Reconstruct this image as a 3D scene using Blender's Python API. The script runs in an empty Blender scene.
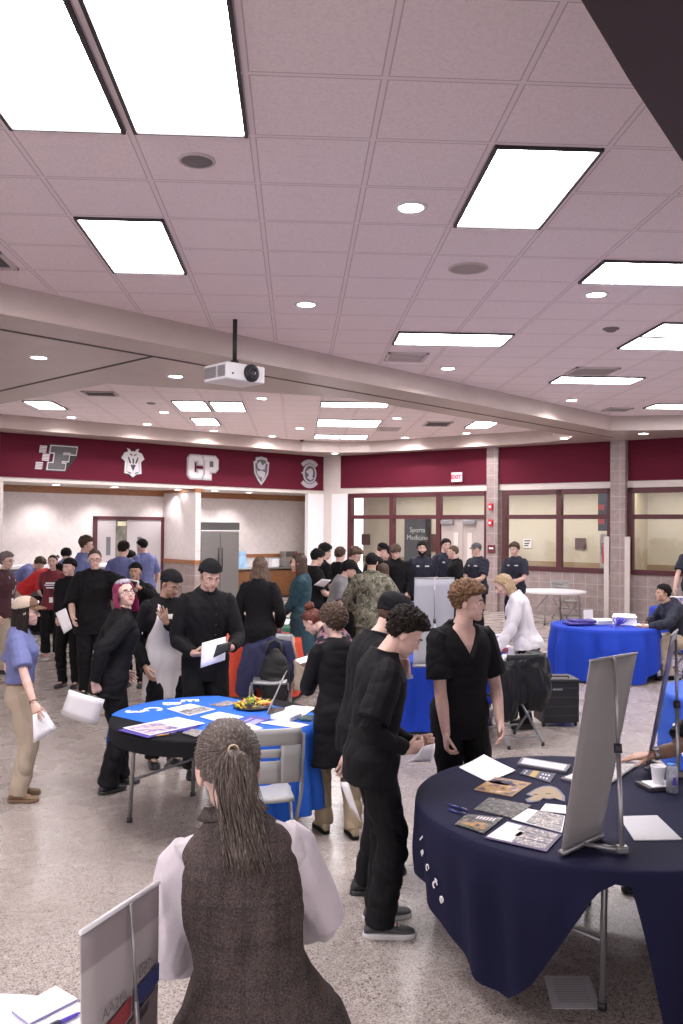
import bpy, math, random
import numpy as np
from mathutils import Vector as V, Matrix as M

random.seed(7)
SC = bpy.context.scene
COL = SC.collection
PI = math.pi
def rad(a): return math.radians(a)
def Rx(a): return M.Rotation(rad(a), 3, 'X')
def Ry(a): return M.Rotation(rad(a), 3, 'Y')
def Rz(a): return M.Rotation(rad(a), 3, 'Z')

# ------------------------------------------------------------------ camera model
HC, FOC, CPIT, CROL, CYAW = 2.15, 873.8, .01823, .00853, .0509
def _cam():
    cp, sp, cy, sy = math.cos(CPIT), math.sin(CPIT), math.cos(CYAW), math.sin(CYAW)
    f = V((sy*cp, cy*cp, sp)); r = V((cy, -sy, 0)); u = r.cross(f)
    c, s = math.cos(CROL), math.sin(CROL)
    return f, c*r+s*u, -s*r+c*u
CF, CR, CU = _cam()
def ray(px, py): return CF + CR*((px-341.5)/FOC) + CU*((512-py)/FOC)
def atz(px, py, z):
    d = ray(px, py); t = (z-HC)/d.z
    return V((d.x*t, d.y*t, z))
def aty(px, py, Y):
    d = ray(px, py); t = Y/d.y
    return V((d.x*t, Y, HC+d.z*t))
def gx(px, Y):
    return aty(px, 640, Y).x

# ------------------------------------------------------------------ materials
MATS = {}
def mat(name, col=(.5,.5,.5), rough=.6, metal=0, emit=None, es=1, noise=None, bump=None, spec=.5, alpha=None, trans=0, sss=0, sheen=0):
    if name in MATS: return MATS[name]
    m = bpy.data.materials.new(name); m.use_nodes = True
    nt = m.node_tree; b = nt.nodes['Principled BSDF']
    b.inputs['Base Color'].default_value = (*col, 1)
    b.inputs['Roughness'].default_value = rough
    b.inputs['Metallic'].default_value = metal
    b.inputs['Specular IOR Level'].default_value = spec
    if trans: b.inputs['Transmission Weight'].default_value = trans
    if sheen: b.inputs['Sheen Weight'].default_value = sheen
    if sss:
        b.inputs['Subsurface Weight'].default_value = sss
        b.inputs['Subsurface Radius'].default_value = (.02,.008,.005)
        b.inputs['Subsurface Scale'].default_value = .5
    if emit:
        b.inputs['Emission Color'].default_value = (*emit, 1); b.inputs['Emission Strength'].default_value = es
    L = nt.links.new
    if noise or bump:
        tc = nt.nodes.new('ShaderNodeTexCoord')
    if noise:   # (scale, amount[, stretch xyz])
        mp = nt.nodes.new('ShaderNodeMapping'); L(tc.outputs['Object'], mp.inputs[0])
        if len(noise) > 2: mp.inputs['Scale'].default_value = noise[2]
        n = nt.nodes.new('ShaderNodeTexNoise'); n.inputs['Scale'].default_value = noise[0]; n.inputs['Detail'].default_value = 4
        L(mp.outputs[0], n.inputs['Vector'])
        r = nt.nodes.new('ShaderNodeValToRGB')
        a = noise[1]
        r.color_ramp.elements[0].position = .3; r.color_ramp.elements[1].position = .7
        r.color_ramp.elements[0].color = (*[max(0, c*(1-a)) for c in col], 1)
        r.color_ramp.elements[1].color = (*[min(1, c*(1+a)) for c in col], 1)
        L(n.outputs['Fac'], r.inputs[0]); L(r.outputs[0], b.inputs['Base Color'])
    if bump:    # (scale, strength[, stretch])
        mp2 = nt.nodes.new('ShaderNodeMapping'); L(tc.outputs['Object'], mp2.inputs[0])
        if len(bump) > 2: mp2.inputs['Scale'].default_value = bump[2]
        n2 = nt.nodes.new('ShaderNodeTexNoise'); n2.inputs['Scale'].default_value = bump[0]; n2.inputs['Detail'].default_value = 3
        L(mp2.outputs[0], n2.inputs['Vector'])
        bp = nt.nodes.new('ShaderNodeBump'); bp.inputs['Strength'].default_value = bump[1]; bp.inputs['Distance'].default_value = .01
        L(n2.outputs['Fac'], bp.inputs['Height']); L(bp.outputs[0], b.inputs['Normal'])
    MATS[name] = m
    return m

class NT:
    """small helper to wire nodes of a new material"""
    def __init__(s, name, rough=.6, spec=.5):
        s.m = bpy.data.materials.new(name); s.m.use_nodes = True
        s.t = s.m.node_tree; s.b = s.t.nodes['Principled BSDF']
        s.b.inputs['Roughness'].default_value = rough; s.b.inputs['Specular IOR Level'].default_value = spec
        MATS[name] = s.m
    def n(s, typ, **kw):
        x = s.t.nodes.new('ShaderNode'+typ)
        for k, v in kw.items(): setattr(x, k, v)
        return x
    def l(s, a, b): s.t.links.new(a, b)
    def math(s, op, a, b=None, c=None):
        x = s.n('Math', operation=op)
        for i, q in enumerate((a, b, c)):
            if q is None: continue
            if isinstance(q, (int, float)): x.inputs[i].default_value = q
            else: s.l(q, x.inputs[i])
        return x.outputs[0]
    def mix(s, fac, a, b):
        x = s.n('Mix', data_type='RGBA')
        for sock, q in ((x.inputs[0], fac), (x.inputs[6], a), (x.inputs[7], b)):
            if isinstance(q, (int, float)): sock.default_value = q
            elif isinstance(q, tuple): sock.default_value = (*q[:3], 1)
            else: s.l(q, sock)
        return x.outputs[2]
    def pos(s, obj=False):
        if obj:
            o = s.n('TexCoord').outputs['Object']
        else:
            o = s.n('NewGeometry').outputs['Position']
        x = s.n('SeparateXYZ'); s.l(o, x.inputs[0])
        return o, x.outputs[0], x.outputs[1], x.outputs[2]
    def noise(s, vec, scale, detail=3, rough=.5):
        x = s.n('TexNoise'); x.inputs['Scale'].default_value = scale; x.inputs['Detail'].default_value = detail; x.inputs['Roughness'].default_value = rough
        if vec is not None: s.l(vec, x.inputs['Vector'])
        return x.outputs['Fac']
    def ramp(s, fac, stops, const=False):
        r = s.n('ValToRGB'); e = r.color_ramp.elements
        if const: r.color_ramp.interpolation = 'CONSTANT'
        while len(e) < len(stops): e.new(.5)
        for i, (p, c) in enumerate(stops): e[i].position = p; e[i].color = (*c, 1)
        s.l(fac, r.inputs[0]); return r.outputs[0]
    def bump(s, h, st=.3, d=.01):
        x = s.n('Bump'); x.inputs['Strength'].default_value = st; x.inputs['Distance'].default_value = d
        s.l(h, x.inputs['Height']); s.l(x.outputs[0], s.b.inputs['Normal'])
    def col(s, c): s.l(c, s.b.inputs['Base Color'])

# ------------------------------------------------------------------ mesh building
def frames(pts, up=None):
    n = len(pts); T = []
    for i in range(n):
        a = pts[max(0, i-1)]; b = pts[min(n-1, i+1)]
        d = (b-a); T.append(d.normalized() if d.length > 1e-9 else V((0,0,1)))
    x = up.copy() if up is not None else (V((1,0,0)) if abs(T[0].x) < .9 else V((0,1,0)))
    out = []
    for t in T:
        x = x - t*x.dot(t)
        if x.length < 1e-6: x = t.orthogonal()
        x.normalize(); y = t.cross(x); out.append((x.copy(), y))
    return out, T

class MB:
    def __init__(s): s.v = []; s.f = []; s.m = []
    def add(s, vs, fs, mi=0):
        o = len(s.v); s.v.extend([tuple(p) for p in vs]); s.f.extend([tuple(i+o for i in f) for f in fs]); s.m.extend([mi]*len(fs)); return s
    def rings(s, rings, mi=0, cap=True, closed=True):
        n = len(rings[0]); vs = [p for r in rings for p in r]; fs = []
        for i in range(len(rings)-1):
            for j in range(n if closed else n-1):
                k = (j+1) % n
                fs.append((i*n+j, i*n+k, (i+1)*n+k, (i+1)*n+j))
        if cap and closed:
            fs.append(tuple(range(n-1, -1, -1))); o = (len(rings)-1)*n; fs.append(tuple(o+j for j in range(n)))
        return s.add(vs, fs, mi)
    def tube(s, pts, r, n=8, mi=0, cap=True, up=None, round_=False):
        pts = [V(p) for p in pts]
        if not isinstance(r, (list, tuple)) or (len(r) == 2 and len(pts) != 2): r = [r]*len(pts)
        r = [q if isinstance(q, tuple) else (q, q) for q in r]
        fr, T = frames(pts, up)
        if round_:
            P, Q, FR = [], [], []
            for k in (0, len(pts)-1):
                pass
            a0, b0 = r[0]; a1, b1 = r[-1]
            m0 = min(a0, b0); m1 = min(a1, b1)
            pre = [(pts[0]-T[0]*m0*.9, (a0*.45, b0*.45), fr[0]), (pts[0]-T[0]*m0*.55, (a0*.83, b0*.83), fr[0])]
            post = [(pts[-1]+T[-1]*m1*.55, (a1*.83, b1*.83), fr[-1]), (pts[-1]+T[-1]*m1*.9, (a1*.45, b1*.45), fr[-1])]
            seq = pre + list(zip(pts, r, fr)) + post
        else: seq = list(zip(pts, r, fr))
        rg = [[p + x*(a*math.cos(2*PI*j/n)) + y*(b*math.sin(2*PI*j/n)) for j in range(n)] for p, (a, b), (x, y) in seq]
        return s.rings(rg, mi, cap)
    def ell(s, c, r, R=None, n=16, k=10, mi=0):
        c = V(c); rg = []
        for i in range(1, k):
            th = PI*i/k
            row = []
            for j in range(n):
                ph = 2*PI*j/n
                p = V((r[0]*math.sin(th)*math.cos(ph), r[1]*math.sin(th)*math.sin(ph), -r[2]*math.cos(th)))
                if R is not None: p = R @ p
                row.append(c+p)
            rg.append(row)
        return s.rings(rg, mi, True)
    def box(s, c, size, R=None, mi=0, taper=None):
        c = V(c); hx, hy, hz = size[0]/2, size[1]/2, size[2]/2; vs = []
        for z in (-hz, hz):
            q = 1 if (taper is None or z < 0) else taper
            for x, y in ((-hx,-hy), (hx,-hy), (hx,hy), (-hx,hy)):
                p = V((x*q, y*q, z))
                if R is not None: p = R @ p
                vs.append(c+p)
        return s.add(vs, [(3,2,1,0), (4,5,6,7), (0,1,5,4), (1,2,6,5), (2,3,7,6), (3,0,4,7)], mi)
    def prism(s, poly, z0, z1, mi=0):
        n = len(poly)
        vs = [V((p[0], p[1], z0)) for p in poly] + [V((p[0], p[1], z1)) for p in poly]
        fs = [tuple(range(n-1, -1, -1)), tuple(range(n, 2*n))] + [(i, (i+1) % n, n+(i+1) % n, n+i) for i in range(n)]
        return s.add(vs, fs, mi)
    def plate(s, pts, off, mi=0):
        """polygon pts extruded by vector off"""
        n = len(pts); off = V(off); pts = [V(p) for p in pts]
        vs = pts + [p+off for p in pts]
        fs = [tuple(range(n-1, -1, -1)), tuple(range(n, 2*n))] + [(i, (i+1) % n, n+(i+1) % n, n+i) for i in range(n)]
        return s.add(vs, fs, mi)
    def lathe(s, prof, n=24, c=(0,0,0), mi=0, cap=True):
        c = V(c)
        return s.rings([[c+V((r*math.cos(2*PI*j/n), r*math.sin(2*PI*j/n), z)) for j in range(n)] for r, z in prof], mi, cap)
    def xf(s, R=None, t=None, sc=None):
        out = []
        for p in s.v:
            p = V(p)
            if sc is not None: p = V((p.x*sc[0], p.y*sc[1], p.z*sc[2])) if isinstance(sc, tuple) else p*sc
            if R is not None: p = R @ p
            if t is not None: p = p + V(t)
            out.append(tuple(p))
        s.v = out; return s
    def merge(s, o, mi=None):
        k = len(s.v); s.v.extend(o.v); s.f.extend([tuple(i+k for i in f) for f in o.f]); s.m.extend(o.m if mi is None else [mi]*len(o.f)); return s
    def copy(s):
        o = MB(); o.v = list(s.v); o.f = list(s.f); o.m = list(s.m); return o
    def mesh(s, name, mats, smooth=True):
        me = bpy.data.meshes.new(name); me.from_pydata(s.v, [], s.f)
        for m in (mats if isinstance(mats, (list, tuple)) else [mats]): me.materials.append(m)
        if s.m: me.polygons.foreach_set('material_index', s.m)
        me.polygons.foreach_set('use_smooth', [smooth]*len(me.polygons))
        me.validate(); me.update(); return me
    def build(s, name, mats, parent=None, smooth=True, bevel=0, sharp=None, loc=None, solid=0):
        o = bpy.data.objects.new(name, s.mesh(name, mats, smooth)); COL.objects.link(o)
        if parent is not None: o.parent = parent
        if loc is not None: o.location = loc
        if solid:
            md = o.modifiers.new('s', 'SOLIDIFY'); md.thickness = solid; md.offset = 0
        if bevel:
            md = o.modifiers.new('b', 'BEVEL'); md.width = bevel; md.segments = 2; md.limit_method = 'ANGLE'; md.angle_limit = rad(40)
        if sharp is not None or bevel:
            o.data.set_sharp_from_angle(angle=rad(sharp or 40))
        return o

def evalmesh(mb, mods):
    """apply modifiers to a builder and return (verts ndarray, faces list)"""
    me = mb.mesh('tmp', []) if isinstance(mb, MB) else mb
    o = bpy.data.objects.new('tmp', me); COL.objects.link(o)
    for typ, kw in mods:
        md = o.modifiers.new('m', typ)
        for k, v in kw.items(): setattr(md, k, v)
    dg = bpy.context.evaluated_depsgraph_get()
    e = bpy.data.meshes.new_from_object(o.evaluated_get(dg))
    vs = np.empty(len(e.vertices)*3, np.float64); e.vertices.foreach_get('co', vs)
    nf = len(e.polygons)
    fs = [tuple(p.vertices) for p in e.polygons]
    ns = np.empty(len(e.vertices)*3, np.float64); e.vertices.foreach_get('normal', ns)
    bpy.data.objects.remove(o); bpy.data.meshes.remove(e)
    bpy.data.meshes.remove(me)
    return vs.reshape(-1, 3), fs, ns.reshape(-1, 3)
def union(mb, voxel, smooth=2, dec=None):
    mods = [('REMESH', dict(mode='VOXEL', voxel_size=voxel))]
    if smooth: mods.append(('SMOOTH', dict(factor=.5, iterations=smooth)))
    return evalmesh(mb, mods)
def from_np(vs, fs, mi=0):
    m = MB(); m.v = [tuple(p) for p in vs.tolist()]; m.f = list(fs); m.m = [mi]*len(fs); return m

def folds(vs, ns, amp, freq=26, seed=0, dirs=6, ax=(1, 1, .6)):
    rs = np.random.RandomState(seed); d = np.zeros(len(vs))
    for i in range(dirs):
        k = rs.normal(size=3); k *= np.array(ax); k = k/np.linalg.norm(k)*freq*rs.uniform(.5, 1.6)
        w = rs.normal(size=3); w = w/np.linalg.norm(w)*freq*.35
        d += np.sin(vs@k + rs.uniform(0, 7) + 1.6*np.sin(vs@w+rs.uniform(0, 7)))*rs.uniform(.4, 1)
    d = d/dirs**.5
    d = np.abs(d)**.85*1.3-.35
    return vs + ns*(amp*d)[:, None]

# ------------------------------------------------------------------ object bookkeeping
def tag(o, label=None, cat=None, group=None, kind=None):
    if label: o['label'] = label
    if cat: o['category'] = cat
    if group: o['group'] = group
    if kind: o['kind'] = kind
    return o
def thing(name, label, cat, loc=(0,0,0), rz=0, group=None):
    o = bpy.data.objects.new(name, None); COL.objects.link(o); o.empty_display_size = .1
    o.location = loc; o.rotation_euler = (0, 0, rad(rz))
    return tag(o, label, cat, group)
def struct(o): o['kind'] = 'structure'; return o
def clone(o, loc, label, rz=None, group=None):
    r = o.copy(); COL.objects.link(r); r.location = loc
    if rz is not None: r.rotation_euler = (0, 0, rad(rz))
    r['label'] = label
    if group: r['group'] = group
    for ch in list(o.children):
        c = ch.copy(); COL.objects.link(c); c.parent = r
        for g in list(ch.children):
            d = g.copy(); COL.objects.link(d); d.parent = c
    return r
def text_mb(txt, size, depth=.004, bold=0, mi=0, align='CENTER'):
    """letters as flat extruded mesh in the XY plane, centred"""
    cu = bpy.data.curves.new('t', 'FONT'); cu.body = txt; cu.size = size; cu.extrude = depth/2; cu.offset = bold
    cu.align_x = align; cu.align_y = 'CENTER'; cu.resolution_u = 3
    o = bpy.data.objects.new('t', cu); COL.objects.link(o)
    dg = bpy.context.evaluated_depsgraph_get(); me = bpy.data.meshes.new_from_object(o.evaluated_get(dg))
    mb = MB().add([v.co for v in me.vertices], [tuple(p.vertices) for p in me.polygons], mi)
    bpy.data.objects.remove(o); bpy.data.meshes.remove(me); bpy.data.curves.remove(cu)
    return mb
# ------------------------------------------------------------------ people
SKULL_C = V((0, -.012, .142)); SKULL_R = V((.0765, .0985, .0885))
def skull_r(d): return 1/math.sqrt((d.x/SKULL_R.x)**2+(d.y/SKULL_R.y)**2+(d.z/SKULL_R.z)**2)
def smooth01(t): t = max(0., min(1., t)); return t*t*(3-2*t)
def interp(x, xs, ys):
    if x <= xs[0]: return ys[0]
    for i in range(len(xs)-1):
        if x <= xs[i+1]: return ys[i]+(ys[i+1]-ys[i])*(x-xs[i])/(xs[i+1]-xs[i])
    return ys[-1]

HEADS = {}
def head_template(sex, res):
    k = (sex, res)
    if k in HEADS: return HEADS[k]
    f = sex == 'f'
    m = MB()
    m.ell((0, -.012, .143), (.0735, .0955, .0855), n=28, k=18)
    m.ell((0, .026, .105), (.063 if not f else .061, .064, .090), n=24, k=14)
    m.ell((0, .026, .056), (.055 if not f else .049, .057, .050), n=20, k=12)
    m.ell((0, .052, .030), (.036 if not f else .030, .040, .030), n=18, k=10)
    for s in (-1, 1):
        m.ell((s*.030, .015, .050), (.028 if not f else .022, .038, .036), n=14, k=8)
        m.ell((s*.036, .048, .092), (.030, .033, .026), n=14, k=8)
        m.ell((s*.022, .055, .064), (.028, .036, .034), n=14, k=8)
    m.ell((0, .066, .0165), (.024 if not f else .018, .024, .018), n=14, k=8)
    b = .014 if not f else .012
    m.tube([(-.046, .064, .128), (-.026, .077, .133), (0, .081, .130), (.026, .077, .133), (.046, .064, .128)], [b*.8, b, b*.9, b, b*.8], n=10, round_=True)
    m.tube([(0, -.020, .075), (0, -.026, .03), (0, -.030, -.03)], [.050 if not f else .043]*3, n=18)
    vs, fs, ns = union(m, .0045, 10)
    m = from_np(vs, fs)
    for s in (-1, 1):   # ears
        m.ell((s*.0765, -.012, .104), (.0075, .019, .031), R=Rz(s*-18)@Rx(-10), n=12, k=8)
        m.ell((s*.073, -.006, .083), (.007, .010, .013), n=10, k=6)
    m.tube([(0, .080, .128), (0, .091, .108), (0, .1025, .090), (0, .1055, .0835)], [(.0090, .010), (.0098, .011), (.0118, .0118), (.0108, .010)], n=10, round_=True)
    for s in (-1, 1): m.ell((s*.0110, .0925, .0815), (.0080, .0100, .0070), n=10, k=6)
    m.ell((0, .0855, .0575), (.0215, .0095, .0060), n=14, k=6)
    m.ell((0, .0840, .0480), (.0190, .0098, .0064), n=14, k=6)
    vs, fs, ns = union(m, res, 3)
    for s in (-1, 1):   # eye sockets
        c = np.array((s*.0310, .080, .1135))
        d = np.linalg.norm((vs-c)*np.array((.85, 1, 1.25)), axis=1)
        vs[:, 1] -= .009*np.exp(-(d/.0135)**2)
    # mouth crease
    d = np.abs(vs[:, 2]-.0528); sel = (np.abs(vs[:, 0]) < .024) & (vs[:, 1] > .07)
    vs[sel, 1] -= (.0035*np.exp(-(d/.0022)**2))[sel]
    cen = np.array([vs[list(q)].mean(0) for q in fs])
    lip = ((cen[:, 1] > .083) & (((cen[:, 0]/.0235)**2+((cen[:, 2]-.0525)/.0125)**2) < 1))
    HEADS[k] = (vs, fs, lip)
    return HEADS[k]

def hand_mb(curl, thumb, side, R=None, res=None):
    """e1=finger dir (y), e3=thumb dir (x*side), e2=palm normal (z). wrist at origin"""
    m = MB()
    pr = [((0,-.012,0), .026, .019), ((0,.012,0), .030, .019), ((.002,.045,0), .040, .0165), ((.001,.078,.001), .042, .0135), ((0,.094,.002), .038, .010)]
    rg = []
    for c, a, b in pr:
        rg.append([V((c[0]+a*math.copysign(abs(math.cos(t))**.7, math.cos(t)), c[1], c[2]+b*math.copysign(abs(math.sin(t))**.8, math.sin(t)))) for t in [2*PI*j/14 for j in range(14)]])
    m.rings(rg)
    for k, (bx, by, ln, r, sp) in enumerate(((.0305,.086,.074,.0088,6), (.0105,.091,.082,.0090,1), (-.0100,.088,.076,.0086,-4), (-.0290,.079,.060,.0077,-9))):
        seg = [ln*.45, ln*.30, ln*.25]; p = V((bx, by-.018, .001)); pts = [p]; a = 0
        c = curl[k] if isinstance(curl[0], (list, tuple)) else curl
        p = p+V((0, .018, 0)); pts.append(p)
        for i in range(3):
            a += c[i]
            d = Rz(-sp) @ V((0, math.cos(rad(a)), math.sin(rad(a))))
            p = p + d*seg[i]; pts.append(p)
        m.tube(pts, [r*.9, r*1.05, r, r*.92, r*.72], n=8, round_=True)
    ta, tb = thumb
    p = V((.018, .015, .004)); pts = [p]
    d = V((.50, .80, .30)).normalized()
    d = (Ry(-ta) @ d)
    for i, l in enumerate((.034, .036, .030)):
        p = p+d*l; pts.append(p); d = (Rz(tb*.5) @ d).normalized(); d = (d+V((0, .12, .10*ta/30))).normalized()
    m.tube(pts, [.0155, .0125, .0105, .0078], n=8, round_=True)
    if res:
        vs, fs, ns = union(m, res, 1); m = from_np(vs, fs)
    if side < 0:
        m.v = [(-p[0], p[1], p[2]) for p in m.v]; m.f = [tuple(reversed(q)) for q in m.f]
    return m
HANDP = {'relax': ((18, 22, 15), (8, 0)), 'flat': ((3, 4, 3), (0, 0)), 'grip': ((62, 70, 40), (40, 20)), 'pinch': ((48, 38, 18), (38, 20)),
         'fist': ((80, 88, 60), (50, 30)), 'spread': (((2,6,4), (6,8,5), (10,10,6), (14,14,8)), (0, 0)),
         'point': (((12,10,6), (34,30,18), (44,40,24), (50,46,30)), (10, 4))}

# torso rings: height fraction, half width, half depth, forward offset (for 1.75 m)
TORSO = {'m': [(.455,.150,.098,-.012), (.50,.166,.112,-.014), (.54,.168,.116,-.014), (.58,.158,.108,-.006), (.62,.149,.103,0), (.66,.150,.106,.004), (.70,.158,.112,.006), (.745,.172,.118,.004), (.785,.176,.112,-.004), (.812,.158,.094,-.012), (.836,.112,.074,-.018), (.855,.068,.058,-.018)],
         'f': [(.455,.155,.100,-.014), (.50,.172,.116,-.016), (.54,.168,.116,-.014), (.58,.148,.102,-.004), (.625,.130,.092,.002), (.66,.133,.096,.006), (.70,.143,.108,.012), (.74,.152,.118,.016), (.785,.152,.102,.000), (.812,.136,.084,-.012), (.836,.092,.066,-.018), (.855,.056,.050,-.018)]}

def ik(a, t, l1, l2, hint):
    d = t-a; L = max(1e-4, min(d.length, (l1+l2)*.998)); u = d.normalized()
    x = (l1*l1-l2*l2+L*L)/(2*L); hh = math.sqrt(max(0, l1*l1-x*x))
    p = hint-u*hint.dot(u)
    if p.length < 1e-5: p = u.orthogonal()
    p.normalize()
    return a+u*x+p*hh, a+u*L

HAIR_N = 0
def quad_px(name, cat, label, pts, mm, th=.003, bend=.0, detail=None):
    P = [aty(*p) for p in pts]; c = sum(P, V())/4; N = 4; n = (P[1]-P[0]).cross(P[3]-P[0]).normalized()
    m = MB(); rows = []
    for j in range(N+1):
        v = j/N
        rows.append([P[0].lerp(P[1], i/N).lerp(P[3].lerp(P[2], i/N), v)-c+n*bend*(2*i/N-1)**2 for i in range(N+1)])
    m.rings(rows, cap=False, closed=False)
    return tag(m.build(name, mm, solid=th, loc=c), label, cat)
class Person:
    def __init__(s, label, loc, h=1.75, phi=0, sex='m', w=1.0, lean=0, bend=0, side=0, twist=0, head=(0,0,0), hs=None, pz=None, poff=(0,0),
                 L=None, R=None, eL=None, eR=None, fL=None, fR=None, hL='relax', hR='relax', oL=None, oR=None, kn=None, skin=(.62,.42,.34), vox=.010, cat='person', z=0, group=None, eyes=(.06,.035,.02), lid=.45, brow=(.05,.03,.02), group_=None, lip=None, seed=None):
        global HAIR_N
        HAIR_N += 1; s.seed = seed or HAIR_N
        s.h = h; s.k = h/1.75; s.sex = sex; s.w = w; s.vox = vox
        s.root = thing('person', label, cat, (loc[0], loc[1], z), -phi, group)
        k = s.k
        def cv(t):
            if t is None or len(t) == 3: return t
            q = Rz(phi) @ (aty(t[1], t[2], t[3])-V((loc[0], loc[1], z)))
            return q
        zz = z; L, R = cv(L), cv(R)
        s.R1 = Ry(side) @ Rx(-lean); s.R2 = s.R1 @ Rx(-bend) @ Rz(-twist); s.Rm = s.R1 @ Rx(-bend*.5) @ Rz(-twist*.5)
        z = pz if pz is not None else .537*h
        s.pel = V((poff[0], poff[1], z))
        s.waist = s.pel + s.R1 @ V((0, 0, .10*h)); s.chest = s.waist + s.Rm @ V((0, 0, .12*h)); s.neck = s.chest + s.R2 @ V((0, 0, .09*h))
        sw = (.168 if sex == 'm' else .150)*k*(.6+.4*w)
        s.sh = {q: s.neck + s.R2 @ V((q*sw, -.012*k, -.044*h)) for q in (-1, 1)}
        hy, hp, hr = head
        s.Rh = Rz(-hy) @ Rx(-hp) @ Ry(hr)
        s.hsc = hs or (1.0*k**.5 if sex == 'm' else .97*k**.5)
        nd = (s.R2 @ V((0, .25, 1))).normalized()*.6 + (s.Rh @ V((0, .1, 1)))*.4
        s.necktop = s.neck + nd.normalized()*.062*h
        s.ho = s.necktop - s.Rh @ V((0, -.018, .058))*s.hsc
        s.arm = {}
        for q, t, e, fl in ((-1, L, eL, hL), (1, R, eR, hR)):
            t = V(t) if t is not None else V((q*(.235*w**.5)*k + s.neck.x*.8, s.neck.y*.8+.04*k, s.neck.z-.62*k))
            if t.z > 3: t = t
            hint = V(e) if e is not None else V((q*.55, -1, -.15))
            mid, end = ik(s.sh[q], t, .179*h, .155*h, hint)
            s.arm[q] = (s.sh[q], mid, end)
        s.leg = {}
        s.foot = {}
        for q, ft in ((-1, fL), (1, fR)):
            if ft is None: ft = (q*.095*k, 0, q*8)
            fx, fy, fyaw = ft[:3]; fz = ft[3] if len(ft) > 3 else 0; pt = ft[4] if len(ft) > 4 else 0
            hip = s.pel + s.R1 @ V((q*.088*k, 0, -.012*h))
            ank = V((fx, fy, .075*k+fz))
            mid, end = ik(hip, ank, .245*h, .246*h, V(kn) if kn is not None else V((q*.12, 1, 0)))
            s.leg[q] = (hip, mid, end); s.foot[q] = (end, fyaw, pt)
        s.hp = {-1: (hL, oL), 1: (hR, oR)}
        s.body(skin, eyes, lid, brow, lip)
    # ---- spine helpers
    def spine(s, zf):
        t = (zf-.53)*s.h
        if t < 0: R = s.R1; return s.pel + R @ V((0, 0, t)), R
        if t < .10*s.h: f = t/(.10*s.h); return s.pel.lerp(s.waist, f), s._mix(s.R1, s.Rm, f*.5)
        t -= .10*s.h
        if t < .12*s.h: f = t/(.12*s.h); return s.waist.lerp(s.chest, f), s._mix(s.R1, s.Rm, .5+f*.5) if f < .5 else s._mix(s.Rm, s.R2, f-.5)
        t -= .12*s.h
        return s.chest + (s.neck-s.chest)*(t/(.09*s.h)), s.R2
    def _mix(s, A, B, f): return A.to_quaternion().slerp(B.to_quaternion(), max(0, min(1, f))).to_matrix()
    def torso(s, m, z0, z1, ease=0, sc=1.0, flare=0, ex=2.3, n=28, belly=0, drop=False, shs=1.0, ff=.50):
        T = TORSO[s.sex]; zs = sorted(set([z0]+[r[0] for r in T if z0 < r[0] < z1]+[z1]))
        if ff > .5: zs = sorted(set(zs+[.61, .60, .56, .52]))
        if z0 < .455: zs = sorted(set(zs+[z0+(.455-z0)*i/4 for i in range(4)]))
        rg = []
        for zf in zs:
            a = interp(zf, [r[0] for r in T], [r[1] for r in T]); b = interp(zf, [r[0] for r in T], [r[2] for r in T]); yo = interp(zf, [r[0] for r in T], [r[3] for r in T])
            c, R = s.spine(max(zf, .455) if drop else zf)
            if zf < ff:
                q = (ff-zf)/.1
                a += flare*q; b += flare*q*.8
                if drop and zf < .455: c = c + V((0, 0, (zf-.455)*s.h))
            bb = belly*math.exp(-((zf-.60)/.07)**2)
            wd = s.w if zf < .80 else (s.w if zf < .80 else 1+(s.w-1)*.5)
            a *= 1+(shs-1)*smooth01((zf-.765)/.045)
            eh = ease + (.010 if (drop and zf < .55) else 0)
            a = (a*sc*wd+eh)*s.k; b = (b*sc*wd+eh+bb*.5)*s.k
            row = []
            for j in range(n):
                t = 2*PI*j/n; ct, st = math.cos(t), math.sin(t)
                row.append(c + R @ V((a*math.copysign(abs(ct)**(2/ex), ct), (yo+bb*.4)*s.k + b*math.copysign(abs(st)**(2/ex), st), 0)))
            rg.append(row)
        m.rings(rg)
        return m
    def armtube(s, m, q, rs, upto=1.0, n=12):
        """rs: radii at shoulder, mid upper, elbow, mid fore, wrist ; upto 0..1 over the arm (0.5=elbow)"""
        a, b, c = s.arm[q]; k = s.k
        up_ = (a-b).normalized(); pin = a + (s.R2 @ V((-q*.55, 0, .1)) + up_*.5).normalized()*.030*k
        P = [pin, a, a.lerp(b, .3), a.lerp(b, .65), b.lerp(a, .08), b.lerp(c, .12), b.lerp(c, .35), b.lerp(c, .7), c]
        U = [-.05, 0, .15, .33, .46, .56, .675, .85, 1.0]
        rr = [interp(u, [0, .25, .5, .675, 1.0], rs) for u in U]
        pts, r = [], []
        for i, u in enumerate(U):
            if u <= upto+1e-6: pts.append(P[i]); r.append(rr[i]*k)
            else:
                f = (upto-U[i-1])/(u-U[i-1])
                if f > .02: pts.append(P[i-1].lerp(P[i], f)); r.append(interp(upto, [0, .25, .5, .675, 1.0], rs)*k)
                break
        m.tube(pts, r, n=n, round_=True if upto >= .999 else False)
        m.ell(a, (r[1]*.93,)*3, n=14, k=10)
        nb = s.neck + s.R2 @ V((q*.035*k, -.014*k, -.028*k))
        m.tube([nb, nb.lerp(a, .6)+s.R2 @ V((0, 0, .004*k)), a], [r[1]*.74, r[1]*.80, r[1]*.90], n=12)
        return m
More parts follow.
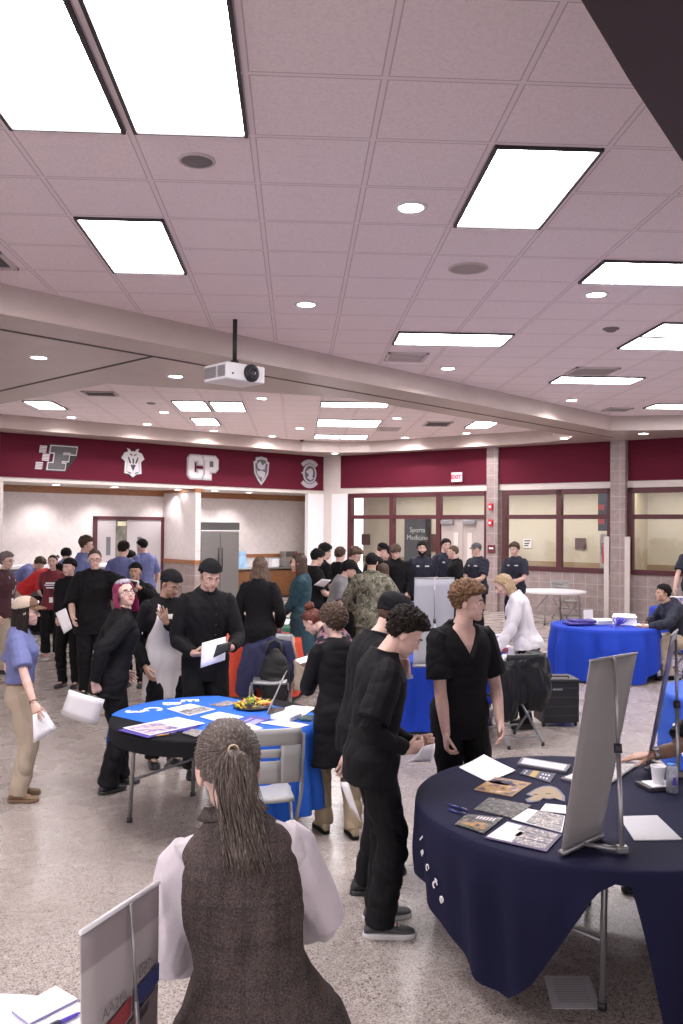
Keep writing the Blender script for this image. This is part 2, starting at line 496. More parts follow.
    def legtube(s, m, q, rs, upto=1.0, n=14, off=0):
        a, b, c = s.leg[q]; k = s.k
        if upto > .98: c = c+(c-b).normalized()*.022*k
        P = [a+(a-b).normalized()*.03*k, a.lerp(b, .25), a.lerp(b, .6), b.lerp(a, .07), b.lerp(c, .1), b.lerp(c, .35), b.lerp(c, .7), c]
        U = [-.03, .125, .3, .465, .55, .675, .85, 1.0]
        rr = [interp(u, [0, .25, .5, .675, 1.0], rs) for u in U]
        pts, r = [], []
        for i, u in enumerate(U):
            if u <= upto+1e-6: pts.append(P[i]); r.append(rr[i]*k)
            else:
                f = (upto-U[i-1])/(u-U[i-1]); pts.append(P[i-1].lerp(P[i], f)); r.append(interp(upto, [0, .25, .5, .675, 1.0], rs)*k); break
        m.tube(pts, r, n=n); return m
    def H(s, p): return s.ho + s.Rh @ (V(p)*s.hsc)
    def hxf(s, m): return m.xf(R=s.Rh, t=s.ho, sc=s.hsc)
    # ---- body
    def body(s, skin, eyes, lid, brow, lip):
        k = s.k; w = s.w
        m = MB(); s.torso(m, .46, .862, -.012, .93)
        nr = (.056 if s.sex == 'm' else .046)*k
        s.nr = nr
        m.tube([s.neck-(s.R2 @ V((0, .01, .07*k))), s.neck+s.R2 @ V((0, -.008*k, 0)), s.neck.lerp(s.necktop, .6), s.necktop+s.Rh @ V((0, -.008, .02))], [nr*1.5, nr*1.18, nr, nr*.97], n=16)
        f = .92 if s.sex == 'f' else 1.0
        fw = f*(.7+.3*w)
        for q in (-1, 1):
            s.armtube(m, q, [.054*fw, .049*fw, .040*fw, .042*fw, .0275*fw])
            s.legtube(m, q, [.082*f*w, .074*f*w, .052*f, .052*f, .035*f])
            end, fy, pt = s.foot[q]
            m.tube([end, end+Rz(-fy) @ V((0, .10*k, -.045*k))], [.036*k, .03*k], n=10)
        vs, fs, ns = union(m, max(s.vox, .008), 3)
        B = from_np(vs, fs, 0)
        hv, hf, lipm = head_template(s.sex, .0035 if s.vox < .009 else .005)
        hm = from_np(hv, hf, 0); hm.m = [1 if l else 0 for l in lipm]
        for q in (-1, 1):   # eyes
            c = V((q*.0310, .0665, .1130))
            hm.ell(c, (.0125, .0120, .0120), n=12, k=8, mi=2)
            hm.ell(c+V((0, .0090, -.001)), (.0056, .0042, .0056), n=10, k=6, mi=3)
            # lids: part of a sphere over and under the eyeball
            for up in (1, -1):
                rg = []
                cover = lid if up > 0 else .45
                for i in range(5):
                    el = up*(90-(90-62*(1-cover)+0)*i/4)
                    rg.append([c+V((.0136*math.cos(rad(el))*math.cos(t), .0136*math.cos(rad(el))*math.sin(t), .0136*math.sin(rad(el)))) for t in [PI*j/8 for j in range(9)]])
                hm.rings(rg, 0, cap=False, closed=False)
            b = [(q*.013, .0935, .1335), (q*.026, .0945, .1385), (q*.040, .0840, .1385), (q*.049, .072, .133)]
            hm.tube(b, [(.0032, .002), (.0042, .0025), (.0038, .0025), (.002, .0015)], n=6, mi=4, up=V((0, 0, 1)))
        s.hxf(hm); B.merge(hm)
        for q in (-1, 1):
            pose, ori = s.hp[q]; curl, th = HANDP[pose]
            hm = hand_mb(curl, th, 1 if q > 0 else 1, res=.0028 if s.vox < .007 else None)
            a, b, c = s.arm[q]
            e1 = (c-b).normalized(); e2 = V((-q, 0, 0))
            if ori is not None: e1 = V(ori[0]).normalized(); e2 = V(ori[1])
            e2 = (e2-e1*e2.dot(e1))
            if e2.length < .05: e2 = e1.orthogonal()
            e2.normalize(); e3 = e1.cross(e2)*q
            sc = k*(1.0 if s.sex == 'm' else .92)
            hv = []
            for p in hm.v: hv.append(c + (e3*p[0] + e1*p[1] + e2*p[2])*sc)
            B.add(hv, hm.f if q > 0 else [tuple(reversed(x)) for x in hm.f], 0)
            s.hp[q] = (c, e1, e2, e3, sc)
        key = 'skin_%.2f_%.2f_%.2f' % skin
        sm = mat(key, skin, .5, noise=(18, .10), sss=.06)
        lp = lip or tuple(a*b for a, b in zip(skin, (.88, .58, .60)))
        lm = mat('lip_%.2f_%.2f_%.2f' % lp, lp, .45)
        B.build('body', [sm, lm, mat('eye_white', (.75, .73, .71), .25), mat('iris_%.2f' % eyes[0], eyes, .15), mat('brow_%.2f' % brow[0], brow, .8)], s.root)
        s.skin = sm
    def grab(s, q, f=.09, n=.02, t=0):
        """world point in front of the palm of hand q (-1 left, 1 right)"""
        c, e1, e2, e3, sc = s.hp[q]
        return s.world(c + (e1*f + e2*n + e3*t)*sc)
    def world(s, p):
        a = s.root.rotation_euler.z
        return M.Rotation(a, 3, 'Z') @ V(p) + V(s.root.location)
    def wdir(s, d): return M.Rotation(s.root.rotation_euler.z, 3, 'Z') @ V(d)
    # ---- clothes
    def top(s, m_, name='shirt', sleeve='short', hem=.50, ease=.012, neck='crew', flare=.02, belly=0, fold=.008, loose=1.0, collar=False, sm=None, pocket=None, buttons=False, label=None, vd=.13, shs=1.0, ff=.50):
        k = s.k; m = MB(); f = .92 if s.sex == 'f' else 1.0; f *= (.7+.3*s.w)
        s.torso(m, hem, .862 if neck != 'tank' else .858, ease, 1.0, flare, belly=belly, drop=True, shs=shs, ff=ff)
        if sleeve:
            up = {'short': .40, 'long': .97, 'three': .72, 'cap': .2, 'roll': .58}[sleeve]
            e = ease*.9*loose
            for q in (-1, 1):
                r = [.060*f+e, .054*f+e*1.3, .046*f+e*1.1, .045*f+e, .031*f+e*.8]
                if sleeve == 'short': r = [.060*f+e, .058*f+e*1.5, .060*f+e*1.6, .05*f+e, .04*f]
                s.armtube(m, q, r, up)
        if neck in ('stand', 'turtle'):
            m.tube([s.neck-(s.R2 @ V((0, 0, .03*k))), s.neck+(s.R2 @ V((0, -.002, .012*k))), s.neck.lerp(s.necktop, .42)], [s.nr*1.5, s.nr*1.36, s.nr*1.22], n=18)
        vs, fs, ns = union(m, s.vox*.9, 5)
        if fold: vs = folds(vs, ns, fold, 36, s.seed, ax=(1, 1, .8))
        if neck in ('v', 'crew', 'scoop'):
            R2i = np.array(s.R2.transposed()); P = (vs-np.array(s.neck))@R2i.T/k
            cl = lambda t: np.clip(t, 0, 1)
            if neck == 'v': wt = cl((P[:, 1]+.02)/.01)*cl(((P[:, 2]+vd)*.52+.004-np.abs(P[:, 0]))/.014+.5)*(P[:, 2] > -vd-.02)
            elif neck == 'scoop': wt = cl((P[:, 1]+.02)/.01)*cl((1-((P[:, 0]/.075)**2+((P[:, 2]-.01)/.085)**2))*3+.5)
            else: wt = cl((1-((P[:, 0]/.064)**2+((P[:, 1]+.012)/.070)**2+((P[:, 2]-.03)/.05)**2))*4+.5)
            d = np.array(s.R2 @ V((0, -.042*k, -.01*k))) if neck != 'crew' else np.array(s.R2 @ V((0, 0, -.04*k)))
            vs = vs + wt[:, None]*d
        mb = from_np(vs, fs)
        if collar:
            cm = MB()
            for q in (-1, 1):
                R = s.R2; N = s.neck
                r0 = s.nr
                # collar leaf: from back of neck round to the front opening, folded outwards
                hi, lo = [], []
                for i in range(8):
                    t = rad(-90+i*(158/7)) if q > 0 else rad(-90-i*(158/7))
                    x, y = math.cos(t), math.sin(t)
                    hi.append(N + R @ V((x*r0*1.22, y*r0*1.25-.006*k, (.026-.02*i/7)*k)))
                    ex = .020+.012*(i/7)
                    lo.append(N + R @ V((x*(r0*1.35+ex*k), y*(r0*1.35+ex*k)-.004*k, (-.004-.042*(i/7)**2)*k)))
                hi2 = [p+R @ V((0, 0, .003)) for p in hi]
                cm.rings([hi, lo], cap=False, closed=False)
            mb.merge(cm)
        o = mb.build(name, m_, s.root)
        if collar: o.modifiers.new('s', 'SOLIDIFY').thickness = .0001
        if collar: o.modifiers.clear()
        if label: o['label'] = label
        s.topo = o
        return o
    def front(s, zf, x=0, out=.004, ease=.014, back=False):
        """point on the front of the torso garment at height fraction zf, sideways x (m)"""
        T = TORSO[s.sex]
        a = (interp(zf, [r[0] for r in T], [r[1] for r in T])*s.w+ease)*s.k; b = (interp(zf, [r[0] for r in T], [r[2] for r in T])*s.w+ease)*s.k; yo = interp(zf, [r[0] for r in T], [r[3] for r in T])*s.k
        c, R = s.spine(zf); u = min(.98, abs(x)/a)
        y = b*(1-u**2.3)**(1/2.3)+out
        return c + R @ V((x, yo + (-y if back else y), 0)), R
    def buttons(s, m_, n=5, z0=.60, z1=.80, ease=.02, x=0, name='button'):
        for i in range(n):
            p, R = s.front(z0+(z1-z0)*i/(n-1), x, .002, ease)
            MB().ell(p, (.007, .004, .007), n=8, k=6).build(name, m_, s.root)
    def patch(s, m_, zf, x, wd, hg, name='name_patch', ease=.014, out=.006, tilt=0):
        p, R = s.front(zf, x, out, ease); p2, _ = s.front(zf, x+.01, out, ease)
        ux = (p2-p).normalized(); uz = R @ V((0, 0, 1)); nn = ux.cross(uz)
        mb = MB().plate([p-ux*wd/2-uz*hg/2, p+ux*wd/2-uz*hg/2, p+ux*wd/2+uz*hg/2, p-ux*wd/2+uz*hg/2], -nn*.004 if True else 0)
        return mb.build(name, m_, s.root, smooth=False)
    def pants(s, m_, name='trousers', ease=.013, leg=(.086, .090, .072, .068, .058), upto=.985, waist=.60, fold=.009, skirt=False, hem=.3):
        k = s.k; m = MB()
        f = (.96 if s.sex == 'f' else 1.0)*s.w
        if skirt:
            s.torso(m, hem, waist, ease, 1.0, .02, drop=True)
        else:
            s.torso(m, .462, waist, 0, .97)
            for q in (-1, 1): s.legtube(m, q, [r*f+ease*.4 for r in leg], upto)
        vs, fs, ns = union(m, s.vox, 2)
        if fold:
            wgt = np.clip((.47*s.h-vs[:, 2])/.12, 0, 1)[:, None]
            vs = vs*(1-wgt)+folds(vs, ns, fold, 34, s.seed+50, ax=(1, 1, 1.3))*wgt
        return from_np(vs, fs).build(name, m_, s.root)
    def shoes(s, m_, sole=None, name='shoe', L=.285, high=0):
        k = s.k*(1 if s.sex == 'm' else .92)
        for q in (-1, 1):
            c, fy, pt = s.foot[q]; R = Rz(-fy) @ Rx(pt)
            def P(x, y, z): return c + R @ (V((x, y, z-.075))*k)
            pr = [(-.085,.020,.035,.050), (-.070,.033,.035,.085), (-.035,.038,.035,.105+high), (.01,.040,.034,.100+high*.8), (.05,.043,.034,.078), (.09,.048,.034,.062), (.13,.050,.033,.052), (.165,.043,.032,.045), (.188,.026,.030,.038)]
            m = MB(); rg = []
            for y, a, zb, zt in pr:
                zb = .022; rg.append([P(a*math.copysign(abs(math.cos(t))**.8, math.cos(t))*(1 if math.sin(t) < .3 else .82), y, (zb+zt)/2+(zt-zb)/2*math.copysign(abs(math.sin(t))**.8, math.sin(t))) for t in [2*PI*j/14 for j in range(14)]])
            m.rings(rg)
            o = m.build(name, m_, s.root)
            sm_ = MB()
            out = [(-.092, 0), (-.085, .024), (-.06, .036), (0, .041), (.06, .046), (.12, .053), (.165, .046), (.190, .027), (.197, 0)]
            loop = [(a, y) for y, a in out] + [(-a, y) for y, a in reversed(out[1:-1])]
            zz = [0, .012, .026]
            sm_.rings([[P(x*f, y*f, z) for x, y in loop] for z, f in ((0, .97), (.004, 1.0), (.022, 1.0), (.027, .97))])
            sm_.build('sole', sole or m_, o)
            s.shoe = o
            if high is not None and s.vox < .009:
                lm = MB()
                for i in range(4):
                    y = .03+i*.02; zt = interp(y, [r[0] for r in pr], [r[3] for r in pr])+.003
                    lm.tube([P(-.022, y, zt-.006), P(0, y+.004, zt+.003), P(.022, y, zt-.006)], .004*k, n=6)
                lm.build('laces', MATS.get('shoe_lace') or mat('shoe_lace', (.03,.03,.035), .8), o)
    # ---- hair and hats
    def hairgrid(s, thick, zt, n=72, k=44, fade=.018, amp=0, nscale=60, streak=0, seed=0, lift=(0,0,0), jag=True):
        m = MB(); rg = []
        off = V((seed*3.1, seed*1.7, seed*.9))
        from mathutils import noise as nz
        for i in range(1, k):
            th = PI*.86*i/k
            row = []
            for j in range(n):
                ph = 2*PI*j/n
                d = V((math.sin(th)*math.sin(ph), math.sin(th)*math.cos(ph), math.cos(th)))
                r = skull_r(d); p = SKULL_C + d*r
                az = abs(math.degrees(math.atan2(d.x, d.y)))
                jit = .010*nz.noise(d*16+off)+.006*nz.noise(d*37+off) if jag else 0
                msk = smooth01((p.z-zt(az)-jit)/fade+.5)
                t = thick(az, math.degrees(th))
                if amp:
                    a = nz.noise(d*nscale*.1+off)+.5*nz.noise(d*nscale*.21+off)
                    t += amp*a
                if streak:
                    t += streak*nz.noise(V((math.cos(ph)*9, math.sin(ph)*9, th*1.2))*1.6+off)
                r2 = (r+max(.002, t))*msk + (r*.86)*(1-msk)
                row.append(SKULL_C + d*r2 + V(lift)*msk*max(0, d.z))
            rg.append(row)
        m.rings(rg); return m
    def hair(s, m_, style='short', L=.30, seed=None, top=.03, sides=.012, front=.186, wd=1.0):
        seed = seed or s.seed
        if style in ('short', 'curly', 'buzz', 'fringe'):
            zt = lambda a: interp(a, [0, 30, 55, 72, 84, 100, 116, 140, 180], [front, front-.004, front-.014, .148, .118, .118, .080, .052, .046])
            if style == 'fringe': zt = lambda a: interp(a, [0, 35, 55, 72, 84, 100, 116, 140, 180], [.150, .150, .146, .130, .112, .112, .078, .050, .044])
            th = lambda a, e: interp(e, [0, 45, 75, 100, 150], [top, top, (top+sides)/2+ (.012 if a < 50 else 0)*(top/.03), sides, sides*.8])
            if style == 'buzz': m = s.hairgrid(lambda a, e: .004, zt, n=48, k=30)
            elif style == 'curly':
                m = s.hairgrid(th, zt, n=110, k=64, amp=.016*(top/.03)**.5, nscale=85, seed=seed)
                rs = random.Random(seed); from mathutils import noise as nz
                for i in range(150 if s.vox < .009 else 50):     # loose locks
                    ph = rs.uniform(0, 2*PI); th_ = math.acos(rs.uniform(-.1, 1)); d = V((math.sin(th_)*math.sin(ph), math.sin(th_)*math.cos(ph), math.cos(th_)))
                    az = abs(math.degrees(math.atan2(d.x, d.y))); r = skull_r(d); p = SKULL_C+d*r
                    if p.z < zt(az)+.012: continue
                    p = SKULL_C + d*(r+th(az, math.degrees(th_))*.85); a = d.orthogonal().normalized(); b = d.cross(a); R0 = rs.uniform(.007, .012); t0 = rs.uniform(0, 6)
                    pts = [p + (a*math.cos(t0+u*1.1)+b*math.sin(t0+u*1.1))*R0 + d*(.004*u-.006) + V((0, 0, -.0016*u)) for u in range(6)]
                    m.tube(pts, [.0045, .0052, .005, .0046, .004, .0022], n=5)
            else:
                m = s.hairgrid(th, zt, n=120, k=54, amp=.011*min(1, top/.02), nscale=60, streak=.012*min(1, top/.02), seed=seed)
                if top > .007:
                    rs = random.Random(seed+5)
                    for i in range(130 if s.vox < .009 else 70):
                        ph = rs.uniform(0, 2*PI); th_ = math.acos(rs.uniform(-.15, 1)); d = V((math.sin(th_)*math.sin(ph), math.sin(th_)*math.cos(ph), math.cos(th_)))
                        az = abs(math.degrees(math.atan2(d.x, d.y))); r = skull_r(d); p = SKULL_C+d*r
                        if p.z < zt(az)+.004: continue
                        tg = V((d.x*.5+rs.uniform(-.5, .5), d.y*.4+.5, -.35+rs.uniform(-.3, .2))); tg = (tg-d*tg.dot(d)).normalized(); t0 = th(az, math.degrees(th_))
                        pts = [p+d*(t0*(.55+.5*math.sin(u*2.2)))+tg*(.042*u)-d*(.030*u*u) for u in (0, .3, .6, .85, 1)]
                        m.tube(pts, [(.007,.0035), (.008,.004), (.007,.0035), (.004,.0025), (.0012,.001)], n=5)
        elif style in ('long', 'bob', 'tied', 'down'):
            zt = lambda a: interp(a, [0, 25, 50, 70, 85, 100, 180], [.196, .190, .170, .135, .105, .07, .05])
            m = s.hairgrid(lambda a, e: .012 if style != 'tied' else .006, zt, n=100, k=44, streak=.009, amp=.004, seed=seed)
            if style != 'tied':
                am = 118 if style != 'down' else 100
                rg = []; N = 44; from mathutils import noise as nz
                rows = 12
                for i in range(rows+1):
                    u = i/rows; z = .165 - u*(.165+L)
                    rx = interp(u, [0, .25, .6, 1], [.072, .089*(.5+.5*wd), .092*wd, .080*wd]); ry = interp(u, [0, .25, .6, 1], [.09, .104, .100, .092])
                    outr, inr = [], []
                    for j in range(N+1):
                        a = rad(180-am + 2*am*j/N)
                        sn = .011*nz.noise(V((math.cos(a)*11, math.sin(a)*11, u*1.3+seed)))+.005*nz.noise(V((math.cos(a)*30, math.sin(a)*30, u*1.5+seed)))
                        sn2 = .02*u*nz.noise(V((math.cos(a)*5, math.sin(a)*5, seed*2.3)))
                        e = abs(j/N-.5)*2; th_ = .026*(1-e**4)+.004
                        yo = -.012 - .012*u*(L/.3)
                        outr.append(V((math.sin(a)*(rx+sn), math.cos(a)*(ry+sn)+yo, z+sn2)))
                        inr.append(V((math.sin(a)*(rx-th_), math.cos(a)*(ry-th_)+yo, z+sn2)))
                    rg.append(outr+list(reversed(inr)))
                m.rings(rg)
        elif style == 'slick':
            zt = lambda a: interp(a, [0, 25, 50, 70, 85, 100, 180], [.196, .190, .170, .145, .125, .085, .055])
            m = s.hairgrid(lambda a, e: .006, zt, n=100, k=44, streak=.003, seed=seed)
        s.hxf(m)
        return m.build('hair', m_, s.root)
    def cap(s, m_, kind='beanie', name=None, m2=None, tilt=0, lift=0):
        m = MB()
        if kind == 'beanie':      # close cloth skull cap with band
            zt = lambda a: interp(a, [0, 50, 90, 130, 180], [.172, .168, .150, .118, .100])
            m = s.hairgrid(lambda a, e: .016+.006*math.cos(rad(e)) + (.003 if e > 62 else 0), zt, n=64, k=60, fade=.004, amp=.004, nscale=30, seed=s.seed, jag=False)
            s.hxf(m); return m.build(name or 'skull_cap', m_, s.root)
        if kind == 'beret':
            zt = lambda a: interp(a, [0, 50, 90, 130, 180], [.168, .166, .148, .120, .105])
            m = s.hairgrid(lambda a, e: interp(e, [0, 40, 65, 90], [.026, .030, .032, .014]), zt, n=64, k=60, fade=.004, amp=.005, nscale=25, seed=s.seed, jag=False)
            s.hxf(m); return m.build(name or 'cloth_cap', m_, s.root)
        if kind == 'ball':
            zt = lambda a: interp(a, [0, 50, 90, 130, 180], [.170, .166, .152, .140, .136])
            m = s.hairgrid(lambda a, e: interp(e, [0, 50, 75, 95], [.022, .026, .018, .012]), zt, n=64, k=60, fade=.004, jag=False)
            m.m = [0]*len(m.f)
            if m2:   # front panel in the second colour
                for i, f in enumerate(m.f):
                    c = sum((V(m.v[q]) for q in f), V())/len(f)
                    if c.y > .03 and m2: m.m[i] = 1
            s.hxf(m); o = m.build(name or 'cap', [m_, m2 or m_], s.root)
            b = MB(); rgt, rgb = [], []
            for i in range(7):
                u = i/6; rows = []
                for j in range(15):
                    t = rad(-64+128*j/14)
                    x = math.sin(t)*.080; y0 = -.012+.104*math.cos(t)
                    ln = .075*math.cos(t*.9)**.8*u
                    rows.append(V((x*(1-.06*u), y0+ln, .172-.020*(x/.08)**2-.016*u-.006*u*u)))
                rgt.append(rows)
            b.rings(rgt, cap=False, closed=False)
            s.hxf(b); bo = b.build('brim', m2 or m_, o, solid=.005)
            bt = MB().ell((0, -.012, .142+.0885+.024), (.009, .009, .006), n=10, k=6); s.hxf(bt); bt.build('button', m2 or m_, o)
            return o
    def beard(s, m_, full=True):
        hv, hf, lipm = head_template(s.sex, .0035 if s.vox < .009 else .005)
        m = MB(); keep = []
        for i, f in enumerate(hf):
            if lipm[i]: continue
            c = hv[list(f)].mean(0)
            zl = .078 if c[1] < .06 else .066
            if c[1] > .0 and c[2] < zl and c[2] > -.004: keep.append(f)
        idx = {}
        for f in keep:
            for q in f: idx.setdefault(q, len(idx))
        c0 = np.array((0, .02, .06)); vs = [None]*len(idx)
        from mathutils import noise as nz
        for q, i in idx.items():
            d = hv[q]-c0; d = d/np.linalg.norm(d)
            t = .010+.006*nz.noise(V(hv[q]*90)); t += .02*smooth01((.03-hv[q][2])/.04) if full else 0
            vs[i] = hv[q]+d*t
        m.add(vs, [tuple(idx[q] for q in f) for f in keep]); s.hxf(m); m.build('beard', m_, s.root)
    def apron(s, m_, z0=.36, z1=.775, wb=.115, ww=.19, ease=.034):
        m = MB(); rows = []
        for i in range(25):
            zf = z1-(z1-z0)*i/24; wd = interp(zf, [z0, .58, .66, z1], [ww+.02, ww, ww*.85, wb]); row = []
            for j in range(17):
                x = (-1+2*j/16)*wd*s.k
                p, R = s.front(max(zf, .47), x, .004, ease+.006*math.sin(j*1.9+zf*9))
                if zf < .47: p = p+V((0, 0, (zf-.47)*s.h))
                row.append(p)
            rows.append(row)
        m.rings(rows, cap=False, closed=False)
        o = m.build('apron', m_, s.root, solid=.004)
        nb = s.neck+s.R2 @ V((0, -.07*s.k, .0))
        for q in (-1, 1):
            a, _ = s.front(z1, q*wb*.9*s.k, .005, ease); b = s.neck+s.R2 @ V((q*.075*s.k, -.01*s.k, -.005*s.k)); f, _ = s.front(.815, q*.085*s.k, .004, ease*.8)
            MB().tube([a, f, b, nb], (.012, .002), n=6, up=V((1, 0, 0))).build('neck_strap', m_, o)
        return o
    def belt(s, m_, zf=.585, ease=.016):
        m = MB(); s.torso(m, zf-.008, zf+.010, ease); m.build('belt', m_, s.root)
        p, R = s.front(zf+.001, 0, .006, ease); MB().box(p, (.045, .008, .032), R=R).build('buckle', M_GREYM, s.root, smooth=False)
    def glasses(s, m_, big=1.0):
        m = MB()
        for q in (-1, 1):
            c = V((q*.032, .0965, .111))
            pts = [c+V((.0235*big*math.copysign(abs(math.cos(t))**.8, math.cos(t)), -.006*abs(math.cos(t))*(1 if math.cos(t)*q > 0 else 0), .0175*big*math.sin(t))) for t in [2*PI*i/16 for i in range(17)]]
            m.tube(pts, .0019, n=6, cap=False)
            m.tube([(q*.055, .089, .115), (q*.071, .06, .115), (q*.078, .0, .116), (q*.077, -.02, .105)], .0017, n=5)
        m.tube([(-.009, .0985, .115), (0, .1, .118), (.009, .0985, .115)], .0018, n=5)
        s.hxf(m); m.build('glasses', m_, s.root)
    def lanyard(s, m_, badge, zf=.66, x=.0, name='lanyard'):
        m = MB(); pts = []
        p0 = s.neck + s.R2 @ V((0, -.075*s.k, .01*s.k))
        for q in (-1, 1):
            pts = [p0, s.neck + s.R2 @ V((q*.075*s.k, -.02*s.k, -.012*s.k))]
            for t in (.80, .76, .72, zf+.02): 
                f = (t-zf)/(.80-zf); p, R = s.front(t, x+q*.07*f*s.k, .006, .018); pts.append(p)
            m.tube(pts, (.006, .0015), n=6, up=V((1, 0, 0)))
        o = m.build(name, m_, s.root)
        p, R = s.front(zf-.015, x, .010, .018)
        MB().box(p+R @ V((0, 0, -.02)), (.055, .004, .085), R=R).build('badge', badge, o, smooth=False)
        return o
# ------------------------------------------------------------------ surfaces
ZC, ZS, TL = 4.616, 4.304, .762
GX, GY = -1.82625, 5.48625
def floor_mat():
    t = NT('terrazzo', .3, .35); o, x, y, z = t.pos()
    def chips(scale, stops, warp=.0):
        v = t.n('TexVoronoi'); v.inputs['Scale'].default_value = scale; t.l(o, v.inputs['Vector'])
        s = t.n('SeparateColor'); t.l(v.outputs['Color'], s.inputs[0])
        return t.ramp(s.outputs[0], stops, True), v.outputs['Distance']
    a, d = chips(70, [(0, (0.211,0.166,0.146)), (.16, (0.342,0.293,0.267)), (.40, (0.414,0.363,0.331)), (.60, (0.284,0.232,0.206)), (.76, (0.486,0.438,0.404)), (.90, (0.095,0.070,0.060))])
    b, d2 = chips(165, [(0, (0.360,0.311,0.284)), (.28, (0.243,0.197,0.176)), (.48, (0.423,0.376,0.348)), (.74, (0.153,0.123,0.107)), (.86, (0.495,0.455,0.430))])
    c = t.mix(t.math('GREATER_THAN', d, .45), a, b)
    big = t.noise(o, .5, 1)
    c = t.mix(t.math('MULTIPLY', big, .25), c, (.36,.31,.285))
    t.col(c)
    t.l(t.math('ADD', t.math('MULTIPLY', t.noise(o, 3, 3), .05), .25), t.b.inputs['Roughness'])
    return t.m
def ceil_mat():
    t = NT('ceiling_tile', .9, .1); o, x, y, z = t.pos()
    def line(c, off):
        u = t.math('FRACT', t.math('ADD', t.math('DIVIDE', t.math('SUBTRACT', c, off), TL), 40.5))
        return t.math('ABSOLUTE', t.math('SUBTRACT', u, .5))      # 0 on a grid line
    du, dv = line(x, GX), line(y, GY)
    d = t.math('MINIMUM', du, dv)
    bar = t.math('LESS_THAN', d, .020)
    edge = t.math('MULTIPLY', t.math('LESS_THAN', d, .031), t.math('SUBTRACT', 1, bar))  # shadow line painted along both sides of each grid bar
    sp = t.noise(o, 190, 2); sp2 = t.noise(o, 46, 3)
    tile = t.ramp(t.math('ADD', t.math('MULTIPLY', sp, .6), t.math('MULTIPLY', sp2, .4)), [(.34, (.76,.665,.68)), (.47, (.90,.79,.81)), (.6, (.95,.835,.855))])
    c = t.mix(bar, tile, (.88,.765,.79))
    c = t.mix(t.math('MULTIPLY', edge, .75), c, (.50,.41,.43))
    t.col(c); t.bump(t.math('ADD', t.math('MULTIPLY', sp, .15), t.math('MULTIPLY', bar, .6)), .35, .02)
    return t.m
def band_mat():
    t = NT('maroon_panel', .85, .2); o, x, y, z = t.pos()
    n = t.noise(o, 90, 3); t.col(t.ramp(n, [(.3, (.078,.006,.017)), (.7, (.125,.010,.027))])); t.bump(n, .2, .004); return t.m
def tilewall_mat(name, ang, diag=False):
    """wall tiles laid along a wall whose run makes angle ang with world x"""
    t = NT(name, .45, .4); o, x, y, z = t.pos()
    c, s = math.cos(ang), math.sin(ang)
    u = t.math('ADD', t.math('MULTIPLY', x, c), t.math('MULTIPLY', y, s))
    if diag:
        a = t.math('MULTIPLY', t.math('ADD', u, z), .7071/.42); b = t.math('MULTIPLY', t.math('SUBTRACT', u, z), .7071/.42); w = .012
    else:
        a = t.math('DIVIDE', u, .305); b = t.math('DIVIDE', t.math('SUBTRACT', z, 1.13), .305); w = .022
    f = lambda q: t.math('ABSOLUTE', t.math('SUBTRACT', t.math('FRACT', t.math('ADD', q, 40.5)), .5))
    d = t.math('LESS_THAN', t.math('MINIMUM', f(a), f(b)), w)
    n = t.noise(o, 8, 4)
    if diag: base = t.ramp(n, [(.3, (.66,.60,.585)), (.7, (.72,.665,.65))]); g = (.59,.53,.515)
    else: base = t.ramp(n, [(.3, (.275,.215,.205)), (.7, (.35,.28,.27))]); g = (.47,.40,.39)
    t.col(t.mix(d, base, g)); return t.m
M_FLOOR, M_CEIL, M_BAND = floor_mat(), ceil_mat(), band_mat()
M_SOFF = mat('soffit_paint', (.47,.385,.355), .34, noise=(2, .05), spec=.45)
M_CREAM = mat('cream_paint', (.60,.54,.51), .5, noise=(3, .04))
M_WHITE = mat('white_paint', (.80,.78,.79), .55, noise=(2, .02))
M_HALL = mat('hall_paint', (.60,.54,.45), .6, noise=(2, .04))
M_WOOD = mat('wood_trim', (.30,.125,.05), .4, noise=(6, .35, (1, 1, 14)))
M_FRAME = mat('maroon_frame', (.075,.014,.020), .4)
M_REVEAL = mat('reveal', (.10,.075,.075), .7)
M_PANEL = mat('light_panel', (1, 1, 1), .5, emit=(1.0, .955, .975), es=12)
M_LENS = mat('light_lens', (1, 1, 1), .5, emit=(1.0, .94, .93), es=14)
M_DARK = mat('dark_metal', (.03,.025,.03), .5)
M_BLACK = mat('black_plastic', (.014,.014,.016), .45)
M_GREYM = mat('grey_metal', (.30,.29,.30), .35, metal=.7)
M_STEEL = mat('steel', (.42,.41,.41), .3, metal=.9, noise=(4, .1, (1, 1, 8)))
M_WPL = mat('white_plastic', (.78,.77,.79), .4)
M_RED = mat('signal_red', (.62,.02,.03), .4)
M_PAPER = mat('paper', (.86,.84,.87), .7)
def glass_mat():
    m = bpy.data.materials.new('window_glass'); m.use_nodes = True; nt = m.node_tree
    nt.nodes.remove(nt.nodes['Principled BSDF'])
    tr = nt.nodes.new('ShaderNodeBsdfTransparent'); gl = nt.nodes.new('ShaderNodeBsdfGlossy'); gl.inputs['Roughness'].default_value = .02
    tr.inputs[0].default_value = (.93,.94,.93,1); mx = nt.nodes.new('ShaderNodeMixShader'); mx.inputs[0].default_value = .03
    nt.links.new(tr.outputs[0], mx.inputs[1]); nt.links.new(gl.outputs[0], mx.inputs[2]); nt.links.new(mx.outputs[0], nt.nodes['Material Output'].inputs[0])
    return m
M_GLASS = glass_mat()

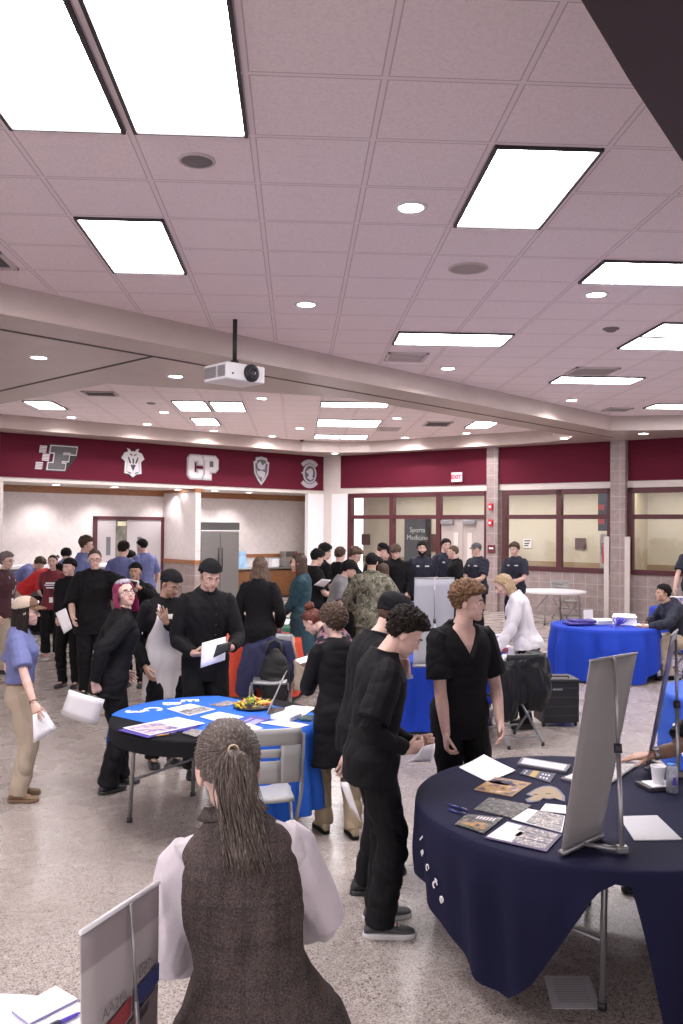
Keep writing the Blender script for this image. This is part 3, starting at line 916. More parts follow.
# ------------------------------------------------------------------ room
struct(MB().box((0, 14, -.05), (44, 48, .1)).build('floor', M_FLOOR, smooth=False))
struct(MB().box((0, 14, ZC+.05), (44, 48, .1)).build('ceiling', M_CEIL, smooth=False))
LA, LD = V((-6.89, 20.58, 0)), V((.7914, .6113, 0)); LN = V((-.6113, .7914, 0))
RA, RD = V((1.275, 26.11, 0)), V((.7644, -.6447, 0)); RN = V((.6447, .7644, 0))
def lw(s, z, d=0): p = LA+LD*s+LN*d; return V((p.x, p.y, z))
def rw(s, z, d=0): p = RA+RD*s+RN*d; return V((p.x, p.y, z))
def wbox(m, W, s0, s1, z0, z1, d0, d1, mi=0):
    """box on a wall: s along, z up, d depth (positive = away from the room)"""
    vs = [W(s, z, d) for z in (z0, z1) for s, d in ((s0, d0), (s1, d0), (s1, d1), (s0, d1))]
    return m.add(vs, [(3,2,1,0), (4,5,6,7), (0,1,5,4), (1,2,6,5), (2,3,7,6), (3,0,4,7)], mi)
def wb(name, W, s0, s1, z0, z1, d0, d1, m, parent=None, st=True, bevel=0):
    o = wbox(MB(), W, s0, s1, z0, z1, d0, d1).build(name, m, parent, smooth=False, bevel=bevel)
    if st and parent is None: struct(o)
    return o
def solid_plan(name, pts, z0, z1, m):
    return struct(MB().prism([(p[0], p[1]) for p in pts], z0, z1).build(name, m, smooth=False))
# dropped soffits: the big diagonal beam with its cross arm, and the ring along the two far walls
beamp = [(-8.5,3.74), (6.75,18.51), (7.45,18.38), (8.19,18.17), (9.6,17.70), (11.2,17.1), (11.2,17.74), (7.0,21.28), (6.35,19.82), (4.97,18.46), (.86,14.44), (-.4,14.02), (-1.53,13.73), (-2.3,13.55), (-2.89,13.36), (-5.3,15.83), (-8.0,18.6), (-12,18.6), (-12,3.74)]
solid_plan('trim_1', beamp, ZS, ZC+.02, M_SOFF)
ringp = [(-9.5,17.55), (-6.52,19.76), (-4.29,21.38), (-.88,23.91), (.12,24.70), (1.2,24.92), (2.05,24.72), (5.17,22.11), (5.75,21.60), (6.2,21.0), (6.42,20.4), (6.36,19.84), (7.0,21.28), (1.27,26.11), (.84,26.55), (-6.89,20.58), (-9.5,18.56)]
solid_plan('trim_2', ringp, ZS, ZC+.02, M_SOFF)
def strip(name, a, b, w):
    a, b = V((*a, ZS-.006)), V((*b, ZS-.006)); d = (b-a).normalized(); n = V((-d.y, d.x, 0))*w/2
    struct(MB().plate([a-n, b-n, b+n, a+n], (0, 0, .02)).build(name, M_REVEAL, smooth=False))
strip('trim_3', (-6.5,6.68), (7.3,19.9), .055); strip('trim_4', (-6.3,15.87), (-1.87,11.17), .055)
# dark maroon overhang over the photographer, its underside's shade put into the colour
solid_plan('trim_5', [(-.6,.6), (.35,1.95), (.92,2.81), (1.27,3.30), (1.8,4.01), (2.45,4.80), (3.2,5.6), (7,8.5), (7,-3), (-.6,-3)], 3.90, 4.5, mat('overhang_in_shade', (.040,.022,.027), .6))

# left (serving) wall
wb('wall_left', lw, -4, 0.1, 0, ZS, 0, .2, M_CREAM)
wb('trim_6', lw, .1, 9.85, 3.17, ZS, 0, .35, M_CREAM)
wb('trim_7', lw, 0.0, 9.68, 3.275, ZS-.002, -.035, .02, M_BAND)
wb('wall_recess', lw, -.6, 10.8, 0, 3.4, 1.8, 2.0, tilewall_mat('diag_tile', math.atan2(LD.y, LD.x), True))
wb('ceiling_recess', lw, -.2, 10.7, 3.17, 3.25, .3, 1.9, M_CREAM)
wb('trim_8', lw, 0, 10.6, 3.0, 3.17, 1.74, 1.8, M_WOOD)
wb('wall_wing', lw, 5.25, 5.41, 0, 3.17, 0, 1.8, tilewall_mat('diag_tile_wing', math.atan2(LN.y, LN.x), True))
wb('trim_9', lw, 5.21, 5.45, 3.09, 3.18, -.03, 1.8, M_WOOD)
wb('trim_10', lw, 5.22, 5.44, 1.13, 1.24, -.03, 1.8, M_WOOD)
wb('trim_11', lw, 5.235, 5.425, 0, 1.13, -.015, 1.8, tilewall_mat('grey_tile_left', math.atan2(LN.y, LN.x)))
wb('trim_12', lw, 5.41, 10.6, 1.22, 1.32, 1.76, 1.8, M_WOOD)
wb('wall_corner', lw, 9.12, 9.95, 0, 3.17, 0, .14, M_WHITE)
wb('wall_return', lw, 10.6, 10.7, 0, 3.17, .3, 1.9, tilewall_mat('diag_tile_side', math.atan2(LN.y, LN.x), True))
# right (window) wall
GT = tilewall_mat('grey_tile', math.atan2(RD.y, RD.x))
struct(MB().plate([lw(9.72, 0, -.01), rw(.02, 0, -.01), rw(.02, 0, .3), lw(9.9, 0, .3)], (0, 0, ZS)).build('wall_far', M_CREAM, smooth=False))
wb('wall_white', rw, -.3, .32, 0, 3.17, -.012, .2, M_WHITE)
wb('wall_right', rw, 0, 13, 3.17, ZS, 0, .25, M_CREAM)
wb('trim_13', rw, .05, 4.93, 3.335, ZS-.002, -.03, .02, M_BAND)
wb('trim_14', rw, 5.25, 8.26, 3.335, ZS-.002, -.03, .02, M_BAND)
wb('trim_15', rw, 8.68, 13, 3.335, ZS-.002, -.03, .02, M_BAND)
wb('trim_16', rw, 5.28, 13, 0, 1.15, 0, .22, GT)
wb('trim_17', rw, 4.95, 5.28, 0, ZS, -.10, .25, GT)
wb('trim_18', rw, 8.30, 8.66, 0, ZS, -.16, .25, GT)
wb('baseboard_right', rw, 5.28, 13, 0, .10, -.012, .02, mat('base_tile', (.30,.25,.24), .5))
for i, s in enumerate((8.22, 8.72)):     # corner guards on the pillar
    wb('trim_%d' % (19+i), rw, s-.06, s+.06, 0, 2.0, -.19, -.14, M_CREAM)
# corridor behind the glass
wb('wall_corridor', rw, -1, 14, 0, 3.4, 2.6, 2.8, M_HALL)
wb('ceiling_corridor', rw, -1, 14, 3.32, 3.4, .25, 2.7, M_CEIL)
wb('trim_21', rw, -1, 14, 1.05, 1.25, 2.58, 2.6, mat('hall_stripe', (.33,.24,.15), .6))
wb('trim_22', rw, 7.95, 8.30, 0, 3.3, 1.2, 2.6, mat('hall_pier', (.50,.42,.30), .6))
def window(n, s0, s1, zb, mulls, door=None):
    m = MB(); T = .13
    wbox(m, rw, s0, s1, 3.04, 3.17, -.02, .14)
    wbox(m, rw, s0, s1, 2.42, 2.53, -.012, .13)
    for s in [s0+T/2]+mulls+[s1-T/2]: wbox(m, rw, s-T/2, s+T/2, 0 if door else zb, 3.17, -.02, .14)
    if not door: wbox(m, rw, s0, s1, zb, zb+.12, -.03, .14)
    else: wbox(m, rw, s0, door[0], zb, zb+.12, -.03, .14); wbox(m, rw, s0, door[0], 0, .2, 0, .14)
    o = struct(m.build('window_%d' % n, M_FRAME, smooth=False))
    ed = [s0]+mulls+[s1]
    for a, b in zip(ed, ed[1:]):
        for z0, z1 in ((2.53, 3.04), (zb+.1 if not door else .2, 2.42)):
            if door and a >= door[0]-.1 and z0 < 2: continue
            wbox(MB(), rw, a+.05, b-.05, z0, z1, .05, .06).build('pane', M_GLASS, o, smooth=False)
    return o
window(1, .31, 4.97, .2, [1.87, 3.42], (3.42, 4.9))
window(2, 5.36, 8.30, 1.10, [6.93])
window(3, 8.66, 13.0, 1.10, [11.0])
M_DOOR = mat('door_paint', (.42,.36,.34), .5)
for i, (a, b) in enumerate(((3.50, 4.17), (4.19, 4.88))):
    d = struct(wbox(MB(), rw, a, b, 0, 2.42, .03, .08).build('door_%d' % (i+1), M_DOOR, smooth=False))
    c = (a+.47) if i == 0 else (a+.2)
    wbox(MB(), rw, c-.07, c+.07, 1.15, 2.05, .015, .03).build('vision_panel', mat('vision', (.62,.57,.53), .2), d, smooth=False)
    wbox(MB(), rw, a+.02, a+.40, 2.27, 2.39, -.06, .03).build('door_closer', M_GREYM, d, smooth=False, bevel=.01)
    wbox(MB(), rw, a+.05, b-.05, .95, 1.03, -.03, .03).build('push_bar', M_GREYM, d, smooth=False, bevel=.01)
# serving door in the recess
def onrecess(px, py, d=1.8):
    r = ray(px, py); P0 = LA+LN*d; t = (P0.dot(LN))/(r.dot(LN)); p = r*t
    return (p-LA).dot(LD), HC+p.z
s0, z1 = onrecess(93, 516); s1, _ = onrecess(163, 517)
m = MB()
for a, b, c, d in ((s0, s0+.09, 0, z1), (s1-.09, s1, 0, z1), (s0, s1, z1-.09, z1)): wbox(m, lw, a, b, c, d, 1.70, 1.82)
d3 = struct(m.build('door_3', M_FRAME, smooth=False))
sm_ = s0+(s1-s0)*.47
wbox(MB(), lw, s0+.09, s0+(s1-s0)*.30, 0, z1-.09, 1.74, 1.79).build('door_leaf', mat('door_grey', (.46,.42,.43), .5), d3, smooth=False)
wbox(MB(), lw, s0+(s1-s0)*.46, s1-.09, 0, z1-.09, 1.74, 1.79).build('door_leaf', MATS['door_grey'], d3, smooth=False)
wbox(MB(), lw, s0+(s1-s0)*.30, s0+(s1-s0)*.46, 0, z1-.09, 1.77, 1.795).build('opening', mat('dim_room_panel', (.16,.155,.12), .5, noise=(5, .5)), d3, smooth=False)  # flat panel coloured as the dark room beyond the ajar door
wbox(MB(), lw, s0+(s1-s0)*.33, s0+(s1-s0)*.45, z1-.26, z1-.14, 1.74, 1.77).build('closer', mat('pale_lamp', (.75,.70,.5), .4), d3, smooth=False)
for f in (.20, .64): wbox(MB(), lw, s0+(s1-s0)*f-.06, s0+(s1-s0)*f+.06, 1.35, 1.85, 1.725, 1.74).build('vision_panel', mat('vision_dark', (.14,.14,.15), .2), d3, smooth=False)
wbox(MB(), lw, s0+(s1-s0)*.17-.03, s0+(s1-s0)*.17+.09, .9, 1.2, 1.72, 1.74).build('push_plate', M_STEEL, d3, smooth=False)

# ------------------------------------------------------------------ ceiling fixtures
def troffer(c0, c1, r0, r1, label):
    x0, x1, y0, y1 = GX+c0*TL, GX+c1*TL, GY+r0*TL, GY+r1*TL
    t = thing('ceiling_light', label, 'ceiling light', ((x0+x1)/2, (y0+y1)/2, ZC), 0, 'recessed ceiling light panels')
    w, d = x1-x0-.05, y1-y0-.03
    m = MB()
    fr = .024; dk = .030
    for bx in ((-w/2+fr/2, 0, fr, d), (w/2-fr/2, 0, fr, d)): m.box((bx[0], bx[1], -.012), (bx[2], bx[3], .024), mi=0)
    for by in ((-d/2+fr/2), (d/2-fr/2)): m.box((0, by, -.012), (w-2*fr, fr*.5, .024), mi=0)
    m.build('frame', M_DARK, t, smooth=False)
    MB().box((0, 0, -.008), (w-2*fr, d-2*fr*.6, .006)).build('diffuser', M_PANEL, t, smooth=False)
troffer(0, 1, -2, 0, 'large bright ceiling panel cut off by the upper left corner')
troffer(1, 2, -2, 0, 'large bright ceiling panel right beside the one in the corner, sharing a dark edge')
troffer(0, 1, 2, 4, 'lone bright ceiling panel on the left above the beam')
troffer(4, 5, 0, 2, 'bright slanted ceiling panel right of centre beside a round downlight')
troffer(4, 6, 7, 8, 'wide bright ceiling panel beside the white air diffuser above the beam')
troffer(6, 8, 3, 4, 'wide bright ceiling panel cut by the right edge, nearest of those there')
troffer(8, 10, 6, 7, 'upper of the two stacked bright panels at the right edge')
troffer(8, 10, 7, 8, 'lower of the two stacked bright panels at the right edge')
troffer(7.85, 9.75, 10.8, 11.7, 'wide bright ceiling panel just behind the grey return grille')
troffer(11.45, 13.4, 14.5, 15.4, 'thin bright panel at the right edge just above the far soffit')
troffer(-4.8, -3.95, 15.8, 17.4, 'bright panel beyond the beam at far left over the slab letter wall')
troffer(-.9, .04, 15.35, 17.25, 'left one of the joined bright pair below the projector')
troffer(.06, 1.0, 15.35, 17.25, 'right one of the joined bright pair below the projector')
troffer(-.85, 0, 18.9, 20.7, 'small bright panel behind the joined pair, above the pale double letters')
troffer(2.95, 4.8, 15.05, 16.0, 'nearest of the three wide bright panels beyond the beam at centre')
troffer(2.95, 4.95, 18.7, 20.5, 'middle one of the three wide bright panels beyond the beam at centre')
troffer(2.95, 4.9, 23.0, 24.3, 'farthest of the three wide bright panels, touching the far soffit')
troffer(7.65, 8.5, 18.6, 20.4, 'short bright panel beyond the beam above the exit sign')
DL0 = None
def downlight(x, y, z, label, r=.095):
    t = thing('downlight', label, 'downlight', (x, y, z), 0, 'round recessed downlights')
    MB().lathe([(r*1.35, 0), (r*1.35, -.006), (r*1.02, -.014), (r*1.0, -.002)], 24, cap=False).build('trim_ring', M_WPL, t)
    MB().lathe([(r, -.010), (r*.6, -.012), (.001, -.012)], 20, cap=False).build('lens', M_LENS, t)
for x, y, l in ((.85,6.62,'largest round downlight, left of the slanted bright panel'), (.08,9.6,'round downlight to the right of the projector pole above the beam'), (3.1,8.94,'round downlight below the wide panel at the right edge'), (2.29,13.26,'round downlight beside the white air diffuser above the beam'), (5.19,16.31,'round downlight near the right end of the beam edge'),
    (-.69,16.69,'small downlight just right below the projector, beyond the beam'), (-2.88,18.96,'small downlight left of the joined bright pair'), (-5.14,20.09,'small downlight near the far left panel over the slab letter wall'), (-3.63,21.24,'small downlight close to the soffit above the helmet shield emblem'), (-2.14,22.47,'small downlight close to the soffit above the pale double letters'), (.05,21.63,'small downlight left of the middle wide panel beyond the beam'), (-.69,23.62,'small downlight close to the soffit above the pointed shield'), (2.21,19.39,'small downlight right of the nearest wide panel beyond the beam'), (2.91,23.53,'small downlight close to the soffit near the far corner'), (4.33,22.22,'small downlight close to the soffit below the short bright panel')):
    downlight(x, y, ZC, l)
for x, y, l in ((-3.32,11.33,'downlight in the wide underside of the beam at far left'), (-1.75,12.57,'downlight in the underside of the beam left of the projector'), (1.08,25.15,'downlight in the soffit at the far corner of the room'), (6.25,20.17,'downlight in the soffit where the beam meets the far wall'), (7.65,18.96,'downlight in the soffit right of the tiled pillar')):
    downlight(x, y, ZS, l)
hl = ['first downlight from the left under the maroon wall band', 'second downlight from the left under the maroon wall band', 'third downlight from the left under the maroon wall band, right of the wing wall', 'fourth downlight from the left under the maroon wall band', 'rightmost downlight under the maroon wall band']
for (px, py), l in zip(((75,483), (142,485), (212,487.5), (252,489), (287,490.5)), hl):
    p = atz(px, py, 3.17); s = (p-LA).dot(LD)
    q = lw(s, 3.17, .62 if True else 0)
    downlight(q.x, q.y, 3.17, l, .10)
    q = lw(s, 3.12, 1.0)
    ld = bpy.data.lights.new('spot', 'SPOT'); ld.energy = 40; ld.spot_size = rad(100); ld.spot_blend = .8; ld.shadow_soft_size = .08; ld.color = (1, .95, .96)
    lo = bpy.data.objects.new('downlight_beam', ld); COL.objects.link(lo); lo.location = lw(s, 3.1, .95); lo.rotation_euler = (LN*.35+V((0, 0, -1))).to_track_quat('-Z', 'Y').to_euler()
for x, y in ((-5.14,20.09), (-3.63,21.24), (-2.14,22.47), (-.69,23.62), (2.91,23.53), (2.29,13.26), (5.19,16.31), (4.33,22.22)):
    ld = bpy.data.lights.new('spot', 'SPOT'); ld.energy = 70; ld.spot_size = rad(150); ld.spot_blend = .6; ld.shadow_soft_size = .06; ld.color = (1, .95, .95)
    lo = bpy.data.objects.new('downlight_beam', ld); COL.objects.link(lo); lo.location = (x, y, ZC-.03)
# speakers, detectors and grilles
def disc(name, cat, label, px, py, r, m1, m2, z=None, dome=.02):
    p = atz(px, py, z or ZC); t = thing(name, label, cat, p)
    MB().lathe([(r, 0), (r, -.008), (r*.86, -.016), (r*.84, -.010)], 28, cap=False).build('rim', m1, t)
    MB().lathe([(r*.85, -.008), (r*.5, -.008-dome*.8), (.001, -.008-dome)], 24, cap=False).build('grille', m2, t)
M_GRILL = mat('grille_grey', (.20,.17,.18), .6, bump=(300, .6)); M_GRL2 = mat('grille_tan', (.42,.36,.35), .6, bump=(300, .6)); M_TILEW = mat('fixture_white', (.60,.52,.53), .6)
disc('ceiling_speaker', 'speaker', 'round grey ceiling speaker between the large panels and the lone panel', 197, 160, .125, M_TILEW, M_GRILL)
disc('ceiling_speaker', 'speaker', 'round tan ceiling speaker below the slanted bright panel', 468, 268, .19, mat('rim_tan', (.55,.48,.46), .5), M_GRL2, dome=.006)
disc('smoke_detector', 'detector', 'small round grey detector between the panels at right', 611, 328.5, .10, M_GRILL, M_GRILL, dome=.04)
disc('smoke_detector', 'detector', 'tiny detector on the soffit edge above the oval badge', 302, 440, .07, M_DARK, M_DARK, dome=.05)
disc('sprinkler', 'sprinkler', 'small dark sprinkler head left of the joined bright pair', 151, 403, .09, M_GRILL, M_GRILL, dome=.02)
def vent(c0, c1, r0, r1, label, mm, slots=5):
    x0, x1, y0, y1 = GX+c0*TL, GX+c1*TL, GY+r0*TL, GY+r1*TL; w, d = x1-x0, y1-y0
    t = thing('ceiling_vent', label, 'vent', ((x0+x1)/2, (y0+y1)/2, ZC), 0, 'ceiling vents')
    m = MB()
    for bx, by, bw, bd in ((-w/2+.02, 0, .04, d), (w/2-.02, 0, .04, d), (0, -d/2+.02, w, .04), (0, d/2-.02, w, .04)): m.box((bx, by, -.012), (bw, bd, .024))
    m.build('frame', M_TILEW, t, smooth=False)
    MB().box((0, 0, -.003), (w-.06, d-.06, .004)).build('backing', mm, t, smooth=False)
    m = MB()
    for i in range(slots): m.box((0, -d/2+.06+(d-.12)*(i+.5)/slots, -.012), (w-.10, .022, .010), R=Rx(25))
    m.build('louvre', mm, t, smooth=False)
vent(4.04, 4.80, 8.72, 9.5, 'white square air diffuser above the beam', M_TILEW, 3)
vent(7.9, 8.8, 9.8, 10.65, 'grey return grille in front of a wide bright panel', M_GRL2, 12)
vent(10.6, 11.25, 15.35, 16.0, 'dark edged vent close to the right end of the beam', M_GRL2, 5)
vent(6.3, 7.1, 18.9, 20.0, 'grey vent beyond the beam left of the short bright panel', M_GRILL, 8)
vent(5.0, 5.7, 20.6, 21.5, 'faint tan vent beyond the beam right of the middle wide panel', M_TILEW, 6)
vent(-2.82, -2.03, 14.0, 14.65, 'grey vent beyond the beam at left', M_GRILL, 8)
vent(-1.95, -1.13, 3.25, 3.95, 'dark slotted vent cut by the left edge above the beam', M_GRILL, 4)

# projector on its pole
pj = aty(235, 330, 10.4); pz = aty(235, 375, 10.4).z
t = thing('projector', 'white ceiling projector with black lens hanging on a black pole', 'projector', (pj.x, pj.y, pz), 40)
m = MB(); m.box((0, 0, 0), (.56, .46, .20)); m.build('housing', M_WPL, t, smooth=False, bevel=.018)
m = MB()
for a, b in ((-.20, -.06), (-.02, .21)): m.box((-.2815, (a+b)/2, .0), (.006, b-a, .13))
m.build('side_grille', mat('grille_side', (.22,.20,.21), .6, bump=(1, .1)), t, smooth=False)
m = MB()
for i in range(7): m.box((-.2855, 0, -.055+i*.018), (.004, .42, .004))
m.build('grille_bars', mat('grille_bar', (.42,.40,.41), .5), t, smooth=False)
ln = MB(); ln.rings([[V((.07+r*math.cos(a), y, r*math.sin(a))) for a in [2*PI*j/24 for j in range(24)]] for y, r in ((-.225, .105), (-.25, .105), (-.265, .098), (-.262, .075), (-.275, .07), (-.285, .062), (-.27, .05), (-.262, .001))], cap=False)
lo_ = ln.build('lens', M_BLACK, t)
MB().ell((.07, -.268, 0), (.048, .012, .048)).build('glass', mat('lens_glass', (.02,.02,.03), .05), lo_)
MB().ell((-.19, -.231, -.03), (.014, .004, .014)).build('sensor', M_BLACK, t)
for a in (-.2, .2): MB().box((a, .0, .105), (.05, .05, .02)).build('foot', M_WPL, t, smooth=False)
m = MB(); m.box((0, 0, .115), (.19, .15, .03)); m.tube([(0, 0, .12), (0, 0, .17)], [.055, .045], n=16); m.build('mount_bracket', M_BLACK, t, smooth=False)
MB().tube([(0, 0, .12), (0, 0, ZC-pz)], .027, n=14).build('pole', M_BLACK, t)

# exit sign and alarms on the far wall
t = thing('exit_sign', 'small white framed sign with red EXIT lettering on the maroon band', 'sign', rw(4.03, 3.55, -.03))
def wtext(txt, size, W, s, z, d, mm, parent, dep=.01, bold=0, name='lettering', N=None):
    D = RD if W is rw else LD; n = RN if W is rw else LN
    R = M((D, V((0, 0, 1)), -n)).transposed()
    mb = text_mb(txt, size, dep, bold); mb.xf(R=R, t=W(s, z, d)-V(parent.location)); return mb.build(name, mm, parent, smooth=False)
wr = math.degrees(math.atan2(RD.y, RD.x))
def local(mb, W, t): return mb.xf(t=-V(t.location))
local(wbox(MB(), rw, 3.87, 4.19, 3.42, 3.68, -.09, -.03), rw, t).build('housing', mat('sign_white', (.72,.68,.70), .5), t, smooth=False, bevel=.01)
local(wbox(MB(), rw, 3.90, 4.16, 3.45, 3.65, -.094, -.088), rw, t).build('face', mat('sign_face', (.75,.45,.47), .4, emit=(.8,.25,.28), es=.5), t, smooth=False)
wtext('EXIT', .15, rw, 4.03, 3.55, -.097, mat('exit_red', (.75,.02,.05), .4, emit=(.9,.02,.06), es=.7), t, bold=.006)
for z0, lab in ((2.74, 'upper red fire alarm on the left tiled pillar'), (2.315, 'lower red fire alarm on the left tiled pillar')):
    t = thing('fire_alarm', lab, 'alarm', rw(5.08, z0, -.1), 0)
    local(wbox(MB(), rw, 5.03, 5.15, z0-.09, z0+.09, -.16, -.10), rw, t).build('case', M_RED, t, smooth=False, bevel=.01)
    local(wbox(MB(), rw, 5.06, 5.12, z0-.03, z0+.03, -.18, -.16), rw, t).build('strobe', M_WPL, t, smooth=False)
t = thing('wall_plate', 'dark red pull station box lower on the left tiled pillar', 'alarm', rw(5.10, 1.62, -.1))
local(wbox(MB(), rw, 5.0, 5.22, 1.52, 1.74, -.13, -.10), rw, t).build('case', mat('dark_red', (.13,.015,.025), .5), t, smooth=False, bevel=.01)
local(wbox(MB(), rw, 5.05, 5.17, 1.63, 1.67, -.135, -.13), rw, t).build('label_strip', M_PAPER, t, smooth=False)
# things along the corridor
def hallsign(name, cat, label, px0, py0, px1, py1, d, mm, dep=.03):
    def on(px, py):
        r = ray(px, py); P0 = RA+RN*d; k = P0.dot(RN)/r.dot(RN); p = r*k; return (p-RA).dot(RD), HC+p.z
    a, zt = on(px0, py0); b, zb = on(px1, py1)
    o = wbox(MB(), rw, a, b, zb, zt, d-dep, d).build(name, mm, smooth=False); return tag(o, label, cat), (a, b, zb, zt)
bd = mat('board_dark', (.014,.013,.015), .4, noise=(7, .6))
o, (a, b, zb, zt) = hallsign('banner', 'banner', 'tall black corridor board lettered Sports Medicine behind the glass', 405, 519, 431, 580, 2.58, bd)
for k, (tx, sz) in enumerate((('Sports', .22), ('Medicine', .22))):
    mb = text_mb(tx, sz, .006); R = M((RD, V((0, 0, 1)), -RN)).transposed(); mb.xf(R=R, t=rw((a+b)/2, zt-.35-k*.24, 2.54)); mb.build('lettering', mat('board_text', (.45,.45,.45), .5), o, smooth=False)
brown = mat('brown_sign', (.085,.03,.025), .4)
hallsign('wall_sign', 'sign', 'small brown square on the corridor wall left of the black board', 362, 534, 370, 545, 2.58, brown)
hallsign('wall_sign', 'sign', 'brown square on the corridor wall between the black board and the doors', 431, 534, 437, 552, 2.58, brown)
hallsign('wall_sign', 'sign', 'brown square on the corridor wall seen through the middle window', 575.5, 538, 586, 549, 2.58, brown)
hallsign('wall_sign', 'sign', 'brown square on the corridor wall seen through the right window', 634.5, 538, 640, 550, 2.58, brown)
o, (a, b, zb, zt) = hallsign('notice', 'sign', 'white paper notice with dark text lines seen through the middle window', 523.5, 539, 531.5, 548, 2.58, M_PAPER, .01)
m = MB()
for i, z in enumerate((.8, .5, .25)): wbox(m, rw, a+.03, b-.03-.03*i, zb+(zt-zb)*z-.015, zb+(zt-zb)*z+.02, 2.565, 2.57)
m.build('text_lines', M_DARK, o, smooth=False)
def hs(px, d): r = ray(px, 545); P0 = RA+RN*d; return (r*(P0.dot(RN)/r.dot(RN))-RA).dot(RD)
e0, e1_ = hs(599.5, .9), hs(612.5, .9)
t = thing('fire_extinguisher', 'red fire extinguisher in its pale glass fronted cabinet in the corridor', 'extinguisher', rw((e0+e1_)/2, 1.2, .95))
local(wbox(MB(), rw, e0, e1_, 1.20, 2.05, .93, 1.1), rw, t).build('cabinet', mat('cab', (.50,.48,.47), .3), t, smooth=False)
c = rw((e0+e1_)/2, 0, .84)-V(t.location); c.z = 0
mb = MB().lathe([(.01,.1), (.075,.11), (.08,.16), (.08,.50), (.06,.58), (.025,.61), (.025,.66), (.04,.67), (.03,.71), (.005,.71)], 16, c); mb.build('cylinder', M_RED, t)
MB().tube([c+V((.02,0,.66)), c+V((-.09,-.02,.60)), c+V((-.1,-.02,.35))], .012, n=6).build('hose', M_BLACK, t)
o, (a, b, zb, zt) = hallsign('notice_board', 'notice board', 'dark blue board with two red boxes above the fire extinguisher', 598.5, 493, 613, 531, 1.16, mat('navy_board', (.02,.028,.06), .5))
for z in (.62, .25): wbox(MB(), rw, a+.03, a+.16, zb+(zt-zb)*z-.07, zb+(zt-zb)*z+.07, 1.08, 1.13).build('red_box', M_RED, o, smooth=False)
for i, s in enumerate((2.5, 3.75, 4.5)):
    p = rw(s, 3.32, 1.0); downlight(p.x, p.y, 3.32, ['corridor downlight seen over the black board', 'left corridor downlight above the double doors', 'right corridor downlight above the double doors'][i], .12)

# ------------------------------------------------------------------ school emblems on the maroon band
def emblem(label, s, z, parts, cat='emblem'):
    t = thing('wall_emblem', label, cat, lw(s, z, -.035), math.degrees(math.atan2(LD.y, LD.x)), 'emblems on the maroon wall band')
    for nm, poly, d0, d1, mm in parts:   # polygons in (along, up); depth towards the room
        vs = [V((x, -d0, y)) for x, y in poly]
        MB().plate(vs, (0, -(d1-d0), 0)).build(nm, mm, t, smooth=False)
    return t
M_EG, M_EW, M_EL, M_ED = mat('emblem_grey', (.085,.08,.085), .5), mat('emblem_white', (.62,.58,.61), .5), mat('emblem_line', (.42,.40,.44), .5), mat('emblem_dark', (.035,.03,.04), .5)
def off(poly, k, cx=0, cy=0): return [(cx+(x-cx)*k, cy+(y-cy)*k) for x, y in poly]
sk = .16
F = [(-.24,-.27), (.18,-.27), (.18,-.12), (.08,-.12), (.08,-.06), (.24,-.06), (.24,.09), (.08,.09), (.08,.15), (.27,.15), (.27,.11), (.40,.11), (.40,.29), (-.24,.29), (-.24,.13), (-.12,.13), (-.12,-.12), (-.24,-.12)]
shear = lambda P: [(x+y*sk, y) for x, y in P]
def grow(poly, d):
    n = len(poly); out = []
    A = sum(poly[i][0]*poly[(i+1) % n][1]-poly[(i+1) % n][0]*poly[i][1] for i in range(n)); sg = 1 if A > 0 else -1
    for i in range(n):
        p0, p1, p2 = V((*poly[i-1], 0)), V((*poly[i], 0)), V((*poly[(i+1) % n], 0))
        a = (p1-p0).normalized(); b = (p2-p1).normalized(); na, nb = V((a.y, -a.x, 0)), V((b.y, -b.x, 0)); q = na+nb
        q = q/max(.3, q.length_squared)*2 if q.length > .1 else na
        out.append((p1.x+q.x*d*sg, p1.y+q.y*d*sg))
    return out
parts = [('backing', shear(grow(F, .045)), 0, .015, M_ED), ('outline', shear(grow(F, .022)), .015, .03, M_EW), ('letter', shear(F), .03, .045, M_EG)]
for bx0, by0, n in ((-.44, .21, 5), (-.34, .02, 5), (-.47, -.19, 5)):
    for i in range(n):
        y = by0+.075-i*.036; parts.append(('speed_bar', shear([(bx0-.07,y-.024), (bx0+.10,y-.024), (bx0+.10,y), (bx0-.07,y)]), .01, .03, M_EW))
emblem('dark slanted letter F with pale outline and speed bars on the maroon wall band', 1.275+.12, 3.77, parts)
def sym(h): return h+[(-x, y) for x, y in reversed(h) if x > 1e-6]
sh = sym([(0,-.38), (.10,-.30), (.24,-.28), (.22,.02), (.32,.10), (.24,.24), (.12,.28), (.10,.34), (.05,.27), (0,.29)])
parts = [('backing', grow(sh, .018), 0, .015, M_ED), ('shield', sh, .015, .03, M_EW),
  ('face_line', sym([(0,-.22), (.10,-.02), (.15,.12), (.12,.14), (.06,.0), (0,-.14)]), .03, .036, M_ED), ('cross_line', [(-.02,-.20), (.02,-.20), (.02,.10), (-.02,.10)], .036, .042, M_ED), ('cross_line', [(-.10,-.06), (.10,-.06), (.10,-.025), (-.10,-.025)], .036, .042, M_EW)]
for q in (-1, 1):
    parts += [('eye', [(q*.02,.19), (q*.09,.23), (q*.09,.20), (q*.03,.16)], .03, .036, M_ED), ('edge_line', [(q*.17,-.24), (q*.195,-.24), (q*.17,.06), (q*.145,.06)], .03, .036, M_EL), ('edge_line', [(q*.06,-.30), (q*.16,-.25), (q*.16,-.23), (q*.05,-.27)], .03, .036, M_ED), ('ear', [(q*.13,.27), (q*.17,.36), (q*.10,.33)], .01, .03, M_EW)]
emblem('pale knight style shield emblem right of the slanted letter', 3.35, 3.78, parts)
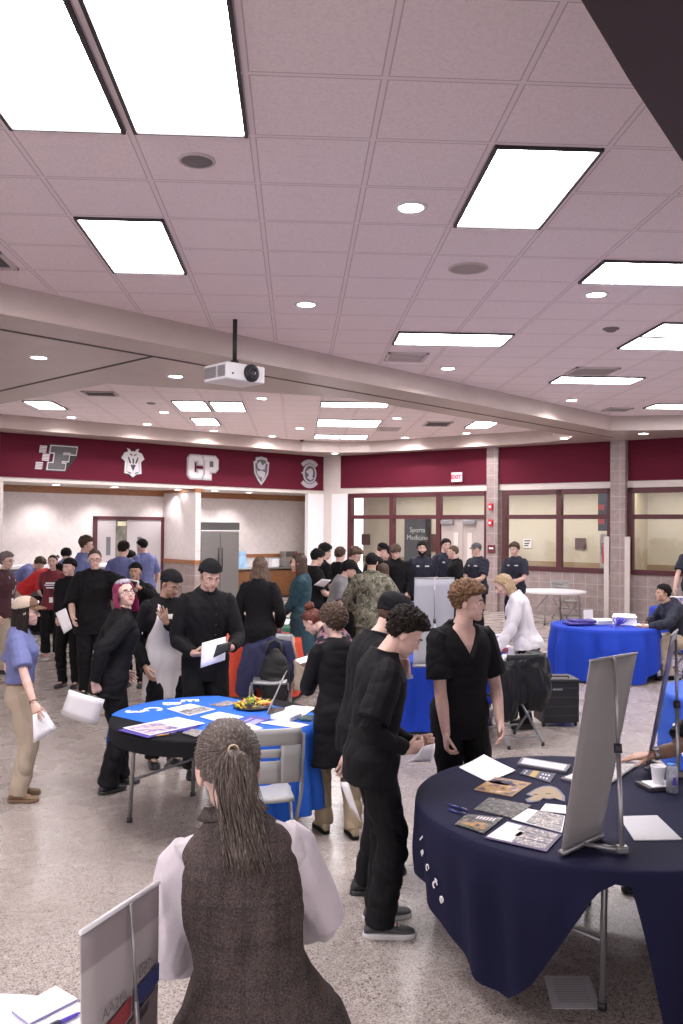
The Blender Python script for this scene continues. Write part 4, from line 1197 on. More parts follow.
C = [(-.15,-.30), (.15,-.30), (.22,-.22), (.22,-.08), (.08,-.08), (.08,-.17), (-.06,-.17), (-.06,.17), (.08,.17), (.08,.08), (.22,.08), (.22,.22), (.15,.30), (-.15,.30), (-.22,.22), (-.22,-.22)]
Pp = [(-.22,-.30), (.02,-.30), (.02,-.20), (-.03,-.20), (-.03,-.10), (.16,-.10), (.24,-.02), (.24,.22), (.16,.30), (-.22,.30), (-.22,.20), (-.17,.20), (-.17,-.20), (-.22,-.20)]
mv = lambda P, dx: [(x+dx, y) for x, y in P]
hole = [(-.03,.02), (.09,.02), (.09,.18), (-.03,.18)]
emblem('pale block letters C and P side by side on the maroon wall band', 5.42, 3.76, [('backing', mv(grow(C, .04), -.225), 0, .015, M_EL), ('backing', mv(grow(Pp, .04), .235), 0, .015, M_EL), ('letter', mv(C, -.225), .015, .04, M_EW), ('letter', mv(Pp, .235), .015, .04, M_EW), ('counter', mv(hole, .235), .04, .046, M_EG)])
s3 = sym([(0,-.42), (.12,-.28), (.24,-.08), (.27,.24), (.20,.27), (.19,.36), (.0,.40)])
parts = [('backing', grow(s3, .02), 0, .015, M_ED), ('rim', s3, .015, .03, M_EL), ('field', off(s3, .80, 0, 0), .03, .036, M_EG)]
for i, q in enumerate(([(-.16,.18), (-.05,.26), (.02,.14), (.14,.22), (.10,.04), (-.02,.02), (-.12,.06)], [(-.14,-.02), (.0,.0), (.13,-.05), (.02,-.20), (-.06,-.18)], [(0,-.32), (.10,-.18), (.14,-.05), (.04,-.14)], [(-.18,.04), (-.15,-.1), (-.08,-.2), (-.12,-.04)])): parts.append(('figure', q, .036, .044, M_EL))
emblem('grey pointed shield with carved figures on the maroon wall band', 7.36, 3.77, parts)
cir = lambda rx, ry, cx=0, cy=0, n=28: [(cx+rx*math.cos(2*PI*i/n), cy+ry*math.sin(2*PI*i/n)) for i in range(n)]
arc = lambda r0, r1, a0, a1, cy: [(r1*math.cos(rad(a0+(a1-a0)*i/10)), cy+r1*math.sin(rad(a0+(a1-a0)*i/10))) for i in range(11)]+[(r0*math.cos(rad(a1-(a1-a0)*i/10)), cy+r0*math.sin(rad(a1-(a1-a0)*i/10))) for i in range(11)]
parts = [('backing', cir(.28, .32), 0, .012, M_ED), ('ribbon', arc(.31, .43, 42, 138, 0), .0, .02, M_EL), ('ribbon', arc(.31, .43, 222, 318, 0), .0, .02, M_EL), ('rim', cir(.25, .29), .012, .03, M_EL), ('field', cir(.20, .24), .03, .036, M_EG), ('figure', cir(.09, .13, .02, .03, 14), .036, .044, M_EL), ('figure', [(-.12,-.12), (.0,-.03), (.13,-.12), (.02,-.2)], .036, .044, M_EL), ('figure', [(-.15,.06), (-.06,.14), (-.09,.0)], .036, .044, M_EL), ('tip', [(-.32,.02), (-.24,.06), (-.24,-.04)], .0, .03, M_EL)]
emblem('grey oval badge with curved ribbons at the right end of the maroon band', 9.13, 3.76, parts)
# ------------------------------------------------------------------ furniture and the things on it
TT = .755
M_NAVY = mat('navy_cloth', (.0085,.0090,.034), .8, bump=(260, .15), spec=.2)
M_BLUE = mat('royal_cloth', (.010,.045,.40), .75, bump=(260, .15), spec=.25)
M_BLUE2 = mat('bright_blue_cloth', (.012,.13,.66), .75, bump=(260, .1))
M_BLKC = mat('black_cloth', (.006,.006,.008), .85, bump=(200, .2), spec=.2)
M_ORNG = mat('orange_cloth', (.62,.060,.025), .7, bump=(120, .1))
M_WCL = mat('white_cloth', (.70,.68,.70), .8)
M_GRNC = mat('green_cloth', (.02,.15,.075), .75)
M_TOP = mat('table_top', (.74,.73,.76), .45)
M_INK = mat('ink', (.03,.03,.05), .6)
M_PURP = mat('purple', (.07,.04,.30), .5)
M_SIL = mat('silver_tube', (.34,.33,.34), .35, metal=.6)
def round_table(c, r, label, group=None, legrot=0, z=TT-.01, topm=None, lk=1.0):
    t = thing('round_table', label, 'table', (c[0], c[1], 0), legrot, group)
    MB().lathe([(.001, z-.045), (r-.05, z-.045), (r-.004, z-.042), (r, z-.025), (r-.003, z-.004), (r-.012, z), (.001, z)], 56, cap=False).build('tabletop', topm or M_TOP, t, sharp=35)
    for sx in (-1, 1):
        for sy in (-1, 1):
            m = MB().tube([(sx*r*.50*lk, sy*r*.45*lk, z-.04), (sx*r*.62*lk, sy*r*.47*lk, z-.14), (sx*r*.66*lk, sy*r*.48*lk, .02)], .016, n=10)
            l = m.build('leg', M_SIL, t)
            MB().lathe([(.02, 0), (.022, .004), (.022, .03), (.017, .035)], 12, (sx*r*.66*lk, sy*r*.48*lk, 0)).build('foot_cap', M_BLACK, l)
        MB().tube([(sx*r*.645*lk, -r*.475*lk, .30), (sx*r*.645*lk, r*.475*lk, .30)], .011, n=8).build('stretcher', M_SIL, t)
        MB().tube([(sx*r*.64*lk, 0, .32), (sx*r*.15, 0, z-.05)], .009, n=8).build('brace', M_SIL, t)
    return t
def drape(name, c, r, hem, mm, label, cat='tablecloth', n=180, fold=.035, nf=15, z=TT, seed=1, group=None, out=.012, rot=0, flare=.02, parent=None, writing=None):
    rs = np.random.RandomState(seed); ph = rs.uniform(0, 7, 6)
    m = MB(); rg = []
    rr = r+out
    def fo(a): return .55*math.sin(nf*a+ph[0]+1.3*math.sin(2*a+ph[1]))+.35*math.sin((nf*1.7//1)*a+ph[2]+math.sin(3*a+ph[3]))+.25*math.sin(5*a+ph[4])
    for q in (0.02, .4, .8, .96, .992): rg.append([V((rr*q*math.cos(2*PI*j/n), rr*q*math.sin(2*PI*j/n), z)) for j in range(n)])
    K = 16
    for i in range(K+1):
        u = i/K; row = []
        for j in range(n):
            a = 2*PI*j/n; D = hem(math.degrees(a) % 360)
            d = D*u; g = smooth01(d/.30)
            rad_ = rr + .006 + g*(fold*(fo(a)+.55) + flare*d/.7) - (.004 if i == 0 else 0)
            row.append(V((rad_*math.cos(a), rad_*math.sin(a), z-.004-d)))
        rg.append(row)
    m.rings(rg, cap=False)
    m.f.append(tuple(range(n-1, -1, -1))[::-1]); m.m.append(0)
    o = m.build(name, mm, parent, loc=(c[0], c[1], 0))
    drape.surf = lambda a, d: rr+.006+smooth01(d/.30)*(fold*(fo(a)+.55)+flare*d/.7)
    if parent is None: tag(o, label, cat, group)
    return o
kf = lambda *p: (lambda a: interp(a, [q[0] for q in p], [q[1] for q in p]))

def sheet(name, cat, label, px, mm, z=TT+.002, th=.003, group=None, curl=0, parent=None, mats=None, detail=None):
    """a flat sheet whose four corners lie on the level z; corners given where the photo shows them"""
    P = [atz(x, y, z) for x, y in px]
    c = sum(P, V())/len(P); N = 6
    m = MB()
    if len(P) == 4:
        def pt(u, v):
            p = P[0].lerp(P[1], u).lerp(P[3].lerp(P[2], u), v)
            return p-c+V((0, 0, curl*((2*u-1)**2*.6+(2*v-1)**2*.4)*(1 if u > .5 else .4)))
        top = [[pt(i/N, j/N)+V((0, 0, th)) for i in range(N+1)] for j in range(N+1)]
        bot = [[pt(i/N, j/N) for i in range(N+1)] for j in range(N+1)]
        vs = [p for r in top for p in r]+[p for r in bot for p in r]; o0 = (N+1)**2; fs = []
        for j in range(N):
            for i in range(N):
                a = j*(N+1)+i; fs.append((a, a+1, a+N+2, a+N+1)); b = a+o0; fs.append((b+N+1, b+N+2, b+1, b))
        ed = [i for i in range(N+1)]+[(j+1)*(N+1)-1 for j in range(1, N+1)]+[N*(N+1)+i for i in range(N-1, -1, -1)]+[j*(N+1) for j in range(N-1, 0, -1)]
        for a, b in zip(ed, ed[1:]+ed[:1]): fs.append((b, a, a+o0, b+o0))
        m.add(vs, fs)
    else: m.plate([p-c for p in P], (0, 0, th))
    o = m.build(name, mm, parent, smooth=False, loc=c if parent is None else None)
    if parent is None: tag(o, label, cat, group)
    if detail:
        for nm, u0, u1, v0, v1, dm in detail:
            q = [P[0].lerp(P[1], u).lerp(P[3].lerp(P[2], u), v)-c+V((0, 0, th+.0006)) for u, v in ((u0, v0), (u1, v0), (u1, v1), (u0, v1))]
            MB().plate(q, (0, 0, .0005)).build(nm, dm, o, smooth=False)
    return o
def photo_mat(name, cols, scale=26, seed=0):
    t = NT(name, .3, .5); o, x, y, z = t.pos(True)
    mp = t.n('Mapping'); mp.inputs['Location'].default_value = (seed, seed*2, 0); t.l(o, mp.inputs[0])
    n = t.noise(mp.outputs[0], scale, 4, .6); v = t.n('TexVoronoi'); v.inputs['Scale'].default_value = scale*1.3; t.l(mp.outputs[0], v.inputs['Vector'])
    s = t.n('SeparateColor'); t.l(v.outputs['Color'], s.inputs[0])
    f = t.math('ADD', t.math('MULTIPLY', n, .6), t.math('MULTIPLY', s.outputs[0], .4))
    t.col(t.ramp(f, [(.28+.44*i/(len(cols)-1), c) for i, c in enumerate(cols)])); return t.m
PH_DARK = photo_mat('print_dark', [(.01,.012,.016), (.05,.055,.045), (.02,.022,.03), (.22,.21,.19), (.05,.05,.07), (.40,.36,.30)], 52)
PH_GOLD = photo_mat('print_gold', [(.02,.02,.06), (.10,.09,.20), (.55,.36,.07), (.38,.16,.06), (.70,.62,.55)], 26, 3)
PH_MIX = photo_mat('print_people', [(.03,.035,.09), (.30,.26,.25), (.06,.10,.16), (.62,.55,.50), (.20,.14,.10), (.75,.72,.72)], 62, 5)
PH_PURP = photo_mat('print_purple', [(.05,.03,.22), (.25,.20,.42), (.60,.45,.40), (.75,.70,.78)], 18, 8)
PH_BW = photo_mat('print_bw', [(.03,.03,.03), (.55,.53,.55), (.12,.12,.12), (.80,.78,.80)], 20, 9)

# ---- navy table at right front
BC = (1.54, 4.44)
round_table(BC, .90, 'round folding table under the dark navy cloth at right front', legrot=38.5, lk=.77)
o = drape('tablecloth', BC, .90, kf((0,.45), (60,.45), (120,.50), (150,.36), (178,.34), (190,.40), (203,.50), (214,.61), (225,.67), (234,.55), (244,.30), (251,.10), (256,.055), (260,.06), (264,.30), (270,.70), (300,.73), (330,.6), (360,.45)), M_NAVY, 'dark navy tablecloth with hanging corners on the right front table', fold=.032, nf=19, seed=4, flare=-.07)
# white script on the left flank of the navy cloth
for i, (ch, a, d, sz) in enumerate((('l', 190, .12, .09), ('a', 193, .17, .08), ('c', 196, .22, .09), ('t', 199, .28, .13), ('e', 202, .34, .09))):
    mb = text_mb(ch, sz*.85, .003); A = rad(a); nrm = V((math.cos(A), math.sin(A), 0)); tg = V((-math.sin(A), math.cos(A), 0))
    R = M((V((0, 0, -1))*.8+tg*.6, V((0, 0, 1))*.6+tg*.8, nrm)).transposed()
    mb.xf(R=R, t=nrm*(drape.surf(A, d)+.012)+V((0, 0, TT-d))); mb.build('lettering', M_WCL, o, smooth=False)
sheet('paper', 'paper', 'white sheet touched by the hand of the boy in the V-neck', [(459,768), (484,756), (516,772), (487,782)], M_PAPER, curl=.008)
sheet('document_stack', 'papers', 'long dark folder with a white top sheet at the far edge of the navy table', [(517,766), (522,759), (571,767), (566,774)], mat('folder', (.12,.11,.14), .5), th=.014, detail=[('top_sheet', .12, .88, .06, .94, mat('pale_print', (.62,.60,.64), .6))])
sheet('card', 'card', 'navy card with a gold stripe and small white marks on the navy table', [(519.5,774), (524.5,769.5), (556,774), (550,783)], mat('navy_card', (.02,.02,.06), .4), z=TT+.003, detail=[('gold_stripe', .05, .95, .30, .50, mat('gold', (.45,.30,.06), .4))]+[('white_mark', a, a+.16, b, b+.05, M_PAPER) for a in (.2, .58) for b in (.10, .62, .72, .82)])
sheet('brochure', 'brochure', 'yellow and blue photo brochure with a tan border on the navy table', [(473.8,790), (494.3,777), (531.6,783.7), (511.7,797)], mat('tan_border', (.40,.25,.14), .4), th=.004, detail=[('print', .05, .95, .05, .95, PH_GOLD), ('title_band', .55, .8, .08, .6, mat('title_navy', (.03,.03,.12), .4)), ('title_text', .62, .72, .12, .55, M_PAPER)])
g = [(526,795), (535,789.5), (542.5,786.8), (550,786.3), (556,788), (560,791), (565,797), (565,802), (560,801), (555,799), (549,800), (543,799), (539,802), (528,803), (525,800), (533,797)]
o = sheet('cutout_sign', 'cutout', 'tan animal head shaped cutout lying on the navy table', g, mat('grey_edge', (.14,.14,.20), .5), th=.004)
c = atz(546, 795, TT+.0065); P = [atz(x, y, TT+.0065) for x, y in g]; k = sum(P, V())/len(P)
MB().plate([(p-k)*.86+V((0, 0, .0045)) for p in P], (0, 0, .001)).build('tan_shape', mat('tan', (.33,.24,.14), .5), o, smooth=False)
for q in ((.02, .02), (-.05, .01)): MB().ell((q[0], q[1], .0058), (.016, .006, .001)).build('dark_mark', M_INK, o)
sheet('brochure', 'brochure', 'dark photo brochure lying behind the one with big white letters', [(473.8,810), (489,798), (532,806), (511.7,818.5)], PH_DARK, th=.005)
sheet('brochure', 'brochure', 'dark brochure with big white letters nearest the two pens', [(455,824.7), (466.6,814.4), (503.5,818.5), (484,834)], PH_DARK, z=TT+.004, th=.004, detail=[('white_letter', .70, .90, .36+.09*i, .41+.09*i, M_PAPER) for i in range(6)]+[('gold_print', .15, .5, .1, .9, PH_GOLD)])
sheet('flyer', 'flyer', 'photo collage flyer half under the front flyer by the banner', [(511.7,819.5), (528,809), (565,816.5), (562,833)], M_PAPER, z=TT+.003, detail=[('print', .02, .98, .28, .98, PH_MIX)])
sheet('flyer', 'flyer', 'white flyer with photo rows and a violet border at the front of the navy table', [(484,838), (507.6,821.6), (562,835), (546.6,852)], mat('violet_edge', (.10,.07,.16), .5), z=TT+.006, detail=[('white_area', .06, .94, .02, .44, M_PAPER), ('photo_row', .08, .34, .42, .95, PH_MIX), ('photo_row', .38, .64, .36, .95, PH_MIX), ('photo_row', .68, .94, .30, .95, PH_MIX)])
sheet('paper', 'paper', 'blank white sheet peeking out beside the tabletop banner', [(540,811), (545.5,804), (566,806), (566,814)], M_PAPER, z=TT+.002)
sheet('magazine', 'magazine', 'white and dark magazine stack under the reaching hand', [(560,780), (600,764), (640,765), (603,791)], mat('mag_edge', (.10,.09,.12), .5), th=.012, detail=[('page', .06, .94, .05, .50, M_PAPER), ('print', .06, .94, .55, .95, PH_MIX)])
sheet('card', 'card', 'blank light grey card right of the banner foot', [(618.7,817), (657,816), (682,840), (634.5,841)], mat('grey_card', (.46,.45,.48), .5), th=.004)
def pen(label, a, b, z, mm, r=.0052):
    A, B = atz(*a, z), atz(*b, z); d = (B-A).normalized(); t = thing('pen', label, 'pen', A)
    L = (B-A).length
    MB().tube([V(), d*.012, d*L*.62], [.0022, r*.9, r], n=10).build('barrel', mm, t)
    MB().tube([d*L*.62, d*L*.97, d*L], [r*1.08, r*1.08, r*.8], n=10).build('cap', mat('pen_cap', (.02,.025,.10), .3), t)
    MB().box(d*L*.82+V((0, 0, r*1.5)), (L*.26, .004, .002), R=Rz(math.degrees(math.atan2(d.y, d.x)))).build('clip', M_GREYM, t)
pen('upper dark blue pen on the navy table', (447.5,804), (468,811), TT+.007, mat('pen_blue', (.03,.04,.22), .3))
pen('lower dark blue pen on the navy table', (447.5,809), (467,815), TT+.007, mat('pen_blue', (.03,.04,.22), .3))
def upright(label, a, b, ta, tb, foot, mm, name='tabletop_banner', cat='banner', pole_at=.5, rail=M_GREYM, poletop=None, pr=.009, clamp=True, back=None, base_len=None):
    """banner panel from its four corners (bottom a,b; top ta,tb world points), support pole standing on foot"""
    a, b, ta, tb, foot = map(V, (a, b, ta, tb, foot)); c = a.copy()
    t = thing(name, label, cat, c); n = (b-a).cross(ta-a).normalized()*.004
    m = MB(); NX, NY = 6, 10
    for sgn in (0,):
        rows = []
        for j in range(NY+1):
            v = j/NY; rows.append([a.lerp(b, u/NX).lerp(ta.lerp(tb, u/NX), v)-c+n*1.2*math.sin(u/NX*PI)*math.sin(v*PI) for u in range(NX+1)])
        m.rings(rows, cap=False, closed=False)
    p = m.build('panel', mm, t, solid=.004)
    MB().tube([ta-c, tb-c], .0065, n=8).build('top_rail', rail, t)
    MB().tube([a-c, b-c], (.016, .016), n=10).build('bottom_cassette', rail, t)
    top = (poletop or ta.lerp(tb, pole_at))
    MB().tube([foot-c, (foot.lerp(top, .52))-c], pr, n=10).build('pole_lower', M_SIL, t)
    MB().tube([(foot.lerp(top, .50))-c, top-c], pr*.72, n=10).build('pole_upper', M_SIL, t)
    q = foot.lerp(top, .51)-c
    if clamp: MB().tube([q-(top-foot).normalized()*.02, q+(top-foot).normalized()*.02], pr*1.7, n=10).build('clamp', M_DARK, t)
    mid = a.lerp(b, .5)
    MB().tube([foot+V((0,0,-.0))-c, mid-c], (.014, .009), n=8).build('base_bar', M_SIL, t)
    MB().box(foot-c+V((0, 0, .004)), (.05, .04, .03)).build('foot', M_GREYM, t, smooth=False, bevel=.006)
    return t, c
Zt = TT+.018
M_BBACK = mat('banner_back', (.27,.25,.24), .6, noise=(2, .1))
a = atz(561, 853, Zt); b = atz(601, 835, Zt)
upright('grey backed leaning tabletop banner seen from behind on the navy table', a, b, aty(590, 661, 3.86), aty(637, 653, 4.12), atz(622, 850, Zt), M_BBACK, poletop=aty(614.5, 657, 3.97), pr=.011)
# banner turned edge on at the right side of the navy table
a = atz(646, 768, Zt+.03); ed = Rz(-6) @ V((a.x, a.y, 0)).normalized(); b = a+ed*.36
ta = aty(671, 636, a.y+.02); ed2 = Rz(-6) @ V((ta.x, ta.y, 0)).normalized(); tb = ta+ed2*.36
upright('thin banner seen edge on at the far right of the navy table', a, b, ta, tb, atz(678, 775, Zt), mat('banner_print', (.10,.085,.16), .4, noise=(14, .9)), poletop=aty(676, 640, a.y+.20), pr=.012)
def can_cup():
    p = atz(672, 793, TT); t = thing('drink_can', 'slim silver and blue drink can on the navy table', 'can', p)
    MB().lathe([(.001,0), (.026,0), (.031,.006), (.0315,.015), (.0315,.130), (.026,.148), (.025,.152)], 24, cap=False).build('body', mat('can_silver', (.30,.31,.36), .3, metal=.6, noise=(22, .5)), t)
    MB().lathe([(.0255,.148), (.027,.152), (.024,.155), (.001,.153)], 24, cap=False).build('lid', mat('can_blue', (.03,.18,.55), .3, metal=.5), t)
    MB().plate([V((-.012,-.033,.05)), V((.012,-.033,.05)), V((.008,-.033,.09)), V((-.008,-.033,.09))], (0, .003, 0)).build('emblem', M_PURP, t, smooth=False)
    p = atz(658, 783, TT+.03); t = thing('paper_cup', 'white paper cup behind the drink can', 'cup', p)
    MB().lathe([(.001,0), (.028,0), (.039,.088), (.041,.092), (.038,.094), (.036,.086), (.026,.006), (.001,.006)], 24, cap=False).build('cup', M_PAPER, t)
    p = atz(656, 788, TT); t = thing('tray', 'small dark tray with white tissue under the paper cup', 'tray', p, 10)
    MB().box((0, 0, .012), (.17, .14, .022)).build('base', M_DARK, t, smooth=False, bevel=.004); MB().box((.01, -.01, .026), (.14, .11, .008)).build('tissue', M_PAPER, t, smooth=False, bevel=.003)
can_cup()
o = sheet('paper', 'paper', 'printed sheet lying on the floor under the navy table', [(544,976), (589,976), (601,1009), (552,1009)], mat('floor_paper', (.60,.58,.60), .7), z=.002, th=.002, detail=[('text_line', .16, .84, .12+.075*i, .145+.075*i, mat('grey_ink', (.38,.37,.39), .7)) for i in range(10)])

# ---- table with black cover and blue runner
AC = (-.58, 6.50)
round_table(AC, .755, 'round folding table under black cover and blue runner', legrot=-32)
drape('tablecloth', AC, .755, kf((0,.13), (90,.16), (180,.10), (230,.11), (270,.10), (360,.13)), M_BLKC, 'black fitted cover on the round table with the blue runner', fold=.006, nf=9, seed=9, out=.005)
def clipped_runner():
    L1a, L1b = atz(112, 716, TT), atz(215, 739, TT); L2a, L2b = atz(207, 694, TT), atz(316, 714, TT)
    c = V((*AC, 0)); d = ((L1b-L1a).normalized()+(L2b-L2a).normalized()).normalized(); d.z = 0; d.normalize(); n = V((-d.y, d.x, 0))
    v0 = ((L1a+L1b)/2-c).dot(n); v1 = ((L2a+L2b)/2-c).dot(n)
    R = .755+.018; m = MB(); NX = 30; rows = []
    for j in range(NX+1):
        v = v0+(v1-v0)*j/NX; hl = math.sqrt(max(.0001, R*R-v*v)); row = []
        def P(u, z, k=0): return d*u + n*v + V((0, 0, z))
        for u in np.linspace(-hl, hl, 17): row.append(P(u, TT+.004))
        w = .03*math.sin(j*1.25)+.014*math.sin(j*2.9+1)
        for i in range(1, 11):
            q = i/10; row.append(P(hl+.012+(.05+w)*smooth01(q), TT+.002-.57*q))
        pre = []
        for i in range(10, 0, -1):
            q = i/10; pre.append(P(-hl-.012-(.03+w)*smooth01(q), TT+.002-.22*q))
        rows.append(pre+row)
    m.rings(rows, cap=False, closed=False)
    o = tag(m.build('table_runner', M_BLUE2, loc=(c.x, c.y, 0)), 'bright blue runner with white letters across the black covered round table', 'runner')
    for ch, px, py, sz in (('E', 189, 700.5, .15), ('B', 171, 703.5, .15), ('C', 152, 709, .15), ('3', 134, 711.5, .15)):
        p = atz(px, py, TT+.0055)-c; mb = text_mb(ch, sz*1.25, .001, .008); a = math.degrees(math.atan2(-n.y, -n.x)) ; mb.xf(R=Rz(a+48), t=p); mb.build('lettering', M_PAPER, o, smooth=False)
clipped_runner()
z2 = TT+.008
sheet('folder', 'folder', 'purple folder under the open brochure at the left of the blue runner', [(118,730.5), (168,719), (200,727), (148,738)], M_PURP, z=z2)
sheet('brochure', 'brochure', 'open brochure with violet photo and white page at the left of the runner', [(123,728), (177.6,717.4), (205,723.5), (150,735.5)], M_PAPER, z=z2+.006, detail=[('photo', .02, .55, .10, .95, PH_PURP)])
sheet('brochure', 'brochure', 'black and white photo brochure beside the runner letters', [(167,709), (190.5,704), (215.5,709.5), (189,716)], M_PAPER, z=z2, detail=[('photo', .05, .95, .45, .95, PH_BW)])
sheet('photo_card', 'card', 'small photo card near the far edge of the blue runner', [(209.5,704.8), (226.7,701), (240,703), (221,707)], PH_MIX, z=z2)
sheet('photo_card', 'card', 'photo card half hidden behind the ponytail woman on the black cover', [(182,733), (192,729), (205,731), (196,737)], PH_MIX, z=z2)
sheet('paper', 'paper', 'blank white sheet in the middle of the blue runner', [(200,717), (219,712), (243.8,717), (223.8,723.4)], M_PAPER, z=z2)
sheet('leaflet', 'leaflet', 'violet leaflet with pale print between the blank sheet and the candy', [(228.6,725.7), (251.4,715.8), (270.5,719), (245.7,730)], mat('violet_print', (.06,.05,.34), .5), z=z2, detail=[('pale_print', .2, .8, .2, .35, mat('pale_v', (.35,.33,.60), .5)), ('pale_print', .2, .8, .5, .9, mat('pale_v', (.35,.33,.60), .5))])
sheet('notepad', 'notepad', 'small white notepad lying on the violet leaflet', [(234.3,727.6), (247.6,723.8), (262.9,728.6), (250.5,731.8)], M_PAPER, z=z2+.006, th=.006)
sheet('paper', 'paper', 'large white sheet beside the clear sign holder', [(272,711.7), (292.5,705.5), (316,707.6), (300.7,717.8)], M_PAPER, z=z2)
sheet('paper', 'paper', 'long white sheet at the near right edge of the blue runner', [(259,723), (280,720), (309.5,725), (297,728.5)], M_PAPER, z=z2)
sheet('leaflet_stack', 'leaflets', 'stack of small white leaflets on the right of the blue runner', [(270.5,719), (284,714.5), (302,717), (290,722)], M_PAPER, z=z2+.005, th=.03)
sheet('phone', 'phone', 'dark green phone at the right edge of the blue runner', [(299,720), (303.8,716), (314,716.5), (311.4,721)], mat('phone_green', (.03,.10,.10), .25), z=z2+.006, th=.009)
pen('yellow pencil on the black cover below the open brochure', (156.7,735.8), (176,733), z2+.005, mat('pencil_yellow', (.60,.33,.02), .5), r=.0045)
t = thing('sign_holder', 'clear slanted sign holder standing behind the candy pile', 'sign holder', atz(268, 711, z2))
p = V(t.location); tp = aty(285, 673, p.y+.05)-p
MB().plate([V((-.01,-.11,0)), V((.012,.12,0)), tp+V((.012,.11,0)), tp+V((-.01,-.12,0))], (.006, 0, .002)).build('panel', mat('acrylic', (.55,.53,.55), .15), t, smooth=False)
MB().plate([V((-.005,-.11,.0)), V((.012,.12,0)), V((.13,.10,0)), V((.11,-.13,0))], (0, 0, .005)).build('foot_plate', mat('acrylic_dark', (.10,.10,.11), .2), t, smooth=False)
# candy on a black tray
ct = atz(253, 707.5, z2); t = thing('tray', 'black tray under the candy pile', 'tray', ct)
MB().lathe([(.001,0), (.13,0), (.15,.012), (.148,.016), (.128,.005), (.001,.004)], 32, cap=False).build('dish', M_BLACK, t)
rs = random.Random(3); cm = [mat('candy_yellow', (.72,.50,.03), .3), mat('candy_orange', (.65,.22,.03), .3), mat('candy_green', (.22,.40,.06), .3), mat('candy_red', (.50,.06,.03), .3), mat('candy_gold', (.60,.42,.10), .3)]
for i in range(46):
    a = rs.uniform(0, 2*PI); r = .135*math.sqrt(rs.random()); z = .022+.055*(1-(r/.14)**1.5)*rs.uniform(.5, 1)
    t = thing('wrapped_candy', 'small candy in a shiny yellow, orange or green wrapper in the pile', 'candy', ct+V((r*math.cos(a), r*math.sin(a)*.9, z)), 0, 'wrapped candies in the pile'); t.rotation_euler = (rs.uniform(-.7, .7), rs.uniform(-.7, .7), rs.uniform(0, 6))
    mm = cm[rs.choice((0, 0, 0, 1, 2, 3, 4, 4))]
    MB().ell((0, 0, 0), (.021, .012, .009), n=10, k=6).build('sweet', mm, t)
    for q in (-1, 1): MB().rings([[V((q*.019+q*.018*u, .015*u*v, .003*math.sin(v*9))) for v in (-1, -.5, 0, .5, 1)] for u in (.15, 1)], cap=False, closed=False).build('twist', mm, t)

# ---- chairs
M_CHP = mat('chair_plastic', (.38,.375,.37), .45); M_CHM = mat('chair_metal', (.33,.33,.34), .4, metal=.5)
def folding_chair(c, rz, label, pm=None, fm=None, back=True):
    pm = pm or M_CHP; fm = fm or M_CHM
    t = thing('folding_chair', label, 'chair', (c[0], c[1], 0), rz)      # faces +Y, back at -Y
    m = MB(); W, D = .40, .38
    rows = [[V((x*W/2*(1-.08*v), -.16+v*D, .445+.012*abs(x)**2-.010*(1-v)+(-.02 if v > .9 else 0))) for x in np.linspace(-1, 1, 9)] for v in np.linspace(0, 1, 9)]
    m.rings(rows, cap=False, closed=False); m.build('seat', pm, t, solid=.025)
    m = MB()
    def B(x, z): return V((x*(1+.03*z), -.205-.16*(z-.45)-.035*(1-(x/.22)**2)*1.0, z))
    def pan(x0, x1, z0, z1, n=6):
        m.rings([[B(x0+(x1-x0)*i/n, z) for i in range(n+1)] for z in np.linspace(z0, z1, 4)], cap=False, closed=False)
    pan(-.22, .22, .82, .92, 12); pan(-.22, -.10, .58, .82); pan(.10, .22, .58, .82); pan(-.10, .10, .745, .79); pan(-.10, .10, .58, .715)
    m.build('backrest', pm, t, solid=.022)
    for q in (-1, 1):
        l = MB().tube([B(q*.235, .88)+V((0, .01, 0)), B(q*.235, .50)+V((0, .01, 0)), (q*.225, .25, .02)], .012, n=8).build('front_leg', fm, t)
        MB().tube([(q*.225, .25, 0), (q*.225, .25, .035)], .016, n=8).build('foot_cap', M_BLACK, l)
        l = MB().tube([(q*.20, .18, .43), (q*.20, -.28, .02)], .012, n=8).build('rear_leg', fm, t)
        MB().tube([(q*.20, -.28, 0), (q*.20, -.28, .035)], .016, n=8).build('foot_cap', M_BLACK, l)
    MB().tube([(-.20, -.24, .09), (.20, -.24, .09)], .009, n=8).build('stretcher', fm, t)
    MB().tube([(-.225, .20, .11), (.225, .20, .11)], .009, n=8).build('stretcher', fm, t)
    return t
def blob(parts, vox, sm, amp=.01, fr=25, seed=1):
    vs, fs, ns = union(parts, vox, sm); vs = folds(vs, ns, amp, fr, seed); return from_np(vs, fs)
folding_chair((-.215, 5.66), 6, 'light grey plastic folding chair pushed up to the blue runner table')
# far white table and its chair
p = atz(553, 590.5, .745); EC = (p.x, p.y)
round_table(EC, .75, 'bare white round folding table by the tiled far wall', legrot=20, z=.745)
folding_chair((EC[0]+.55, EC[1]+.78), 195, 'grey folding chair behind the bare white table')
